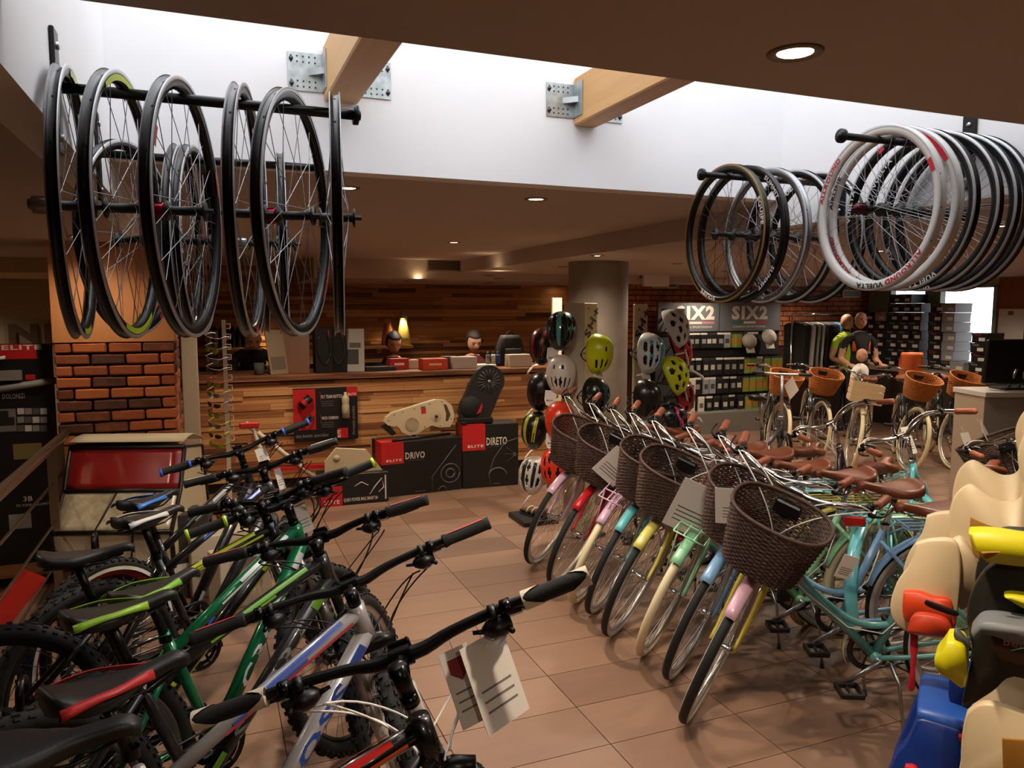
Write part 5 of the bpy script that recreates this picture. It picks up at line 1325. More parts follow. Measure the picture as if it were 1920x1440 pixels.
l = bpy.data.lights.new('wall_spot_beam', 'SPOT'); l.energy = 14; l.color = (1, .72, .36); l.spot_size = 2.4; l.spot_blend = .8; l.shadow_soft_size = .03; o = bpy.data.objects.new('wall_spot_beam', l); COL.objects.link(o); o.parent = lamp_o; o.location = (0, 0, -.01)
# back shelf of dark bottles at left
bx0, bx1 = at_y(388, 650, 9.9).x, at_y(460, 650, 9.9).x; bz_ = at_y(420, 652, 9.9).z
b = MB(); b.box(((bx0 + bx1) / 2, 9.93, bz_ - .02), (bx1 - bx0 + .2, .26, .035)); o = b.build('wall_shelf', WOOD); tag(o, 'plank shelf carrying dark drink bottles beside the bald man', 'shelf'); q = MB(); q.box(((bx0 + bx1) / 2, 10.03, bz_ - .07), (.06, .05, .08)); q.build('shelf_bracket', WOOD, o)
for i in range(7):
    x = bx0 + .03 + (bx1 - bx0) * i / 6.5; b = MB(); b.lathe([(0, 0), (.034, 0), (.036, .01), (.036, .09), (.031, .11), (.036, .13), (.036, .19), (.03, .21), (0, .21)], 16); o = b.build('drink_bottle', mat(('bottle dark', 'bottle pale')[i < 2], ('#15161a', '#b9b4a8')[i < 2], .35), None, Tm(x, 9.9, bz_)); q = MB(); q.lathe([(.024, .21), (.024, .235), (.010, .24), (.009, .265), (0, .265)], 12); q.build('cap', M_BLACK, o); tag(o, ('dark', 'pale')[i < 2] + ' drink bottle, ' + ('first', 'second', 'third', 'fourth', 'fifth', 'sixth', 'seventh')[i] + ' from the cream post on the back shelf', 'bottle', 'drink bottles on the back shelf')

# ---------------- people and mannequins
def skin_body(name, verts, edges, radii, mats, slot, parent, sub=2):
    me = bpy.data.meshes.new(name); me.from_pydata(verts, edges, []); o = bpy.data.objects.new(name, me); COL.objects.link(o)
    sk = o.modifiers.new('skin', 'SKIN'); sk.use_smooth_shade = True; sb = o.modifiers.new('smooth', 'SUBSURF'); sb.levels = sub; sb.render_levels = sub
    for i, r in enumerate(radii):
        d = me.skin_vertices[0].data[i]; d.radius = r if isinstance(r, tuple) else (r, r)
    me.skin_vertices[0].data[0].use_root = True
    dg = bpy.context.evaluated_depsgraph_get(); m2 = bpy.data.meshes.new_from_object(o.evaluated_get(dg)); bpy.data.objects.remove(o)
    m2.materials.clear()
    for m in mats: m2.materials.append(m)
    for p in m2.polygons: p.material_index = slot(p.center); p.use_smooth = True
    o = bpy.data.objects.new(name, m2); COL.objects.link(o); o.parent = parent
    return o
def head_parts(t, M, skin, hair=None, bald=False, beard=None):
    """face on a head of unit 0.115 half height; local x forward, z up, origin at the head centre"""
    b = MB()
    rg = []
    for i in range(13):
        v = -1 + 2 * i / 12; r = math.sqrt(max(0, 1 - abs(v) ** 2.4)); r = max(r, .18)
        fx = 1.0 + (.10 if v < -.3 else 0); jaw = 1.0 if v > -.2 else 1 + .32 * (v + .2)
        rg.append([(.098 * r * fx * math.cos(a) * (1.0 if math.cos(a) < 0 else (1 if v > -.2 else 1.0)), .076 * r * jaw * math.sin(a), .118 * v) for a in [2 * PI * k / 18 for k in range(18)]])
    b.loft(rg); hd = b.build('head', skin, t, M)
    n = MB(); n.loft([[(.092, s * .004, .02) for s in (-1, 1)] + [(.085, s * .006, .02) for s in (1, -1)], [(.116, -.012, -.028), (.116, .012, -.028), (.088, .016, -.03), (.088, -.016, -.03)], [(.098, -.012, -.04), (.098, .012, -.04), (.085, .012, -.04), (.085, -.012, -.04)]]); n.build('nose', skin, hd)
    for s in (-1, 1):
        e = MB(); e.lathe([(.006, -.006), (.018, -.004), (.022, .004), (.012, .01)], 12, 'y', Tm(-.005, s * .075, -.005) @ Sm(1, 1, 1.5)); e.build('ear', skin, hd)
        e = MB(); e.box((.088, s * .03, .008), (.012, .026, .010), bev=.003); e.build('eye', mat('eye dark', '#2a1d16', .4), hd)
        e = MB(); e.box((.093, s * .031, .028), (.010, .034, .006), bev=.002); e.build('eyebrow', mat('brow', '#3a281c', .8), hd)
    e = MB(); e.box((.092, 0, -.064), (.010, .044, .008), bev=.002); e.build('mouth', mat('lips', '#8a4a3f', .6), hd)
    if hair:
        h = MB(); rg = []
        for i in range(10):
            v = -.35 + 1.37 * i / 9; r = max(math.sqrt(max(0, 1 - min(1, abs(v)) ** 2.4)), .15)
            ring_ = []
            for k in range(18):
                a = 2 * PI * k / 18; front = math.cos(a) > .45 and v < .45
                q = .9 if front else 1.10
                ring_.append((.098 * r * q * math.cos(a) - (.012 if front else .004), .076 * r * q * math.sin(a) * 1.02, .120 * v))
            rg.append(ring_)
        h.loft(rg); h.build('hair', mat('hair ' + hair, hair, .6, bump=(80, .5)), hd)
    return hd
def hand_parts(parent, wrist, dirv, skin, side):
    d = Vector(dirv).normalized(); u = d.cross(Vector((0, 0, 1))).normalized(); w = u.cross(d)
    b = MB(); c = Vector(wrist); b.loft([[c + d * t + u * x * wd + w * z * .014 for x, z in ((-1, -1), (1, -1), (1, 1), (-1, 1))] for t, wd in ((0, .022), (.03, .036), (.085, .040))])
    h = b.build('hand', skin, parent)
    for i in range(4):
        L = (.062, .075, .07, .055)[i]; o = c + d * .082 + u * (-.03 + .02 * i); q = MB(); q.tube([o, o + d * L * .5 - w * .006, o + d * L * .85 - w * .022], [.0095, .0088, .0075], 7); q.build('finger', skin, h)
    o = c + d * .03 + u * (-side) * .034; q = MB(); q.tube([o, o + d * .03 + u * (-side) * .02, o + d * .058 + u * (-side) * .022], [.011, .010, .008], 7); q.build('thumb', skin, h)
def person(lab, loc, rotz, skin_c, top_c, leg_c, hair=None, seated=False, lean=0.0, arms='down', cat='person', name='person', look=0.0, h=1.0, plastic=False, sleeve=None):
    t = thing(name, lab, cat, loc, (0, 0, rotz)); t.scale = (h, h, h)
    sk = mat('skin ' + skin_c, skin_c, .45 if plastic else .55); tp = mat('cloth ' + top_c, top_c, .8); lg = mat('cloth ' + leg_c, leg_c, .8)
    hz = .95 if not seated else .55
    sx, cz = math.sin(lean), math.cos(lean)
    def up(d, y=0.0, x=0.0): return (x + d * sx, y, hz + d * cz)
    verts = [(0, 0, hz), up(.18), up(.38), up(.50), up(.60)]; rad = [(.15, .11), (.14, .105), (.165, .115), (.10, .08), (.055, .055)]
    edges = [(0, 1), (1, 2), (2, 3), (3, 4)]; hands = []
    for s in (-1, 1):
        i = len(verts); sh = up(.46, s * .19)
        if arms == 'fwd': el = (sh[0] + .10, s * .25, sh[2] - .26); wr = (sh[0] + .33, s * .17, sh[2] - .34); dv = (1, -s * .2, -.15)
        elif arms == 'bent': el = (sh[0] - .02, s * .25, sh[2] - .28); wr = (sh[0] + .21, s * .22, sh[2] - .34); dv = (1, 0, -.1)
        else: el = (sh[0] - .01, s * .235, sh[2] - .29); wr = (sh[0] + .04, s * .245, sh[2] - .54); dv = (.1, 0, -1)
        verts += [sh, el, wr]; rad += [.062, .046, .032]; edges += [(3, i), (i, i + 1), (i + 1, i + 2)]; hands.append((wr, dv, s))
    for s in (-1, 1):
        i = len(verts)
        if seated: verts += [(.03, s * .10, hz - .02), (.42, s * .12, hz - .02), (.42, s * .12, .09), (.50, s * .12, .05)]
        else: verts += [(0, s * .09, hz - .08), (.015, s * .10, .50), (-.01, s * .10, .09), (.11, s * .11, .045)]
        rad += [.085, .06, .042, .04]; edges += [(0, i), (i, i + 1), (i + 1, i + 2), (i + 2, i + 3)]
    wz = [v[2] for v in verts]
    el_z = verts[6][2]
    def slot(c):
        if sleeve and abs(c.y) > .2 and c.z < verts[5][2] - .12: return 2
        if c.z < .12: return 3
        if c.z > up(.575)[2]: return 2
        return 0 if c.z > hz - .02 and not (seated and c.x > .25 and c.z < hz + .05) else 1
    skin_body('body', verts, edges, rad, [tp, lg, sk, M_BLACK], slot, t)
    hc = up(.735, 0, .02); M = Matrix.Translation(hc) @ Rm(look, 'Y')
    head_parts(t, M, sk, hair)
    for wr, dv, s in hands: hand_parts(t, wr, dv, sk, s)
    return t
mx = at_y(476, 640, 8.15).x
person('bald man in a black jacket and red shirt leaning over the counter', (mx, 8.68, 0), -PI / 2, '#b98263', '#111113', '#1c1d22', lean=.78, arms='fwd', look=.45, h=.94)
def seat_stool(lab, x, y):
    t = thing('office_stool', lab, 'stool', (x, y, 0)); b = MB(); b.lathe([(0, .43), (.18, .43), (.19, .45), (.18, .475), (0, .48)], 24); b.build('seat', M_BLACK, t)
    b = MB(); b.tube([(0, 0, .05), (0, 0, .43)], .025, 10); b.build('column', M_CHROME, t)
    for i in range(5): a = i * 2 * PI / 5; b = MB(); b.tube([(0, 0, .06), (.26 * math.cos(a), .26 * math.sin(a), .03)], [.02, .014], 8); b.build('leg', M_SATIN, t)
for px, lab, hair, skin, top, hs in ((737, 'seated person with short black hair bent over the counter desk', '#15100d', '#c08a6a', '#1b1c22', 1.0), (886, 'seated person with dark hair and a headset by the white parcel', '#1a120e', '#c79a7c', '#5a1d22', 1.0)):
    x = at_y(px, 670, 8.35).x; seat_stool('black office stool under the ' + ('short-haired' if px < 800 else 'headset-wearing') + ' person', x, 8.42)
    person(lab, (x, 8.42, -.03), -PI / 2, skin, top, '#22242c', hair, True, .12, 'fwd', look=.45, h=1.06)
# shirt front of the standing man is part of his jacket opening
# ================================================================== trainers, their boxes and the posters
M_BOXK = mat('black printed carton', '#141314', .42); M_TXT = mat('white print', '#d8d2c8', .6); M_GLINE = mat('grey line print', '#5b5753', .6)
def logo(par, M, h, w): letters('ELITE', mat('white print', '#d8d2c8', .6), par, M, h, w, .03, 'logo')
def product_box(lab, px0, px1, py_b, w_over, h, d, word, rot, drawing):
    a = at_z(px0, py_b[0], 0); c = at_z(px1, py_b[1], 0); v = c - a; w = v.length; ang = math.atan2(v.y, v.x)
    t = thing('trainer_box', lab, 'box', (a.x, a.y, 0), (0, 0, ang)); b = MB(); b.box((w / 2, d / 2, h / 2), (w, d, h), bev=.004); b.build('carton', M_BOXK, t)
    s = w * (.27 if word == 'DRIVO' else .40); hs = h * .40
    b = MB(); b.box((s / 2, -.0015, h - hs / 2), (s, .003, hs)); b.box((-.0015, d * .3, h - hs / 2), (.003, d * .55, hs)); b.box((s / 2, d * .3, h + .0015), (s, d * .55, .003)); rd = b.build('red_label', M_RED, t)
    logo(rd, Tm(s * .22, -.004, h - hs * .88), hs * .10, s * .7)
    letters(word, M_TXT, t, Tm(s + w * .02, -.002, h - hs * .82), hs * .30, w * (.24 if word == 'DRIVO' else .37), .02)
    b = MB(); b.box((s + w * .14, -.0012, h - hs * .90), (w * .22, .001, .003)); b.box((s + w * .2, -.0012, h * .05), (w * .12, .001, .008)); b.build('print', M_GLINE, t)
    for pl, r_ in drawing:
        b = MB(); b.tube([(x * w, -.002, z * h) for x, z in pl], r_, 5, flat=1); b.build('line_print', M_GLINE, t)
    return t, w
circ = lambda cx, cz, r, k, n=18: [(cx + r * math.cos(2 * PI * i / n), cz + r * k * math.sin(2 * PI * i / n)) for i in range(n + 1)]
tb1, w1 = product_box('wide black DRIVO trainer box with a red corner label', 716, 866, (934, 917), 0, .50, .30, 'DRIVO', 0, [([(.62, .02), (.62, .30), (.93, .86)], .004), (circ(.85, .33, .12, 1.5), .006), (circ(.85, .33, .055, 1.5), .008), (circ(.75, .02, .05, 1.5)[:10], .005)])
tb2, w2 = product_box('tall black DIRETO trainer box with a red corner label', 868, 972, (917, 909), 0, .605, .27, 'DIRETO', 0, [([(.50, .0), (.46, .2), (.55, .45), (.75, .70), (.98, .76)], .005), (circ(.62, .18, .16, .75)[0:10], .008), ([(.95, .5), (.78, .62)], .002), ([(.95, .5), (.74, .52)], .002), ([(.95, .5), (.8, .4)], .002), (circ(.93, .5, .02, 1.0), .006)])
# cream trainer lying on the wide box
t = thing('smart_trainer', 'cream flat-sided home trainer lying on the wide black box', 'trainer', tb1.location + Vector((w1 * .48, .10, .50)), tb1.rotation_euler); R_ = .68
MC = mat('cream trainer shell', '#c9b897', .45)
outl = [(-.33, .13), (-.30, .10), (-.20, .075), (-.17, .03), (-.10, -.005), (-.02, .0), (.05, .045), (.12, .07), (.20, .045), (.30, .045), (.33, .10), (.345, .16), (.32, .245), (.255, .30), (.16, .31), (-.26, .21), (-.31, .17)]
TR = Tm(0, 0, .05)
b = MB(); b.prism(outl[::-1], -.03, .03, 'y', TR); body = b.build('shell', MC, t)
b = MB(); b.lathe([(.052, -.033), (.06, -.035), (.066, -.033)], 28, 'y', TR @ Tm(-.075, 0, .095)); b.lathe([(0, -.033), (.048, -.0345)], 28, 'y', TR @ Tm(-.075, 0, .095)); b.build('hub_ring', mat('cream dark', '#a99a7c', .5), body)
b = MB(); b.lathe([(.0, -.036), (.045, -.034), (.058, -.031)], 28, 'y', TR @ Tm(.16, 0, .155)); b.build('cover_disc', mat('cream pale', '#bbaa8a', .5), body); b = MB(); b.lathe([(0, -.055), (.012, -.055), (.014, -.034)], 12, 'y', TR @ Tm(.16, 0, .155)); b.build('axle', M_DSILV, body)
b = MB(); b.prism([(.255, .10), (.28, .105), (.305, .16), (.265, .255), (.235, .265), (.262, .17)][::-1], -.0312, -.0302, 'y', TR); b.build('handle_slot', mat('slot', '#4a3a28', .8), body)
b = MB(); b.box((.04, -.0315, .21), (.045, .002, .045), TR); b.build('red_label', M_RED, body); b = MB(); b.box((.035, -.0315, .243), (.045, .002, .02), TR); b.build('grey_label', M_GREY, body)
b = MB()
for x, z in ((-.29, .14), (-.24, .19), (-.16, .21), (-.05, .235), (.10, .27), (.22, .285), (.31, .12), (.2, .06), (.05, .06), (-.22, .09)): b.lathe([(0, -.0315), (.006, -.0315)], 8, 'y', TR @ Tm(x, 0, z))
b.build('screws', M_DSILV, body)
b = MB(); b.tube([(-.27, -.06, .012), (.30, -.02, .03)], .014, 8); b.tube([(-.05, .03, .05), (-.02, -.045, .02)], .02, 8); b.prism([(-.36, .09), (-.30, .12), (-.22, .02), (-.26, .0)][::-1], -.02, .02, 'y', TR); b.build('base_leg', M_BLACK, t)
# black trainer with spoked disc on the tall box
t = thing('smart_trainer', 'black upright home trainer with a spoked disc on the tall box', 'trainer', tb2.location + Vector((w2 * .30, .13, .605)), tb2.rotation_euler)
ol = []
for i in range(13): a = math.radians(-40 + 190 * i / 12); ol.append((.13 + .155 * math.cos(a), .40 + .155 * math.sin(a)))
ol += [(-.13, .22), (-.17, .12), (-.14, .03), (-.08, 0), (.12, 0), (.16, .10)]
b = MB(); b.prism(ol[::-1], -.05, .03, 'y'); sh = b.build('shell', mat('black trainer shell', '#1a1a1b', .5), t)
b = MB()
for i in range(18):
    a = 2 * PI * i / 18; b.tube([(.13 + .025 * math.cos(a), -.054, .40 + .025 * math.sin(a)), (.13 + .115 * math.cos(a + .1), -.053, .40 + .115 * math.sin(a + .1))], [.006, .013], 5, flat=.4)
b.build('disc_spokes', mat('dark grey spoke', '#4b4b4d', .4, .4), sh); b = MB(); b.lathe([(0, -.07), (.016, -.07), (.02, -.052)], 14, 'y', Tm(.13, 0, .40)); b.build('axle_cap', M_SILV, sh)
b = MB(); b.lathe([(0, -.06), (.10, -.06), (.11, -.05), (.11, 0)], 30, 'y', Tm(-.05, 0, .16)); b.build('flywheel_cover', mat('matt black', '#0e0e0f', .6), sh); b = MB(); b.prism([(.045, .11), (.06, .17), (.055, .20), (.0, .09)], -.064, -.061, 'y'); b.build('red_flash', M_RED, sh)
b = MB(); b.box((0, -.01, .03), (.32, .16, .06), bev=.012); b.box((-.14, -.10, .02), (.05, .1, .03), bev=.006); b.build('base', M_BLACK, t)
# small QUBO box with cream board on it
a = at_z(600, 952, 0); c = at_z(729, 940, 0); v = c - a; ang = math.atan2(v.y, v.x); w = v.length; hq = .27
t = thing('trainer_box', 'low black QUBO trainer box with a red label by the mountain bikes', 'box', (a.x, a.y, 0), (0, 0, ang)); b = MB(); b.box((w / 2, .13, hq / 2), (w, .26, hq), bev=.004); b.build('carton', M_BOXK, t)
b = MB(); b.box((w * .16, -.0015, hq * .32), (w * .32, .003, hq * .64)); rd = b.build('red_label', M_RED, t); logo(rd, Tm(w * .06, -.004, hq * .08), hq * .12, w * .22)
letters('QUBO POWER MAG SMART B+', M_TXT, t, Tm(w * .34, -.002, hq * .12), hq * .11, w * .5, .02); b = MB(); b.box((w * .955, -.0015, hq * .5), (w * .02, .002, hq * .8)); b.build('print', M_TXT, t)
b = MB(); b.tube([(w * .72, -.002, hq * .3), (w * .8, -.002, hq * .55), (w * .9, -.002, hq * .8), (w * .93, -.002, hq * .5), (w * .85, -.002, hq * .35)], .005, 5); b.tube([(w * .5, -.002, hq * .6), (w * .6, -.002, hq * .72), (w * .7, -.002, hq * .6)], .004, 5); b.build('line_print', M_TXT, t)
qb = MB(); qb.prism([(.0, 0), (.50, 0), (.36, .19), (.1, .22), (0, .10)][::-1], 0, .05, 'y'); o = qb.build('folded_roller', mat('cream trainer shell', '#c9b897', .45), None, Matrix.Translation(t.location) @ Rm(ang, 'Z') @ Tm(.06, .08, hq)); tag(o, 'cream folding roller trainer lying on the low QUBO box', 'trainer')
q = MB(); q.lathe([(0, -.004), (.016, -.004), (.016, 0)], 12, 'y', Tm(.43, 0, .05)); q.build('knob', M_BLACK, o); q = MB(); q.lathe([(0, -.004), (.03, -.004), (.03, 0)], 16, 'y', Tm(.1, 0, .13)); q.build('wheel_cap', mat('cream pale', '#bbaa8a', .5), o)
# A-frame stand of cream laths with red cap beside
t = thing('roller_stand', 'folded cream lath stand with a red cap before the counter', 'stand', at_z(560, 940, 0))
for x0, x1 in ((.35, -.42), (-.2, -.36)): b = MB(); b.tube([(x0, 0, .01), (x1, .02, .72)], .022, 4); b.build('lath', mat('cream lath', '#c9bba4', .6), t)
b = MB(); b.box((-.39, .02, .70), (.16, .06, .05), bev=.008); b.build('cap', M_RED, t); b = MB(); b.box((.02, .01, .30), (.5, .03, .035)); b.build('crossbar', M_RED, t)
# bottle poster board
a = at_y(552, 830, 7.27); c = at_y(672, 824, 7.27); top = at_y(555, 729, 7.27).z; hb = top - a.z; wb2 = c.x - a.x
t = thing('poster_board', 'black and red bottle advertising board on the counter front', 'poster', (a.x, 7.285, a.z)); b = MB(); b.box((wb2 / 2, 0, hb / 2), (wb2, .012, hb)); b.build('board', M_BOXK, t)
def prn(x0, x1, z0, z1, m, y=-.0068): q = MB(); q.box(((x0 + x1) / 2 * wb2, y, (z0 + z1) / 2 * hb), ((x1 - x0) * wb2, .001, (z1 - z0) * hb)); return q.build('print', m, t)
prn(0, .34, .22, .98, M_RED); p_ = prn(.83, 1, .82, 1, M_RED); logo(t, Tm(wb2 * .85, -.008, hb * .84), hb * .04, wb2 * .13); prn(.68, .84, .03, .22, M_RED); letters('ELITE', M_TXT, t, Tm(wb2 * .72, -.008, hb * .05) @ Rm(-PI / 2, 'Y'), wb2 * .05, hb * .14, .03, 'logo')
letters('FLY TEAM BOTTLE', M_TXT, t, Tm(wb2 * .43, -.007, hb * .80), hb * .06, wb2 * .33); letters('VICO CARBON', M_TXT, t, Tm(wb2 * .43, -.007, hb * .40), hb * .055, wb2 * .26); letters('the bottle specialist', mat('grey print2', '#8f8a85', .6), t, Tm(wb2 * .03, -.007, hb * .08), hb * .06, wb2 * .5, 0.0)
letters('the bottle specialist', mat('grey print2', '#8f8a85', .6), t, Tm(wb2 * .95, -.007, hb * .08) @ Rm(-PI / 2, 'Y'), wb2 * .045, hb * .55, 0.0)
for z in (.88, .45): prn(.415, .42, z - .12, z + .05, M_RED)
for z in (.74, .70, .66, .34, .30, .26): prn(.43, .62, z - .006, z + .006, M_GLINE)
b = MB(); b.lathe([(0, 0), (.036, 0), (.036, .12), (.030, .135), (.036, .15), (.036, .19), (.026, .21), (.014, .22), (.014, .245), (0, .25)], 18, 'z', Tm(wb2 * .80, -.045, hb * .42)); b.build('sample_bottle', mat('cream bottle', '#c6b795', .4), t); b = MB(); b.tube([(wb2 * .80 - .04, -.01, hb * .52), (wb2 * .80 - .04, -.05, hb * .52), (wb2 * .80, -.088, hb * .52), (wb2 * .80 + .04, -.05, hb * .52), (wb2 * .80 + .04, -.01, hb * .52)], .004, 6); b.build('bottle_holder', M_SILV, t)
b = MB(); b.tube([(wb2 * .10, -.04, hb * .67), (wb2 * .26, -.04, hb * .84)], .038, 14); b.build('sample_bottle', M_BLACK, t); b = MB(); b.tube([(wb2 * .145, -.04, hb * .715), (wb2 * .19, -.04, hb * .765)], .039, 14, cap=False); b.build('bottle_band', M_RED, t)
b = MB(); b.tube(spline([(wb2 * .10, -.02, hb * .33), (wb2 * .2, -.05, hb * .36), (wb2 * .3, -.03, hb * .46), (wb2 * .22, -.02, hb * .44), (wb2 * .14, -.04, hb * .40), (wb2 * .26, -.02, hb * .5)], 4), .009, 6); b.build('sample_cage', M_BLACK, t)
# ================================================================== sportswear wall, mannequins, shoe boxes, desk
GY = 8.70
gx0, gx1 = at_y(1236, 600, GY).x, at_y(1468, 600, GY).x; gt = at_y(1350, 568, GY).z
M_GOND = mat('slate grey panel', '#64676b', .6); M_GDK = mat('dark slatwall', '#26272b', .65)
gon = thing('display_wall', 'slate grey SIX2 display wall hung with packets', 'display stand', ((gx0 + gx1) / 2, GY, 0)); gw = gx1 - gx0
hz = gt - at_y(1350, 621, GY).z
b = MB(); b.box((0, .10, (gt - hz) / 2), (gw, .06, gt - hz)); b.build('back_panel', M_GDK, gon)
b = MB(); b.box((-gw * .26, .06, gt - hz / 2), (gw * .475, .05, hz)); h1 = b.build('header_panel', M_GOND, gon)
b = MB(); b.box((gw * .24, .06, gt - hz / 2), (gw * .50, .05, hz)); h2 = b.build('header_panel', M_GOND, gon)
b = MB(); b.box((0, -.05, .14), (gw, .36, .28)); b.build('plinth', mat('grey plinth', '#6f6a63', .6), gon)
def six2(par, x, w, flag):
    letters('SIX2', mat('white print', '#d8d2c8', .6), par, Tm(x, .032, gt - hz * .56), hz * .46, w, .05)
    for i, c in enumerate(flag):
        q = MB(); q.box((x + w * (i + .5) / 3, .0335, gt - hz * .70), (w / 3, .002, hz * .08)); q.build('flag_bar', mat('flag ' + c, c, .6), par)
    letters('CARBON SPORTSWEAR', mat('white print', '#d8d2c8', .6), par, Tm(x + w * .05, .032, gt - hz * .88), hz * .07, w * .9, .01)
six2(h1, -gw * .36, gw * .30, ('#6a6c70', '#d8d2c8', '#c07a88')); six2(h2, gw * .08, gw * .30, ('#2f7a62', '#d8d2c8', '#b03343'))
for py_ in (622, 668, 704, 739):
    z = at_y(1350, py_, GY).z; b = MB(); b.box((gw * .03, .055, z), (gw * .93, .03, .02)); b.build('hook_rail', M_DSILV, gon)
rr = random.Random(21)
def packet(lab, x, z, w, h, c, hd='#d4cfc6', pic=None):
    t = thing('glove_packet', lab, 'packet', (x, GY + .02 - rr.random() * .04, z - h), (0, 0, rr.uniform(-.12, .12)), 'packets hung on the display wall')
    b = MB(); b.box((0, 0, h * .45), (w, .028, h * .9), bev=.004); b.build('pack', mat('packet ' + c, c, .45), t)
    b = MB(); b.box((0, -.002, h * .95), (w, .02, h * .12)); b.build('header_card', mat('packet ' + hd, hd, .6), t)
    if pic: b = MB(); b.box((0, -.0146, h * .45), (w * .6, .001, h * .3)); b.build('print', mat('packet ' + pic, pic, .6), t)
ORD = ['first', 'second', 'third', 'fourth', 'fifth', 'sixth', 'seventh', 'eighth', 'ninth', 'tenth', 'eleventh', 'twelfth', 'thirteenth', 'fourteenth', 'fifteenth', 'sixteenth']
KINDS = [('#17171a', '#cfcac0', '#8d8a85', 'black packet with a white header card'), ('#1d1c1e', '#2a2a2c', '#b9b4aa', 'all black packet with a pale print'), ('#7d8a3a', '#3a3a30', '#c96a2a', 'olive green packet with an orange print'), ('#c9c2b2', '#d8d2c6', '#5a5650', 'cream packet with dark print'), ('#8a8d92', '#d0ccc4', '#3a3a3c', 'grey packet with a white header card')]
for ri, (y0_, y1_, n, seq) in enumerate(((624, 652, 13, '0001042100'), (671, 702, 15, '0010002422'), (707, 737, 15, '3041012222'), (742, 771, 13, '3301012433'))):
    zt = at_y(1350, y0_, GY).z; hh = zt - at_y(1350, y1_, GY).z
    for i in range(n):
        x = (gx0 + gx1) / 2 - gw * .30 + gw * .78 * i / (n - 1) * (1.0 if ri else .72); k = KINDS[int(seq[i * len(seq) // n])]
        packet(k[3] + ', ' + ORD[i] + ' from the helmet-stand end of the ' + ('top', 'second', 'third', 'bottom')[ri] + ' rail', x, zt, .105, hh, k[0], k[1], k[2])
for px, py_, c, lab in ((1404, 640, '#8e887e', 'grey cap on the top rail of the SIX2 wall'), (1441, 632, '#cfcac0', 'white helmet cover on the top rail of the SIX2 wall')):
    p = at_y(px, py_, GY - .05); b = MB(); b.lathe([(0, .10), (.06, .09), (.10, .05), (.115, 0), (.10, -.02), (0, -.02)], 18); o = b.build('cap', mat('cap ' + c, c, .6), None, Tm(p.x, p.y, p.z) @ Rm(1.2, 'X')); q = MB(); q.box((0, -.13, -.005), (.14, .08, .01), bev=.003); q.build('peak', mat('cap ' + c, c, .6), o); tag(o, lab, 'cap')
p = at_y(1262, 590, GY - .12); b = MB(); b.box((0, 0, 0), (.36, .02, .16), bev=.004); o = b.build('shelf_sign', mat('black sign', '#2a2b2e', .5), None, Tm(p.x, p.y, p.z)); tag(o, 'small dark SIX2 sign behind the white helmet', 'sign'); letters('SIX2', mat('grey print2', '#8f8a85', .6), o, Tm(-.15, -.0106, -.03), .08, .28, .04)
q = MB(); q.box((0, .06, 0), (.03, .12, .03)); q.build('sign_bracket', M_DSILV, o)

# clothes rail
RY = 8.25; ra, rb_ = at_y(1486, 590, RY), at_y(1586, 590, RY)
rail = thing('clothes_rail', 'chrome clothes rail before the brick wall', 'clothes rail', ((ra.x + rb_.x) / 2, RY, 0)); rw = rb_.x - ra.x
b = MB(); b.tube([(-rw / 2, 0, ra.z), (rw / 2, 0, ra.z)], .014, 10); b.build('top_bar', M_CHROME, rail)
for s in (-1, 1):
    b = MB(); b.tube([(s * rw / 2, 0, .02), (s * rw / 2, 0, ra.z)], .014, 10); b.build('post', M_CHROME, rail); b = MB(); b.tube([(s * rw / 2, -.25, .02), (s * rw / 2, .25, .02)], .016, 8); b.build('foot', M_CHROME, rail)
cols = ['#0d0e11', '#101114', '#0c0d10', '#b9bab6', '#15171b', '#9aa39a', '#0f1013', '#c9cac6', '#14161a', '#0e1013', '#1b1e22', '#101216', '#14171c', '#3f8fb4', '#0f1114', '#23282b', '#2a3034', '#14171a']
def garment_mesh(seed, L):
    r = random.Random(seed); rg = []
    prof = [(0, .05), (.03, .16), (.07, .21), (.25, .205), (.55, .19), (.8, .18), (1, .19)]
    for u, hw in prof:
        ring_ = []
        for k in range(16):
            a = 2 * PI * k / 16; ring_.append(((.022 + .010 * math.sin(3 * a + seed + u * 4)) * math.cos(a) * (1 + u * .4), hw * math.sin(a), -.09 - u * L))
        rg.append(ring_)
    b = MB(); b.loft(rg); return b
hk = MB(); hk.tube([(0, 0, -.085), (0, 0, -.02)] + [(0, .016 * math.sin(a), .0 + .016 * math.cos(a) - .002) for a in (-2.6, -1.6, -.6, .4, 1.4)], .0025, 5); hk.tube([(0, -.19, -.13), (0, 0, -.085), (0, .19, -.13)], .005, 5); HK = hk.mesh('hanger')
for i, c in enumerate(cols):
    x = -rw / 2 + .05 + (rw - .1) * i / (len(cols) - 1); L = .72 + .12 * math.sin(i * 2.3)
    lab = {3: 'pale grey cycling tights between black jackets on the rail', 5: 'grey-green cycling top on the clothes rail', 7: 'white-striped cycling tights on the clothes rail', 13: 'blue patterned cycling jersey on the clothes rail', 15: 'dark grey jacket near the mannequins on the rail', 16: 'charcoal jacket at the mannequin end of the rail', 0: 'black jacket at the display-wall end of the rail'}.get(i, 'plain black cycling garment, ' + (ORD + ['seventeenth', 'eighteenth'])[i] + ' from the display-wall end of the rail')
    t = thing('cycling_garment', lab, 'clothing', ((ra.x + rb_.x) / 2 + x, RY, ra.z - .014), (0, 0, rr.uniform(-.12, .12)), 'cycling clothes on the rail')
    garment_mesh(i, L).build('garment', mat('cloth ' + c, c, .8), t); inst(HK, 'hanger', M_DSILV, t)
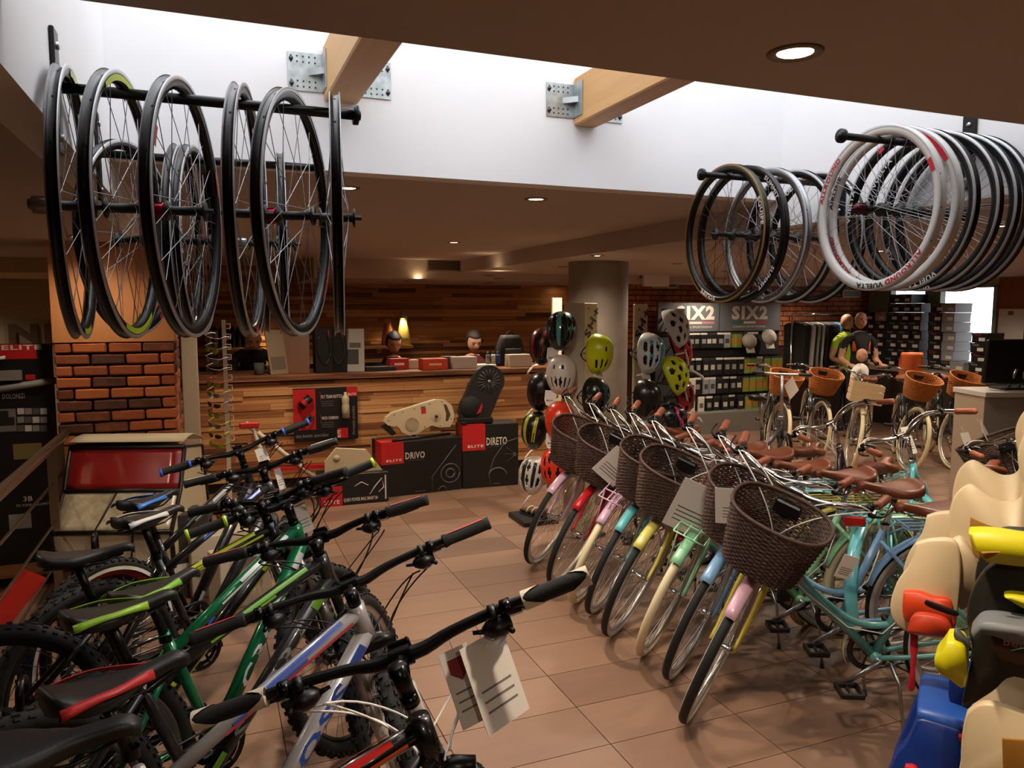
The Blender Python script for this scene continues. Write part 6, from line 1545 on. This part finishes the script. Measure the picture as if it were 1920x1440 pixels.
# mannequins
PLAS = '#c69477'
def mann(lab, px, d, h, top, leg, rz, sleeve=False, txt=False, arms='bent'):
    g = at_d(px, 600, d); t = person(lab, (g.x, g.y, 0), rz, PLAS, top, leg, arms=arms, cat='mannequin', name='mannequin', h=h, plastic=True, sleeve=True)
    q = MB(); q.lathe([(0, 0), (.16, 0), (.16, .012), (0, .012)], 24); q.build('base_plate', M_CHROME, t)
    if txt:
        band = mat('orange print', '#d2552a', .6); q = MB(); q.shell([[(.118 * math.cos(a), .165 * math.sin(a), z) for z in (1.25, 1.32, 1.39)] for a in [-.9 + 1.8 * k / 8 for k in range(9)]], .002); q.build('chest_band', band, t)
        letters('SIX2', M_BLACK, t, Tm(.125, -.09, 1.285) @ Rm(PI / 2, 'Z'), .07, .18, .04)
        q = MB(); q.lathe([(.062, 1.50), (.07, 1.47)], 20); q.build('collar', band, t)
    return t
mann('tall bald mannequin in a black top with an orange SIX2 band', 1613, 9.9, .915, '#141316', '#141316', -1.95, True, True)
mann('bald mannequin in a lime top behind the clothes rail', 1586, 10.45, .90, '#a9c832', '#17181b', -1.5)
mann('child-size bald mannequin in a white top', 1617, 9.25, .67, '#d9d4cb', '#2a2a2e', -1.3)

# shoe boxes in front of the window
M_SBK = mat('shoe box black', '#161415', .5); M_SBG = mat('shoe box grey', '#8d8f92', .5); M_SBP = mat('shoe box pink', '#a88b90', .5)
SBW, SBH, SBD = .205, .128, .31
sb = MB(); sb.box((0, 0, SBH * .4), (SBD, SBW, SBH * .8)); SB_BASE = sb.mesh('box_base'); sb = MB(); sb.box((0, 0, SBH * .86), (SBD + .008, SBW + .008, SBH * .26)); SB_LID = sb.mesh('lid')
lb_ = MB(); letters('TCX', None, None, Tm(-SBD / 2 - .006, -SBW * .05, SBH * .80) @ Rm(-PI / 2, 'Z') @ Tm(-SBW * .42, 0, -.012), .024, .10, .04, mb=lb_); SB_TXT = lb_.mesh('lettering')
lb_ = MB(); lb_.box((-SBD / 2 - .0015, -SBW * .18, SBH * .36), (.001, SBW * .42, SBH * .34)); SB_TAG = lb_.mesh('size_label')
n_box = 0
def shoe_stack(px, n, m, z0=.863, red=False, xw=9.42, lab=''):
    p = at_x(px, 640, xw)
    for i in range(n):
        k = m[i % len(m)]
        t = thing('shoe_box', lab + (', lowest box' if n > 1 and i == 0 else ', topmost box' if n > 1 and i == n - 1 else ', ' + ORD[i] + ' from the bench' if n > 1 else ''), 'shoe box', (xw + rr.uniform(-.02, .02), p.y + rr.uniform(-.012, .012), z0 + i * (SBH + .002)), (0, 0, rr.uniform(-.03, .03)), 'shoe boxes stacked at the window')
        inst(SB_BASE, 'box_base', k, t); inst(SB_LID, 'lid', k, t); inst(SB_TXT, 'lettering', M_RED if red and i % 2 else mat('grey print2', '#8f8a85', .6), t); inst(SB_TAG, 'size_label', M_CARD, t)
bench = MB(); bench.box((9.41, 7.55, .43), (.38, 3.05, .85)); o = bench.build('window_bench', mat('dark bench', '#2c211b', .6)); tag(o, 'long dark bench under the shop window carrying the shoe boxes', 'bench'); q = MB(); q.box((9.215, 7.55, .82), (.02, 3.05, .06)); q.build('edge_strip', mat('stone sill', '#8c8478', .5), o)
shoe_stack(1640, 6, [M_SBK], lab='black shoe box in the stack behind the mannequins')
shoe_stack(1661, 6, [M_SBK, M_SBK, M_SBK, M_SBK, M_SBK, M_SBP], red=True, lab='shoe box in the red-lettered stack topped by a pink box')
shoe_stack(1687, 8, [M_SBK], lab='black shoe box, tall stack beside the pink-topped stack')
shoe_stack(1708, 8, [M_SBK], lab='black shoe box, middle tall stack left of the sage post')
shoe_stack(1727, 7, [M_SBK], lab='black shoe box in the stack touching the sage window post')
shoe_stack(1768, 7, [M_SBK], red=True, lab='black shoe box in the stack right of the sage window post')
shoe_stack(1791, 7, [M_SBK, M_SBG, M_SBG, M_SBG, M_SBG, M_SBG, M_SBG], lab='shoe box in the grey stack before the bright window')
shoe_stack(1813, 1, [M_SBG], lab='single grey shoe box on the window bench')
shoe_stack(1852, 4, [M_SBK], red=True, lab='black shoe box in the low stack by the notice')
b = MB(); b.box((9.585, at_x(1895, 610, 9.58).y, at_x(1895, 610, 9.58).z), (.006, .34, .42)); o = b.build('paper_notice', M_CARD); tag(o, 'white paper notice on the orange wood panel', 'notice'); p = at_x(1895, 590, 9.58); q = MB(); q.box((9.581, p.y, p.z + .02), (.002, .07, .05)); q.build('print', mat('brown print', '#7a5a3a', .7), o)

# grey desk with monitor
dk = at_d(1850, 735, 5.6); DZ = dk.z
t = thing('service_desk', 'light grey service desk with beige end panel', 'desk', (dk.x, dk.y, 0), (0, 0, -.35))
b = MB(); b.box((.55, .18, DZ / 2 - .02), (1.1, .36, DZ - .04)); b.build('front_panel', mat('grey laminate', '#8d8881', .5), t); b = MB(); b.box((-.006, .18, DZ / 2 - .02), (.012, .36, DZ - .04)); b.build('end_panel', mat('beige laminate', '#9c8b78', .5), t); b = MB(); b.box((.55, .18, DZ - .02), (1.14, .40, .04), bev=.004); b.build('desk_top', mat('pale laminate', '#b5b0a8', .4), t)
t = thing('monitor', 'black screen on the grey desk turned away from the room', 'monitor', (dk.x + .26, dk.y + .08, DZ), (0, 0, -.30))
b = MB(); b.box((.12, 0, .215), (.56, .035, .34), Rm(.10, 'X'), bev=.01); b.build('housing', M_BLACK, t); b = MB(); b.box((.12, .02, .215), (.52, .003, .30), Rm(.10, 'X')); b.build('screen', mat('dark screen', '#1c1e22', .2), t)
b = MB(); b.tube([(.08, .02, .012), (.08, -.05, .16)], .012, 8); b.tube([(.16, .02, .012), (.16, -.05, .16)], .012, 8); b.build('stand_rods', M_SILV, t); b = MB(); b.box((.12, .03, .008), (.26, .18, .016), bev=.004); b.build('stand_foot', M_BLACK, t)
# orange plastic seat shell in the back row
p = at_d(1705, 688, 9.3); t = thing('child_carrier', 'orange plastic seat shell among the back row of bicycles', 'child seat', (p.x, p.y, 0), (0, 0, -.4)); g = []
for i in range(9):
    u = i / 8; z = p.z - .16 + .34 * u; g.append([((-1 + 2 * j / 8) * (.13 + .02 * math.sin(PI * u)), .05 * ((-1 + 2 * j / 8) ** 2) * -1 + .03 * (1 - u), z) for j in range(9)])
b = MB(); b.shell(g, .008); b.build('shell', mat('orange plastic', '#c9602f', .45), t); b = MB(); b.tube([(0, .05, 0), (0, .05, p.z + .05)], .014, 8); b.box((0, .05, .01), (.26, .26, .02)); b.build('post', M_BLACK, t)
# ================================================================== left side
DY = 5.42; dl0, dl1 = -2.05, at_y(108, 800, DY).x - .02; dt_ = at_y(60, 645, DY).z; DW = dl1 - dl0
t = thing('rack_display', 'tall black DOLOMITI display panel with red header left of the brick pillar', 'display stand', (dl0, DY, 0))
b = MB(); b.box((DW / 2, .05, dt_ / 2), (DW, .10, dt_)); b.build('panel', M_BOXK, t)
def LP(px, py): p = at_y(px, py, DY); return p.x - dl0, p.z
def prn2(x0, y0, x1, y1, m, nm='print', yy=-.0012): a = LP(x0, y1); c = LP(x1, y0); q = MB(); q.box(((a[0] + c[0]) / 2, yy, (a[1] + c[1]) / 2), (c[0] - a[0], .002, c[1] - a[1])); return q.build(nm, m, t)
prn2(-60, 645, 68, 675, M_RED, 'red_header'); a = LP(3, 656); logo(t, Tm(a[0], -.003, a[1]), .028, .21)
a = LP(5, 748); letters('DOLOMITI', M_TXT, t, Tm(a[0], -.002, a[1]), .03, .115, .01)
prn2(-40, 766, 29, 812, mat('car photo', '#77726c', .6)); q = MB(); a = LP(-8, 800); q.box((a[0] + .02, -.003, a[1] + .03), (.16, .002, .05)); q.box((a[0] + .02, -.003, a[1] + .075), (.10, .002, .04)); q.build('print', mat('car print', '#1c1c1e', .5), t)
for i in range(4):
    for j in range(3): prn2(33 + i * 14.3, 765 + j * 16, 45 + i * 14.3, 777 + j * 16, mat('thumb%d' % ((i + j) % 3), ('#c9c4bb', '#8f8b85', '#5a5754')[(i * 2 + j) % 3], .6))
prn2(26, 830, 78, 862, mat('olive print', '#7c6a3a', .6)); prn2(18, 962, 58, 993, mat('grey photo', '#8f8a84', .6)); a = LP(44, 940); letters('3B', M_TXT, t, Tm(a[0], -.002, a[1]), .03, .05, .01); a = LP(30, 948); letters('TO YOUR DOLOMITI', M_TXT, t, Tm(a[0], -.002, a[1] - .01), .016, .18, .0)
b = MB(); a = LP(-20, 735); b.tube([(a[0] - .2, -.02, a[1] - .02), (a[0] + .36, -.02, a[1] + .06)], .022, 8); b.box((a[0] + .1, -.03, a[1] + .10), (.16, .03, .06), Rm(0, 'X')); b.build('printed_carrier', mat('carrier grey', '#8a8680', .5), t); prn2(48, 702, 66, 712, M_RED)
b = MB(); b.tube([(a[0] + .02, -.03, a[1] + .1), (a[0] + .04, -.03, a[1] + .2), (a[0] + .1, -.03, a[1] + .21)], .012, 6); b.build('printed_arm', M_WHITE, t)
b = MB(); b.box((DW / 2, -.10, .10), (DW, .22, .02)); b.build('ledge', mat('brown ledge', '#7a4a26', .6), t)
# NR letters on the far wall
NY = 8.53; a = at_y(18, 641, NY); sg = thing('wall_letters', 'bronze NR letters fixed to the far plaster wall', 'sign', (a.x, NY, a.z)); cu = MB()
vs, fs, ww = text_mesh('NR', .05); kx = .52 / ww; n = len(vs)
for dy in (0, -.03): cu.add([(x * kx, dy, y * .17) for x, y in vs], fs)
cu.build('raised_letters', mat('bronze letter', '#5f4b33', .4, .5), sg); q = MB(); q.box((.26, .012, .085), (.60, .02, .24)); q.build('backing', mat('brass backing', '#8c7a5c', .5, .3), sg)
# guard rail
RX = -.84
t = thing('guard_rail', 'steel guard rail with round handrail and thin rods beside the mountain bikes', 'railing', (RX, 5.10, 0)); M_RAIL = mat('brushed steel rail', '#9b8a72', .28, .9)
b = MB(); b.tube([(.03, .02, .955), (.03, -3.4, .955)], .027, 14); b.build('handrail', M_RAIL, t)
for y in (0, -.26 - 0.0, -1.75, -3.3):
    b = MB(); b.box((0, y, .46), (.045, .012, .92)); b.tube([(0, y, .92), (.03, y, .94)], .008, 6); b.build('post', M_RAIL, t)
for z in (.28, .50, .72): b = MB(); b.tube([(0, .0, z), (0, -3.4, z)], .007, 8); b.build('rod', M_RAIL, t)
# floor rack: black hoops
ys = [at_z(143, 1000, .52).y, at_z(103, 1058, .52).y, at_z(45, 1128, .52).y]
yy = ys + [ys[-1] - .36, ys[-1] - .72, ys[-1] - 1.08]
t = thing('floor_rack', 'black floor rack of tall hoops holding the mountain bikes', 'bicycle rack', (-.56, 0, 0))
for z0 in (-.16, .16): b = MB(); b.tube([(z0, min(yy) - .1, .02), (z0, max(yy) + .1, .02)], .016, 8); b.build('base_tube', M_SATIN, t)
for y in yy:
    b = MB(); b.tube([(-.04, y - .045, .02), (-.04, y - .045, .46)] + [(-.04, y + .045 * -math.cos(a), .46 + .045 * math.sin(a)) for a in (.5, 1.05, PI / 2, 2.1, 2.6)] + [(-.04, y + .045, .46), (-.04, y + .045, .02)], .0135, 8); b.build('hoop', M_SATIN, t)
# child trailer
tp_ = at_z(228, 1040, .22); t = thing('child_trailer', 'cream and red fabric child trailer with black piping by the pillar', 'trailer', (tp_.x - .0, tp_.y - .24, 0), (0, 0, -.32))
MCV = mat('cream canvas', '#c3b596', .75, bump=(40, .2)); MRV = mat('glossy red vinyl', '#8e1f1d', .2, coat=.5); MPV = mat('clear film over cream', '#a4967a', .2, mottle=(25, '#c9bd9f', .8), coat=.6)
W = .33; prof = [(-.02, .22), (-.04, .44), (.12, .64), (.22, .88), (.50, .84), (.60, .30)]
def quad(i, m, nm, inset=0.0):
    (y0, z0), (y1, z1) = prof[i], prof[i + 1]; g = []
    for a in range(7):
        u = a / 6; g.append([(-W + 2 * W * c / 8, y0 + (y1 - y0) * u + .012 * math.sin(PI * u) * math.sin(PI * c / 8) * (1 + .5 * math.sin(c)), z0 + (z1 - z0) * u) for c in range(9)])
    q = MB(); q.shell(g, .006); return q.build(nm, m, t)
quad(0, MCV, 'front_apron'); quad(1, MPV, 'lower_window'); quad(2, MRV, 'upper_window'); quad(3, MCV, 'roof'); quad(4, MCV, 'rear_panel')
for s in (-1, 1):
    q = MB(); q.prism(prof, s * W, s * (W - .006), 'x'); q.build('side_panel', mat('red canvas', '#7d1719', .7) if s < 0 else MCV, t)
    q = MB(); q.tube([(s * W, y - .004, z) for y, z in prof], .012, 6); q.build('piping', M_BLACK, t)
for i in (1, 2, 3): q = MB(); y, z = prof[i]; q.tube([(-W, y - .008, z), (W, y - .008, z)], .013, 6); q.build('piping', M_BLACK, t)
for x in (-.12, .10): q = MB(); q.tube([(x, -.048, .26), (x + .02, -.052, .43), (x + .06, .045, .55), (x + .09, .105, .63)], .006, 5); q.build('seam', M_BLACK, t)
q = MB(); q.shell([[(-W + 2 * W * c / 8, .20 + .34 * u, .91 + .04 * math.sin(PI * u) - .04 * u) for c in range(9)] for u in (0, .25, .5, .75, 1)], .006); q.build('rain_flap', MCV, t)
q = MB(); q.box((0, .34, .22), (2 * W - .04, .66, .05)); q.build('floor_pan', mat('red base', '#7d1719', .6), t)
for s in (-1, 1):
    w = inst(C_RIM, 'wheel', mat('red rim', '#a01820', .4), t, Tm(s * (W + .07), .42, .22) @ Rm(PI / 2, 'Z') @ Sm(.62, 1, .62)); inst(C_TYRE, 'tyre', [M_RUB, M_RUB], w); inst(C_SPK, 'spokes', M_SILV, w); inst(C_HUB, 'hub', M_SILV, w)
# white bag and carton clutter behind the bars
for px, py_, d_, w, h, dd, c, lab in ((400, 985, 4.6, .34, .36, .25, '#b9ad98', 'pale carton standing behind the mountain bike bars'), (448, 1000, 4.4, .3, .30, .22, '#c5bba8', 'open white carton beside the pale carton'), (330, 1010, 4.5, .32, .5, .2, '#2a2724', 'black carton with white edges between trailer and bikes')):
    p = at_d(px, py_, d_); b = MB(); b.box((0, 0, h / 2), (w, dd, h), bev=.004); o = b.build('carton', mat('carton ' + c, c, .6), None, Tm(p.x, p.y, 0) @ Rm(.3, 'Z')); tag(o, lab, 'box'); q = MB(); q.box((0, -dd / 2 - .0006, h * .35), (w * .3, .001, h * .15)); q.build('label', M_CARD, o); q = MB(); q.box((0, 0, h + .0006), (w * .96, .025, .001)); q.build('tape', mat('clear tape', '#c9bb9a', .3), o)
# red trainer on the floor behind the rail
p = at_z(18, 1215, .0); t = thing('smart_trainer', 'red fork-shaped home trainer on the floor behind the guard rail', 'trainer', (p.x - .12, p.y, 0), (0, 0, .5)); b = MB(); b.prism([(-.22, .04), (.02, 0), (.30, .30), (.22, .36), (0, .16), (-.22, .12)][::-1], -.03, .03, 'y'); b.build('arm', mat('red paint', '#b3261c', .35, coat=.4), t); b = MB(); b.lathe([(0, -.035), (.05, -.035), (.05, .035), (0, .035)], 20, 'y', Tm(-.1, 0, .08)); b.build('roller', M_BLACK, t); b = MB(); b.tube([(-.2, -.2, .015), (-.2, .2, .015)], .015, 8); b.build('foot_bar', M_BLACK, t)
# cream post and sunglasses stand
p = at_z(362, 946, 0); b = MB(); b.box((0, 0, .855), (.13, .13, 1.71), bev=.006); o = b.build('display_post', mat('cream post paint', '#b5a48c', .6), None, Tm(p.x + .02, p.y + .05, 0)); tag(o, 'square cream post between brick pillar and sunglasses stand', 'post'); q = MB(); q.box((0, 0, .006), (.2, .2, .012)); q.build('foot_plate', M_CREAM, o)
SD = 5.75; p = at_d(419, 600, SD); SX, SYY, SZ = p.x, p.y, p.z
t = thing('sunglasses_stand', 'slim white sunglasses stand with wire hooks', 'display stand', (SX, SYY, 0)); b = MB(); b.box((0, 0, SZ / 2), (.03, .02, SZ)); b.build('pole', M_WHITE, t); b = MB(); b.lathe([(0, 0), (.16, 0), (.16, .015), (0, .02)], 24); b.build('base', M_WHITE, t)
step = .078
for i in range(13):
    z = SZ - .03 - i * step; b = MB(); b.tube([(.0, -.012, z), (.045, -.014, z), (.045, -.014, z - .035), (.015, -.014, z - .035)], .004, 6); b.build('hook', M_WHITE, t)
gcol = [('#d9d7d0', 'white'), ('#b9b5ad', 'pale grey'), ('#c4ccd0', 'clear'), ('#cfc9bf', 'bone'), ('#b7322a', 'red'), ('#c7d32a', 'lime'), ('#bfc4c6', 'silver'), ('#3a2f28', 'brown'), ('#b9cf2e', 'yellow-green'), ('#c9cf36', 'yellow'), ('#9fb43a', 'green')]
def lens_mb(s):
    q = MB(); g = []
    for i in range(7):
        a = (.10 + .62 * i / 6) * s; g.append([(-.075 * math.cos(a) * 1.0, .085 * math.sin(a), .018 * math.cos(2.2 * (i / 6 - .45)) * k) for k in (-1.1, -.3, .5, 1.0)])
    q.shell(g, .0015); return q.mesh('lens')
LENS = {1: lens_mb(1), -1: lens_mb(-1)}
fr = MB(); fr.tube([(-.075 * math.cos(a), .085 * math.sin(a), .019) for a in [-.75 + 1.5 * k / 12 for k in range(13)]], .003, 5)
for s in (-1, 1): fr.tube([(-.055, s * .06, .017), (.02, s * .064, .014), (.07, s * .06, -.004)], [.004, .003, .0035], 5)
FR = fr.mesh('spectacle_frame')
for i, (c, nm) in enumerate(gcol):
    z = SZ - .05 - (i + (1 if i < 4 else 1.3)) * step
    o = thing('sunglasses', nm + ' framed sports sunglasses hooked on the slim white stand', 'sunglasses', (SX - .055, SYY - .02, z), (.25, -.25, .9), 'sunglasses on the slim white stand')
    inst(FR, 'spectacle_frame', mat('glasses ' + c, c, .35), o)
    for s in (-1, 1): inst(LENS[s], 'lens', mat('lens %d' % (i % 3), ('#4a2f22', '#8fae2a', '#6b8090')[i % 3], .1, .3), o)
# small black step with a sandal at the helmet stand foot
p = at_z(1000, 975, 0); b = MB(); b.box((0, 0, .02), (.30, .34, .04), bev=.004); o = b.build('shoe_step', M_BLACK, None, Tm(p.x, p.y, 0)); tag(o, 'low black shoe step under the helmet stand', 'step'); q = MB(); q.box((0, 0, .0405), (.28, .32, .001)); q.build('mat', mat('black felt', '#151515', .9), o)
t = thing('cycling_shoe', 'dark strappy cycling shoe on the low black step', 'shoe', (p.x, p.y - .02, .041), (0, 0, 1.9)); rg = []
for i in range(9):
    u = i / 8; w = .036 + .012 * math.sin(PI * u); h = .075 - .045 * u; rg.append([(-.13 + .27 * u, w * math.cos(a), .012 + h * .5 + h * .5 * math.sin(a)) for a in [2 * PI * k / 12 for k in range(12)]])
b = MB(); b.loft(rg); b.build('upper', mat('shoe dark', '#4a2c24', .5), t); b = MB(); b.box((.005, 0, .006), (.27, .08, .012), bev=.004); b.build('sole', M_BLACK, t); b = MB()
for x in (-.02, .04): b.tube([(x, .05 * math.cos(a), .025 + .045 * math.sin(a)) for a in (0, .6, 1.2, 1.9, 2.5, PI)], .006, 5)
b.build('strap', M_CREAM, t)
# ================================================================== child seats on a display pole at the right
SDW = (_rt, -_fw.cross(_rt) if False else _rt.cross(_fw))      # picture-plane axes at the seats' distance
def puffy(b, pts, thick, bulge=.012):
    """rounded slab: outline in local x,z, thickness along y"""
    cx = sum(p[0] for p in pts) / len(pts); cz = sum(p[1] for p in pts) / len(pts)
    pts = [(p.x, p.z) for p in spline([Vector((x, 0, z)) for x, z in pts + [pts[0]]], 4)[:-1]]
    def ins(k, y): return [(cx + (x - cx) * k, y, cz + (z - cz) * k) for x, z in pts]
    b.loft([ins(1 - bulge * 4, -thick / 2), ins(1 - bulge, -thick / 2 + thick * .12), ins(1, -thick * .2), ins(1, thick * .2), ins(1 - bulge, thick / 2 - thick * .12), ins(1 - bulge * 4, thick / 2)])
class Seat:
    """local frame: x to the picture's right, y away, z up, at distance d on the ray of (px, py)"""
    def __init__(s, lab, px, py, d, cat='child seat', yaw=0.0):
        s.p = at_d(px, py, d); s.d = d; s.px, s.py = px, py; az = math.atan2(s.p.x, s.p.y)
        s.t = thing('child_carrier', lab, cat, s.p, (0, 0, -az), 'child seats on the display pole')
    def L(s, px, py): return ((px - s.px) * s.d / FPX * 1.0, -(py - s.py) * s.d / FPX * 1.02)
    def slab(s, nm, out, m, y0, th, parent=None):
        b = MB(); puffy(b, [s.L(*q) for q in out], th); o = b.build(nm, m, parent or s.t, Tm(0, y0, 0)); return o
    def sheet(s, nm, line, m, y0, y1, th=.012, parent=None):
        ps = spline([Vector((s.L(*q)[0], 0, s.L(*q)[1])) for q in line], 4); g = [[(p.x, y0 + (y1 - y0) * k / 6, p.z - .012 * math.sin(PI * k / 6)) for k in range(7)] for p in ps]
        b = MB(); b.shell(g, th); return b.build(nm, m, parent or s.t)
M_SCR = mat('cream seat plastic', '#d6bf96', .45, bump=(300, .03)); M_SOL = mat('olive-black seat plastic', '#24221b', .4); M_SYE = mat('yellow plastic', '#cfc50f', .42); M_SOR = mat('orange-red plastic', '#d2421a', .45); M_SBL = mat('blue seat plastic', '#0f2f78', .4); M_SGR = mat('grey bracket plastic', '#6b6d6e', .5); M_STR = mat('red strap', '#b81420', .7); M_TANF = mat('tan foam lining', '#a4701f', .8)
pole = at_d(1955, 1000, 2.25); t = thing('seat_display_pole', 'black display pole carrying the stacked child seats', 'display stand', (pole.x, pole.y, 0)); b = MB(); b.tube([(0, 0, .02), (0, 0, 1.5)], .03, 12); b.build('pole', M_SATIN, t); b = MB(); b.lathe([(0, 0), (.26, 0), (.26, .02), (0, .025)], 28); b.build('base', M_SATIN, t)
for z in (1.28, .95, .62, .3): b = MB(); b.tube([(0, 0, z), (-.10, -.05, z - .03)], .012, 8); b.build('arm', M_SATIN, t)
# cream seat, on top
s = Seat('cream child seat with orange foot cups on top of the stack', 1850, 1010, 2.05)
wing = [(1796, 1050), (1786, 1000), (1790, 950), (1802, 924), (1820, 912), (1845, 926), (1872, 938), (1896, 930), (1902, 905), (1893, 868), (1890, 838), (1900, 808), (1922, 786), (1960, 780), (1975, 860), (1972, 985), (1962, 1080), (1905, 1096), (1845, 1092)]
w1_ = s.slab('side_wing', wing, M_SCR, 0, .022); s.slab('side_wing', [(x - 2, y - 14) for x, y in wing], M_SCR, .27, .022)
s.slab('lining', [(1822, 972), (1860, 984), (1915, 985), (1945, 975), (1950, 1030), (1900, 1050), (1840, 1048), (1824, 1012)], M_TANF, -.012, .004, w1_)
s.sheet('seat_back', [(1925, 790), (1932, 860), (1930, 940), (1905, 1010), (1850, 1055), (1805, 1060)], M_SCR, .0, .27)
lg = [(1736, 1030), (1762, 1018), (1800, 1016), (1812, 1060), (1812, 1130), (1806, 1190), (1780, 1206), (1735, 1208), (1706, 1192), (1697, 1160), (1706, 1115), (1728, 1070)]
l1 = s.slab('leg_guard', lg, M_SCR, -.03, .03); s.slab('leg_guard', [(x + 4, y - 10) for x, y in lg], M_SCR, .24, .03)
s.slab('shoulder', [(1790, 1020), (1812, 1010), (1840, 1060), (1838, 1120), (1815, 1150), (1800, 1100)], M_SCR, .02, .09)
f = s.slab('foot_cup', [(1720, 1124), (1745, 1119), (1772, 1124), (1798, 1124), (1806, 1152), (1806, 1172), (1760, 1174), (1728, 1180), (1720, 1160)], M_SOR, -.055, .03); s.slab('foot_tread', [(1734, 1178), (1740, 1150), (1756, 1139), (1796, 1142), (1806, 1168), (1770, 1174)], mat('orange-red dark', '#b93510', .5), -.085, .03, f)
s.slab('strap', [(1760, 1122), (1790, 1128), (1812, 1134), (1812, 1142), (1788, 1140), (1760, 1132)], M_BLACK, -.10, .006)
s.slab('strap', [(1734, 1206), (1746, 1206), (1748, 1240), (1746, 1275), (1747, 1318), (1735, 1320), (1738, 1270), (1735, 1238)], M_STR, -.03, .004)
# yellow bumper belongs to the olive seat
s = Seat('olive-black child seat with a yellow safety bar and foot cups', 1880, 1150, 1.78)
body = [(1905, 1046), (1866, 1052), (1842, 1082), (1826, 1130), (1824, 1180), (1836, 1230), (1830, 1290), (1826, 1345), (1872, 1300), (1905, 1262), (1990, 1262), (2000, 1150), (1985, 1060)]
s.slab('side_wing', body, M_SOL, 0, .03); s.slab('side_wing', [(x + 4, y - 12) for x, y in body], M_SOL, .26, .03); s.sheet('seat_back', [(1990, 1040), (1975, 1120), (1940, 1200), (1880, 1230), (1845, 1225)], M_SOL, 0, .26)
y1 = s.slab('safety_bar', [(1819, 994), (1850, 989), (1890, 989), (1940, 994), (1950, 1030), (1915, 1040), (1870, 1043), (1848, 1042), (1830, 1022)], M_SYE, -.04, .07); s.slab('bar_slot', [(1842, 1016), (1868, 1011), (1868, 1013), (1850, 1027)], M_TANF, -.076, .006, y1)
s.slab('safety_bar_tip', [(1880, 1100), (1900, 1096), (1950, 1098), (1950, 1120), (1915, 1116)], M_SYE, -.05, .05)
s.slab('foot_cup', [(1796, 1200), (1812, 1198), (1828, 1212), (1830, 1278), (1805, 1270), (1784, 1258), (1777, 1240), (1786, 1222)], M_SYE, -.04, .10)
s.slab('leg_strap', [(1806, 1182), (1812, 1180), (1830, 1200), (1830, 1208), (1808, 1196)], M_GREY, -.06, .02)
g_ = s.slab('carrier_bracket', [(1834, 1162), (1846, 1142), (1866, 1134), (1900, 1132), (1960, 1132), (1960, 1158), (1910, 1164), (1872, 1158), (1850, 1158), (1840, 1172)], M_SGR, -.09, .09); s.slab('bracket_slot', [(1892, 1150), (1914, 1138), (1930, 1138), (1930, 1150)], M_BLACK, -.137, .004, g_)
s.slab('box_insert', [(1858, 1166), (1880, 1166), (1990, 1172), (1990, 1220), (1900, 1222), (1870, 1210)], mat('brown card', '#5a4030', .8), -.03, .06)
letters('bellelli', mat('cream print', '#b5a48c', .7), s.t, Tm(s.L(1884, 1190)[0], -.064, s.L(1884, 1190)[1]), .016, .08, .02)
# cream seat back, below
s = Seat('cream child seat shell at the foot of the stack', 1890, 1390, 1.72)
bk_ = [(1822, 1352), (1840, 1330), (1870, 1322), (1930, 1330), (2010, 1345), (2010, 1560), (1825, 1560), (1817, 1450), (1817, 1390)]
s.slab('side_wing', bk_, M_SCR, 0, .03); s.slab('side_wing', [(x + 6, y - 8) for x, y in bk_], M_SCR, .24, .03); s.sheet('seat_back', [(1990, 1330), (1980, 1420), (1930, 1500), (1850, 1520)], M_SCR, 0, .24); s.slab('lining', [(1880, 1380), (1960, 1375), (1990, 1480), (1900, 1480)], M_TANF, -.016, .006)
# blue seat
s = Seat('blue child seat with red buckles standing on the floor', 1760, 1400, 1.95)
s.slab('leg_guard', [(1722, 1350), (1740, 1346), (1812, 1354), (1826, 1372), (1822, 1450), (1830, 1600), (1660, 1600), (1684, 1450), (1708, 1398)], M_SBL, 0, .05); s.slab('leg_guard', [(1730, 1345), (1812, 1348), (1822, 1440), (1826, 1580), (1680, 1580), (1700, 1440)], M_SBL, .22, .05)
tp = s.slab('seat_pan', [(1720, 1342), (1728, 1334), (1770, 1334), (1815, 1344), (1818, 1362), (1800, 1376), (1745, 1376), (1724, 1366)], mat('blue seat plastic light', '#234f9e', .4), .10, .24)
s.slab('pan_slot', [(1734, 1343), (1756, 1345), (1757, 1356), (1738, 1354)], mat('slot', '#4a3a28', .8), -.022, .004, tp)
s.slab('side_arm', [(1772, 1272), (1790, 1262), (1830, 1266), (1830, 1300), (1812, 1330), (1800, 1344), (1776, 1340), (1770, 1310)], M_SBL, .10, .05)
s.slab('side_arm', [(1812, 1345), (1830, 1330), (1850, 1300), (1856, 1330), (1840, 1420), (1826, 1500), (1806, 1500)], M_SBL, -.05, .05)
for q in (((1796, 1336), (1812, 1332), (1816, 1344), (1800, 1350)), ((1790, 1354), (1806, 1352), (1806, 1362), (1792, 1362)), ((1708, 1436), (1725, 1434), (1732, 1450), (1708, 1450))): s.slab('buckle', list(q), M_STR, -.04, .02)
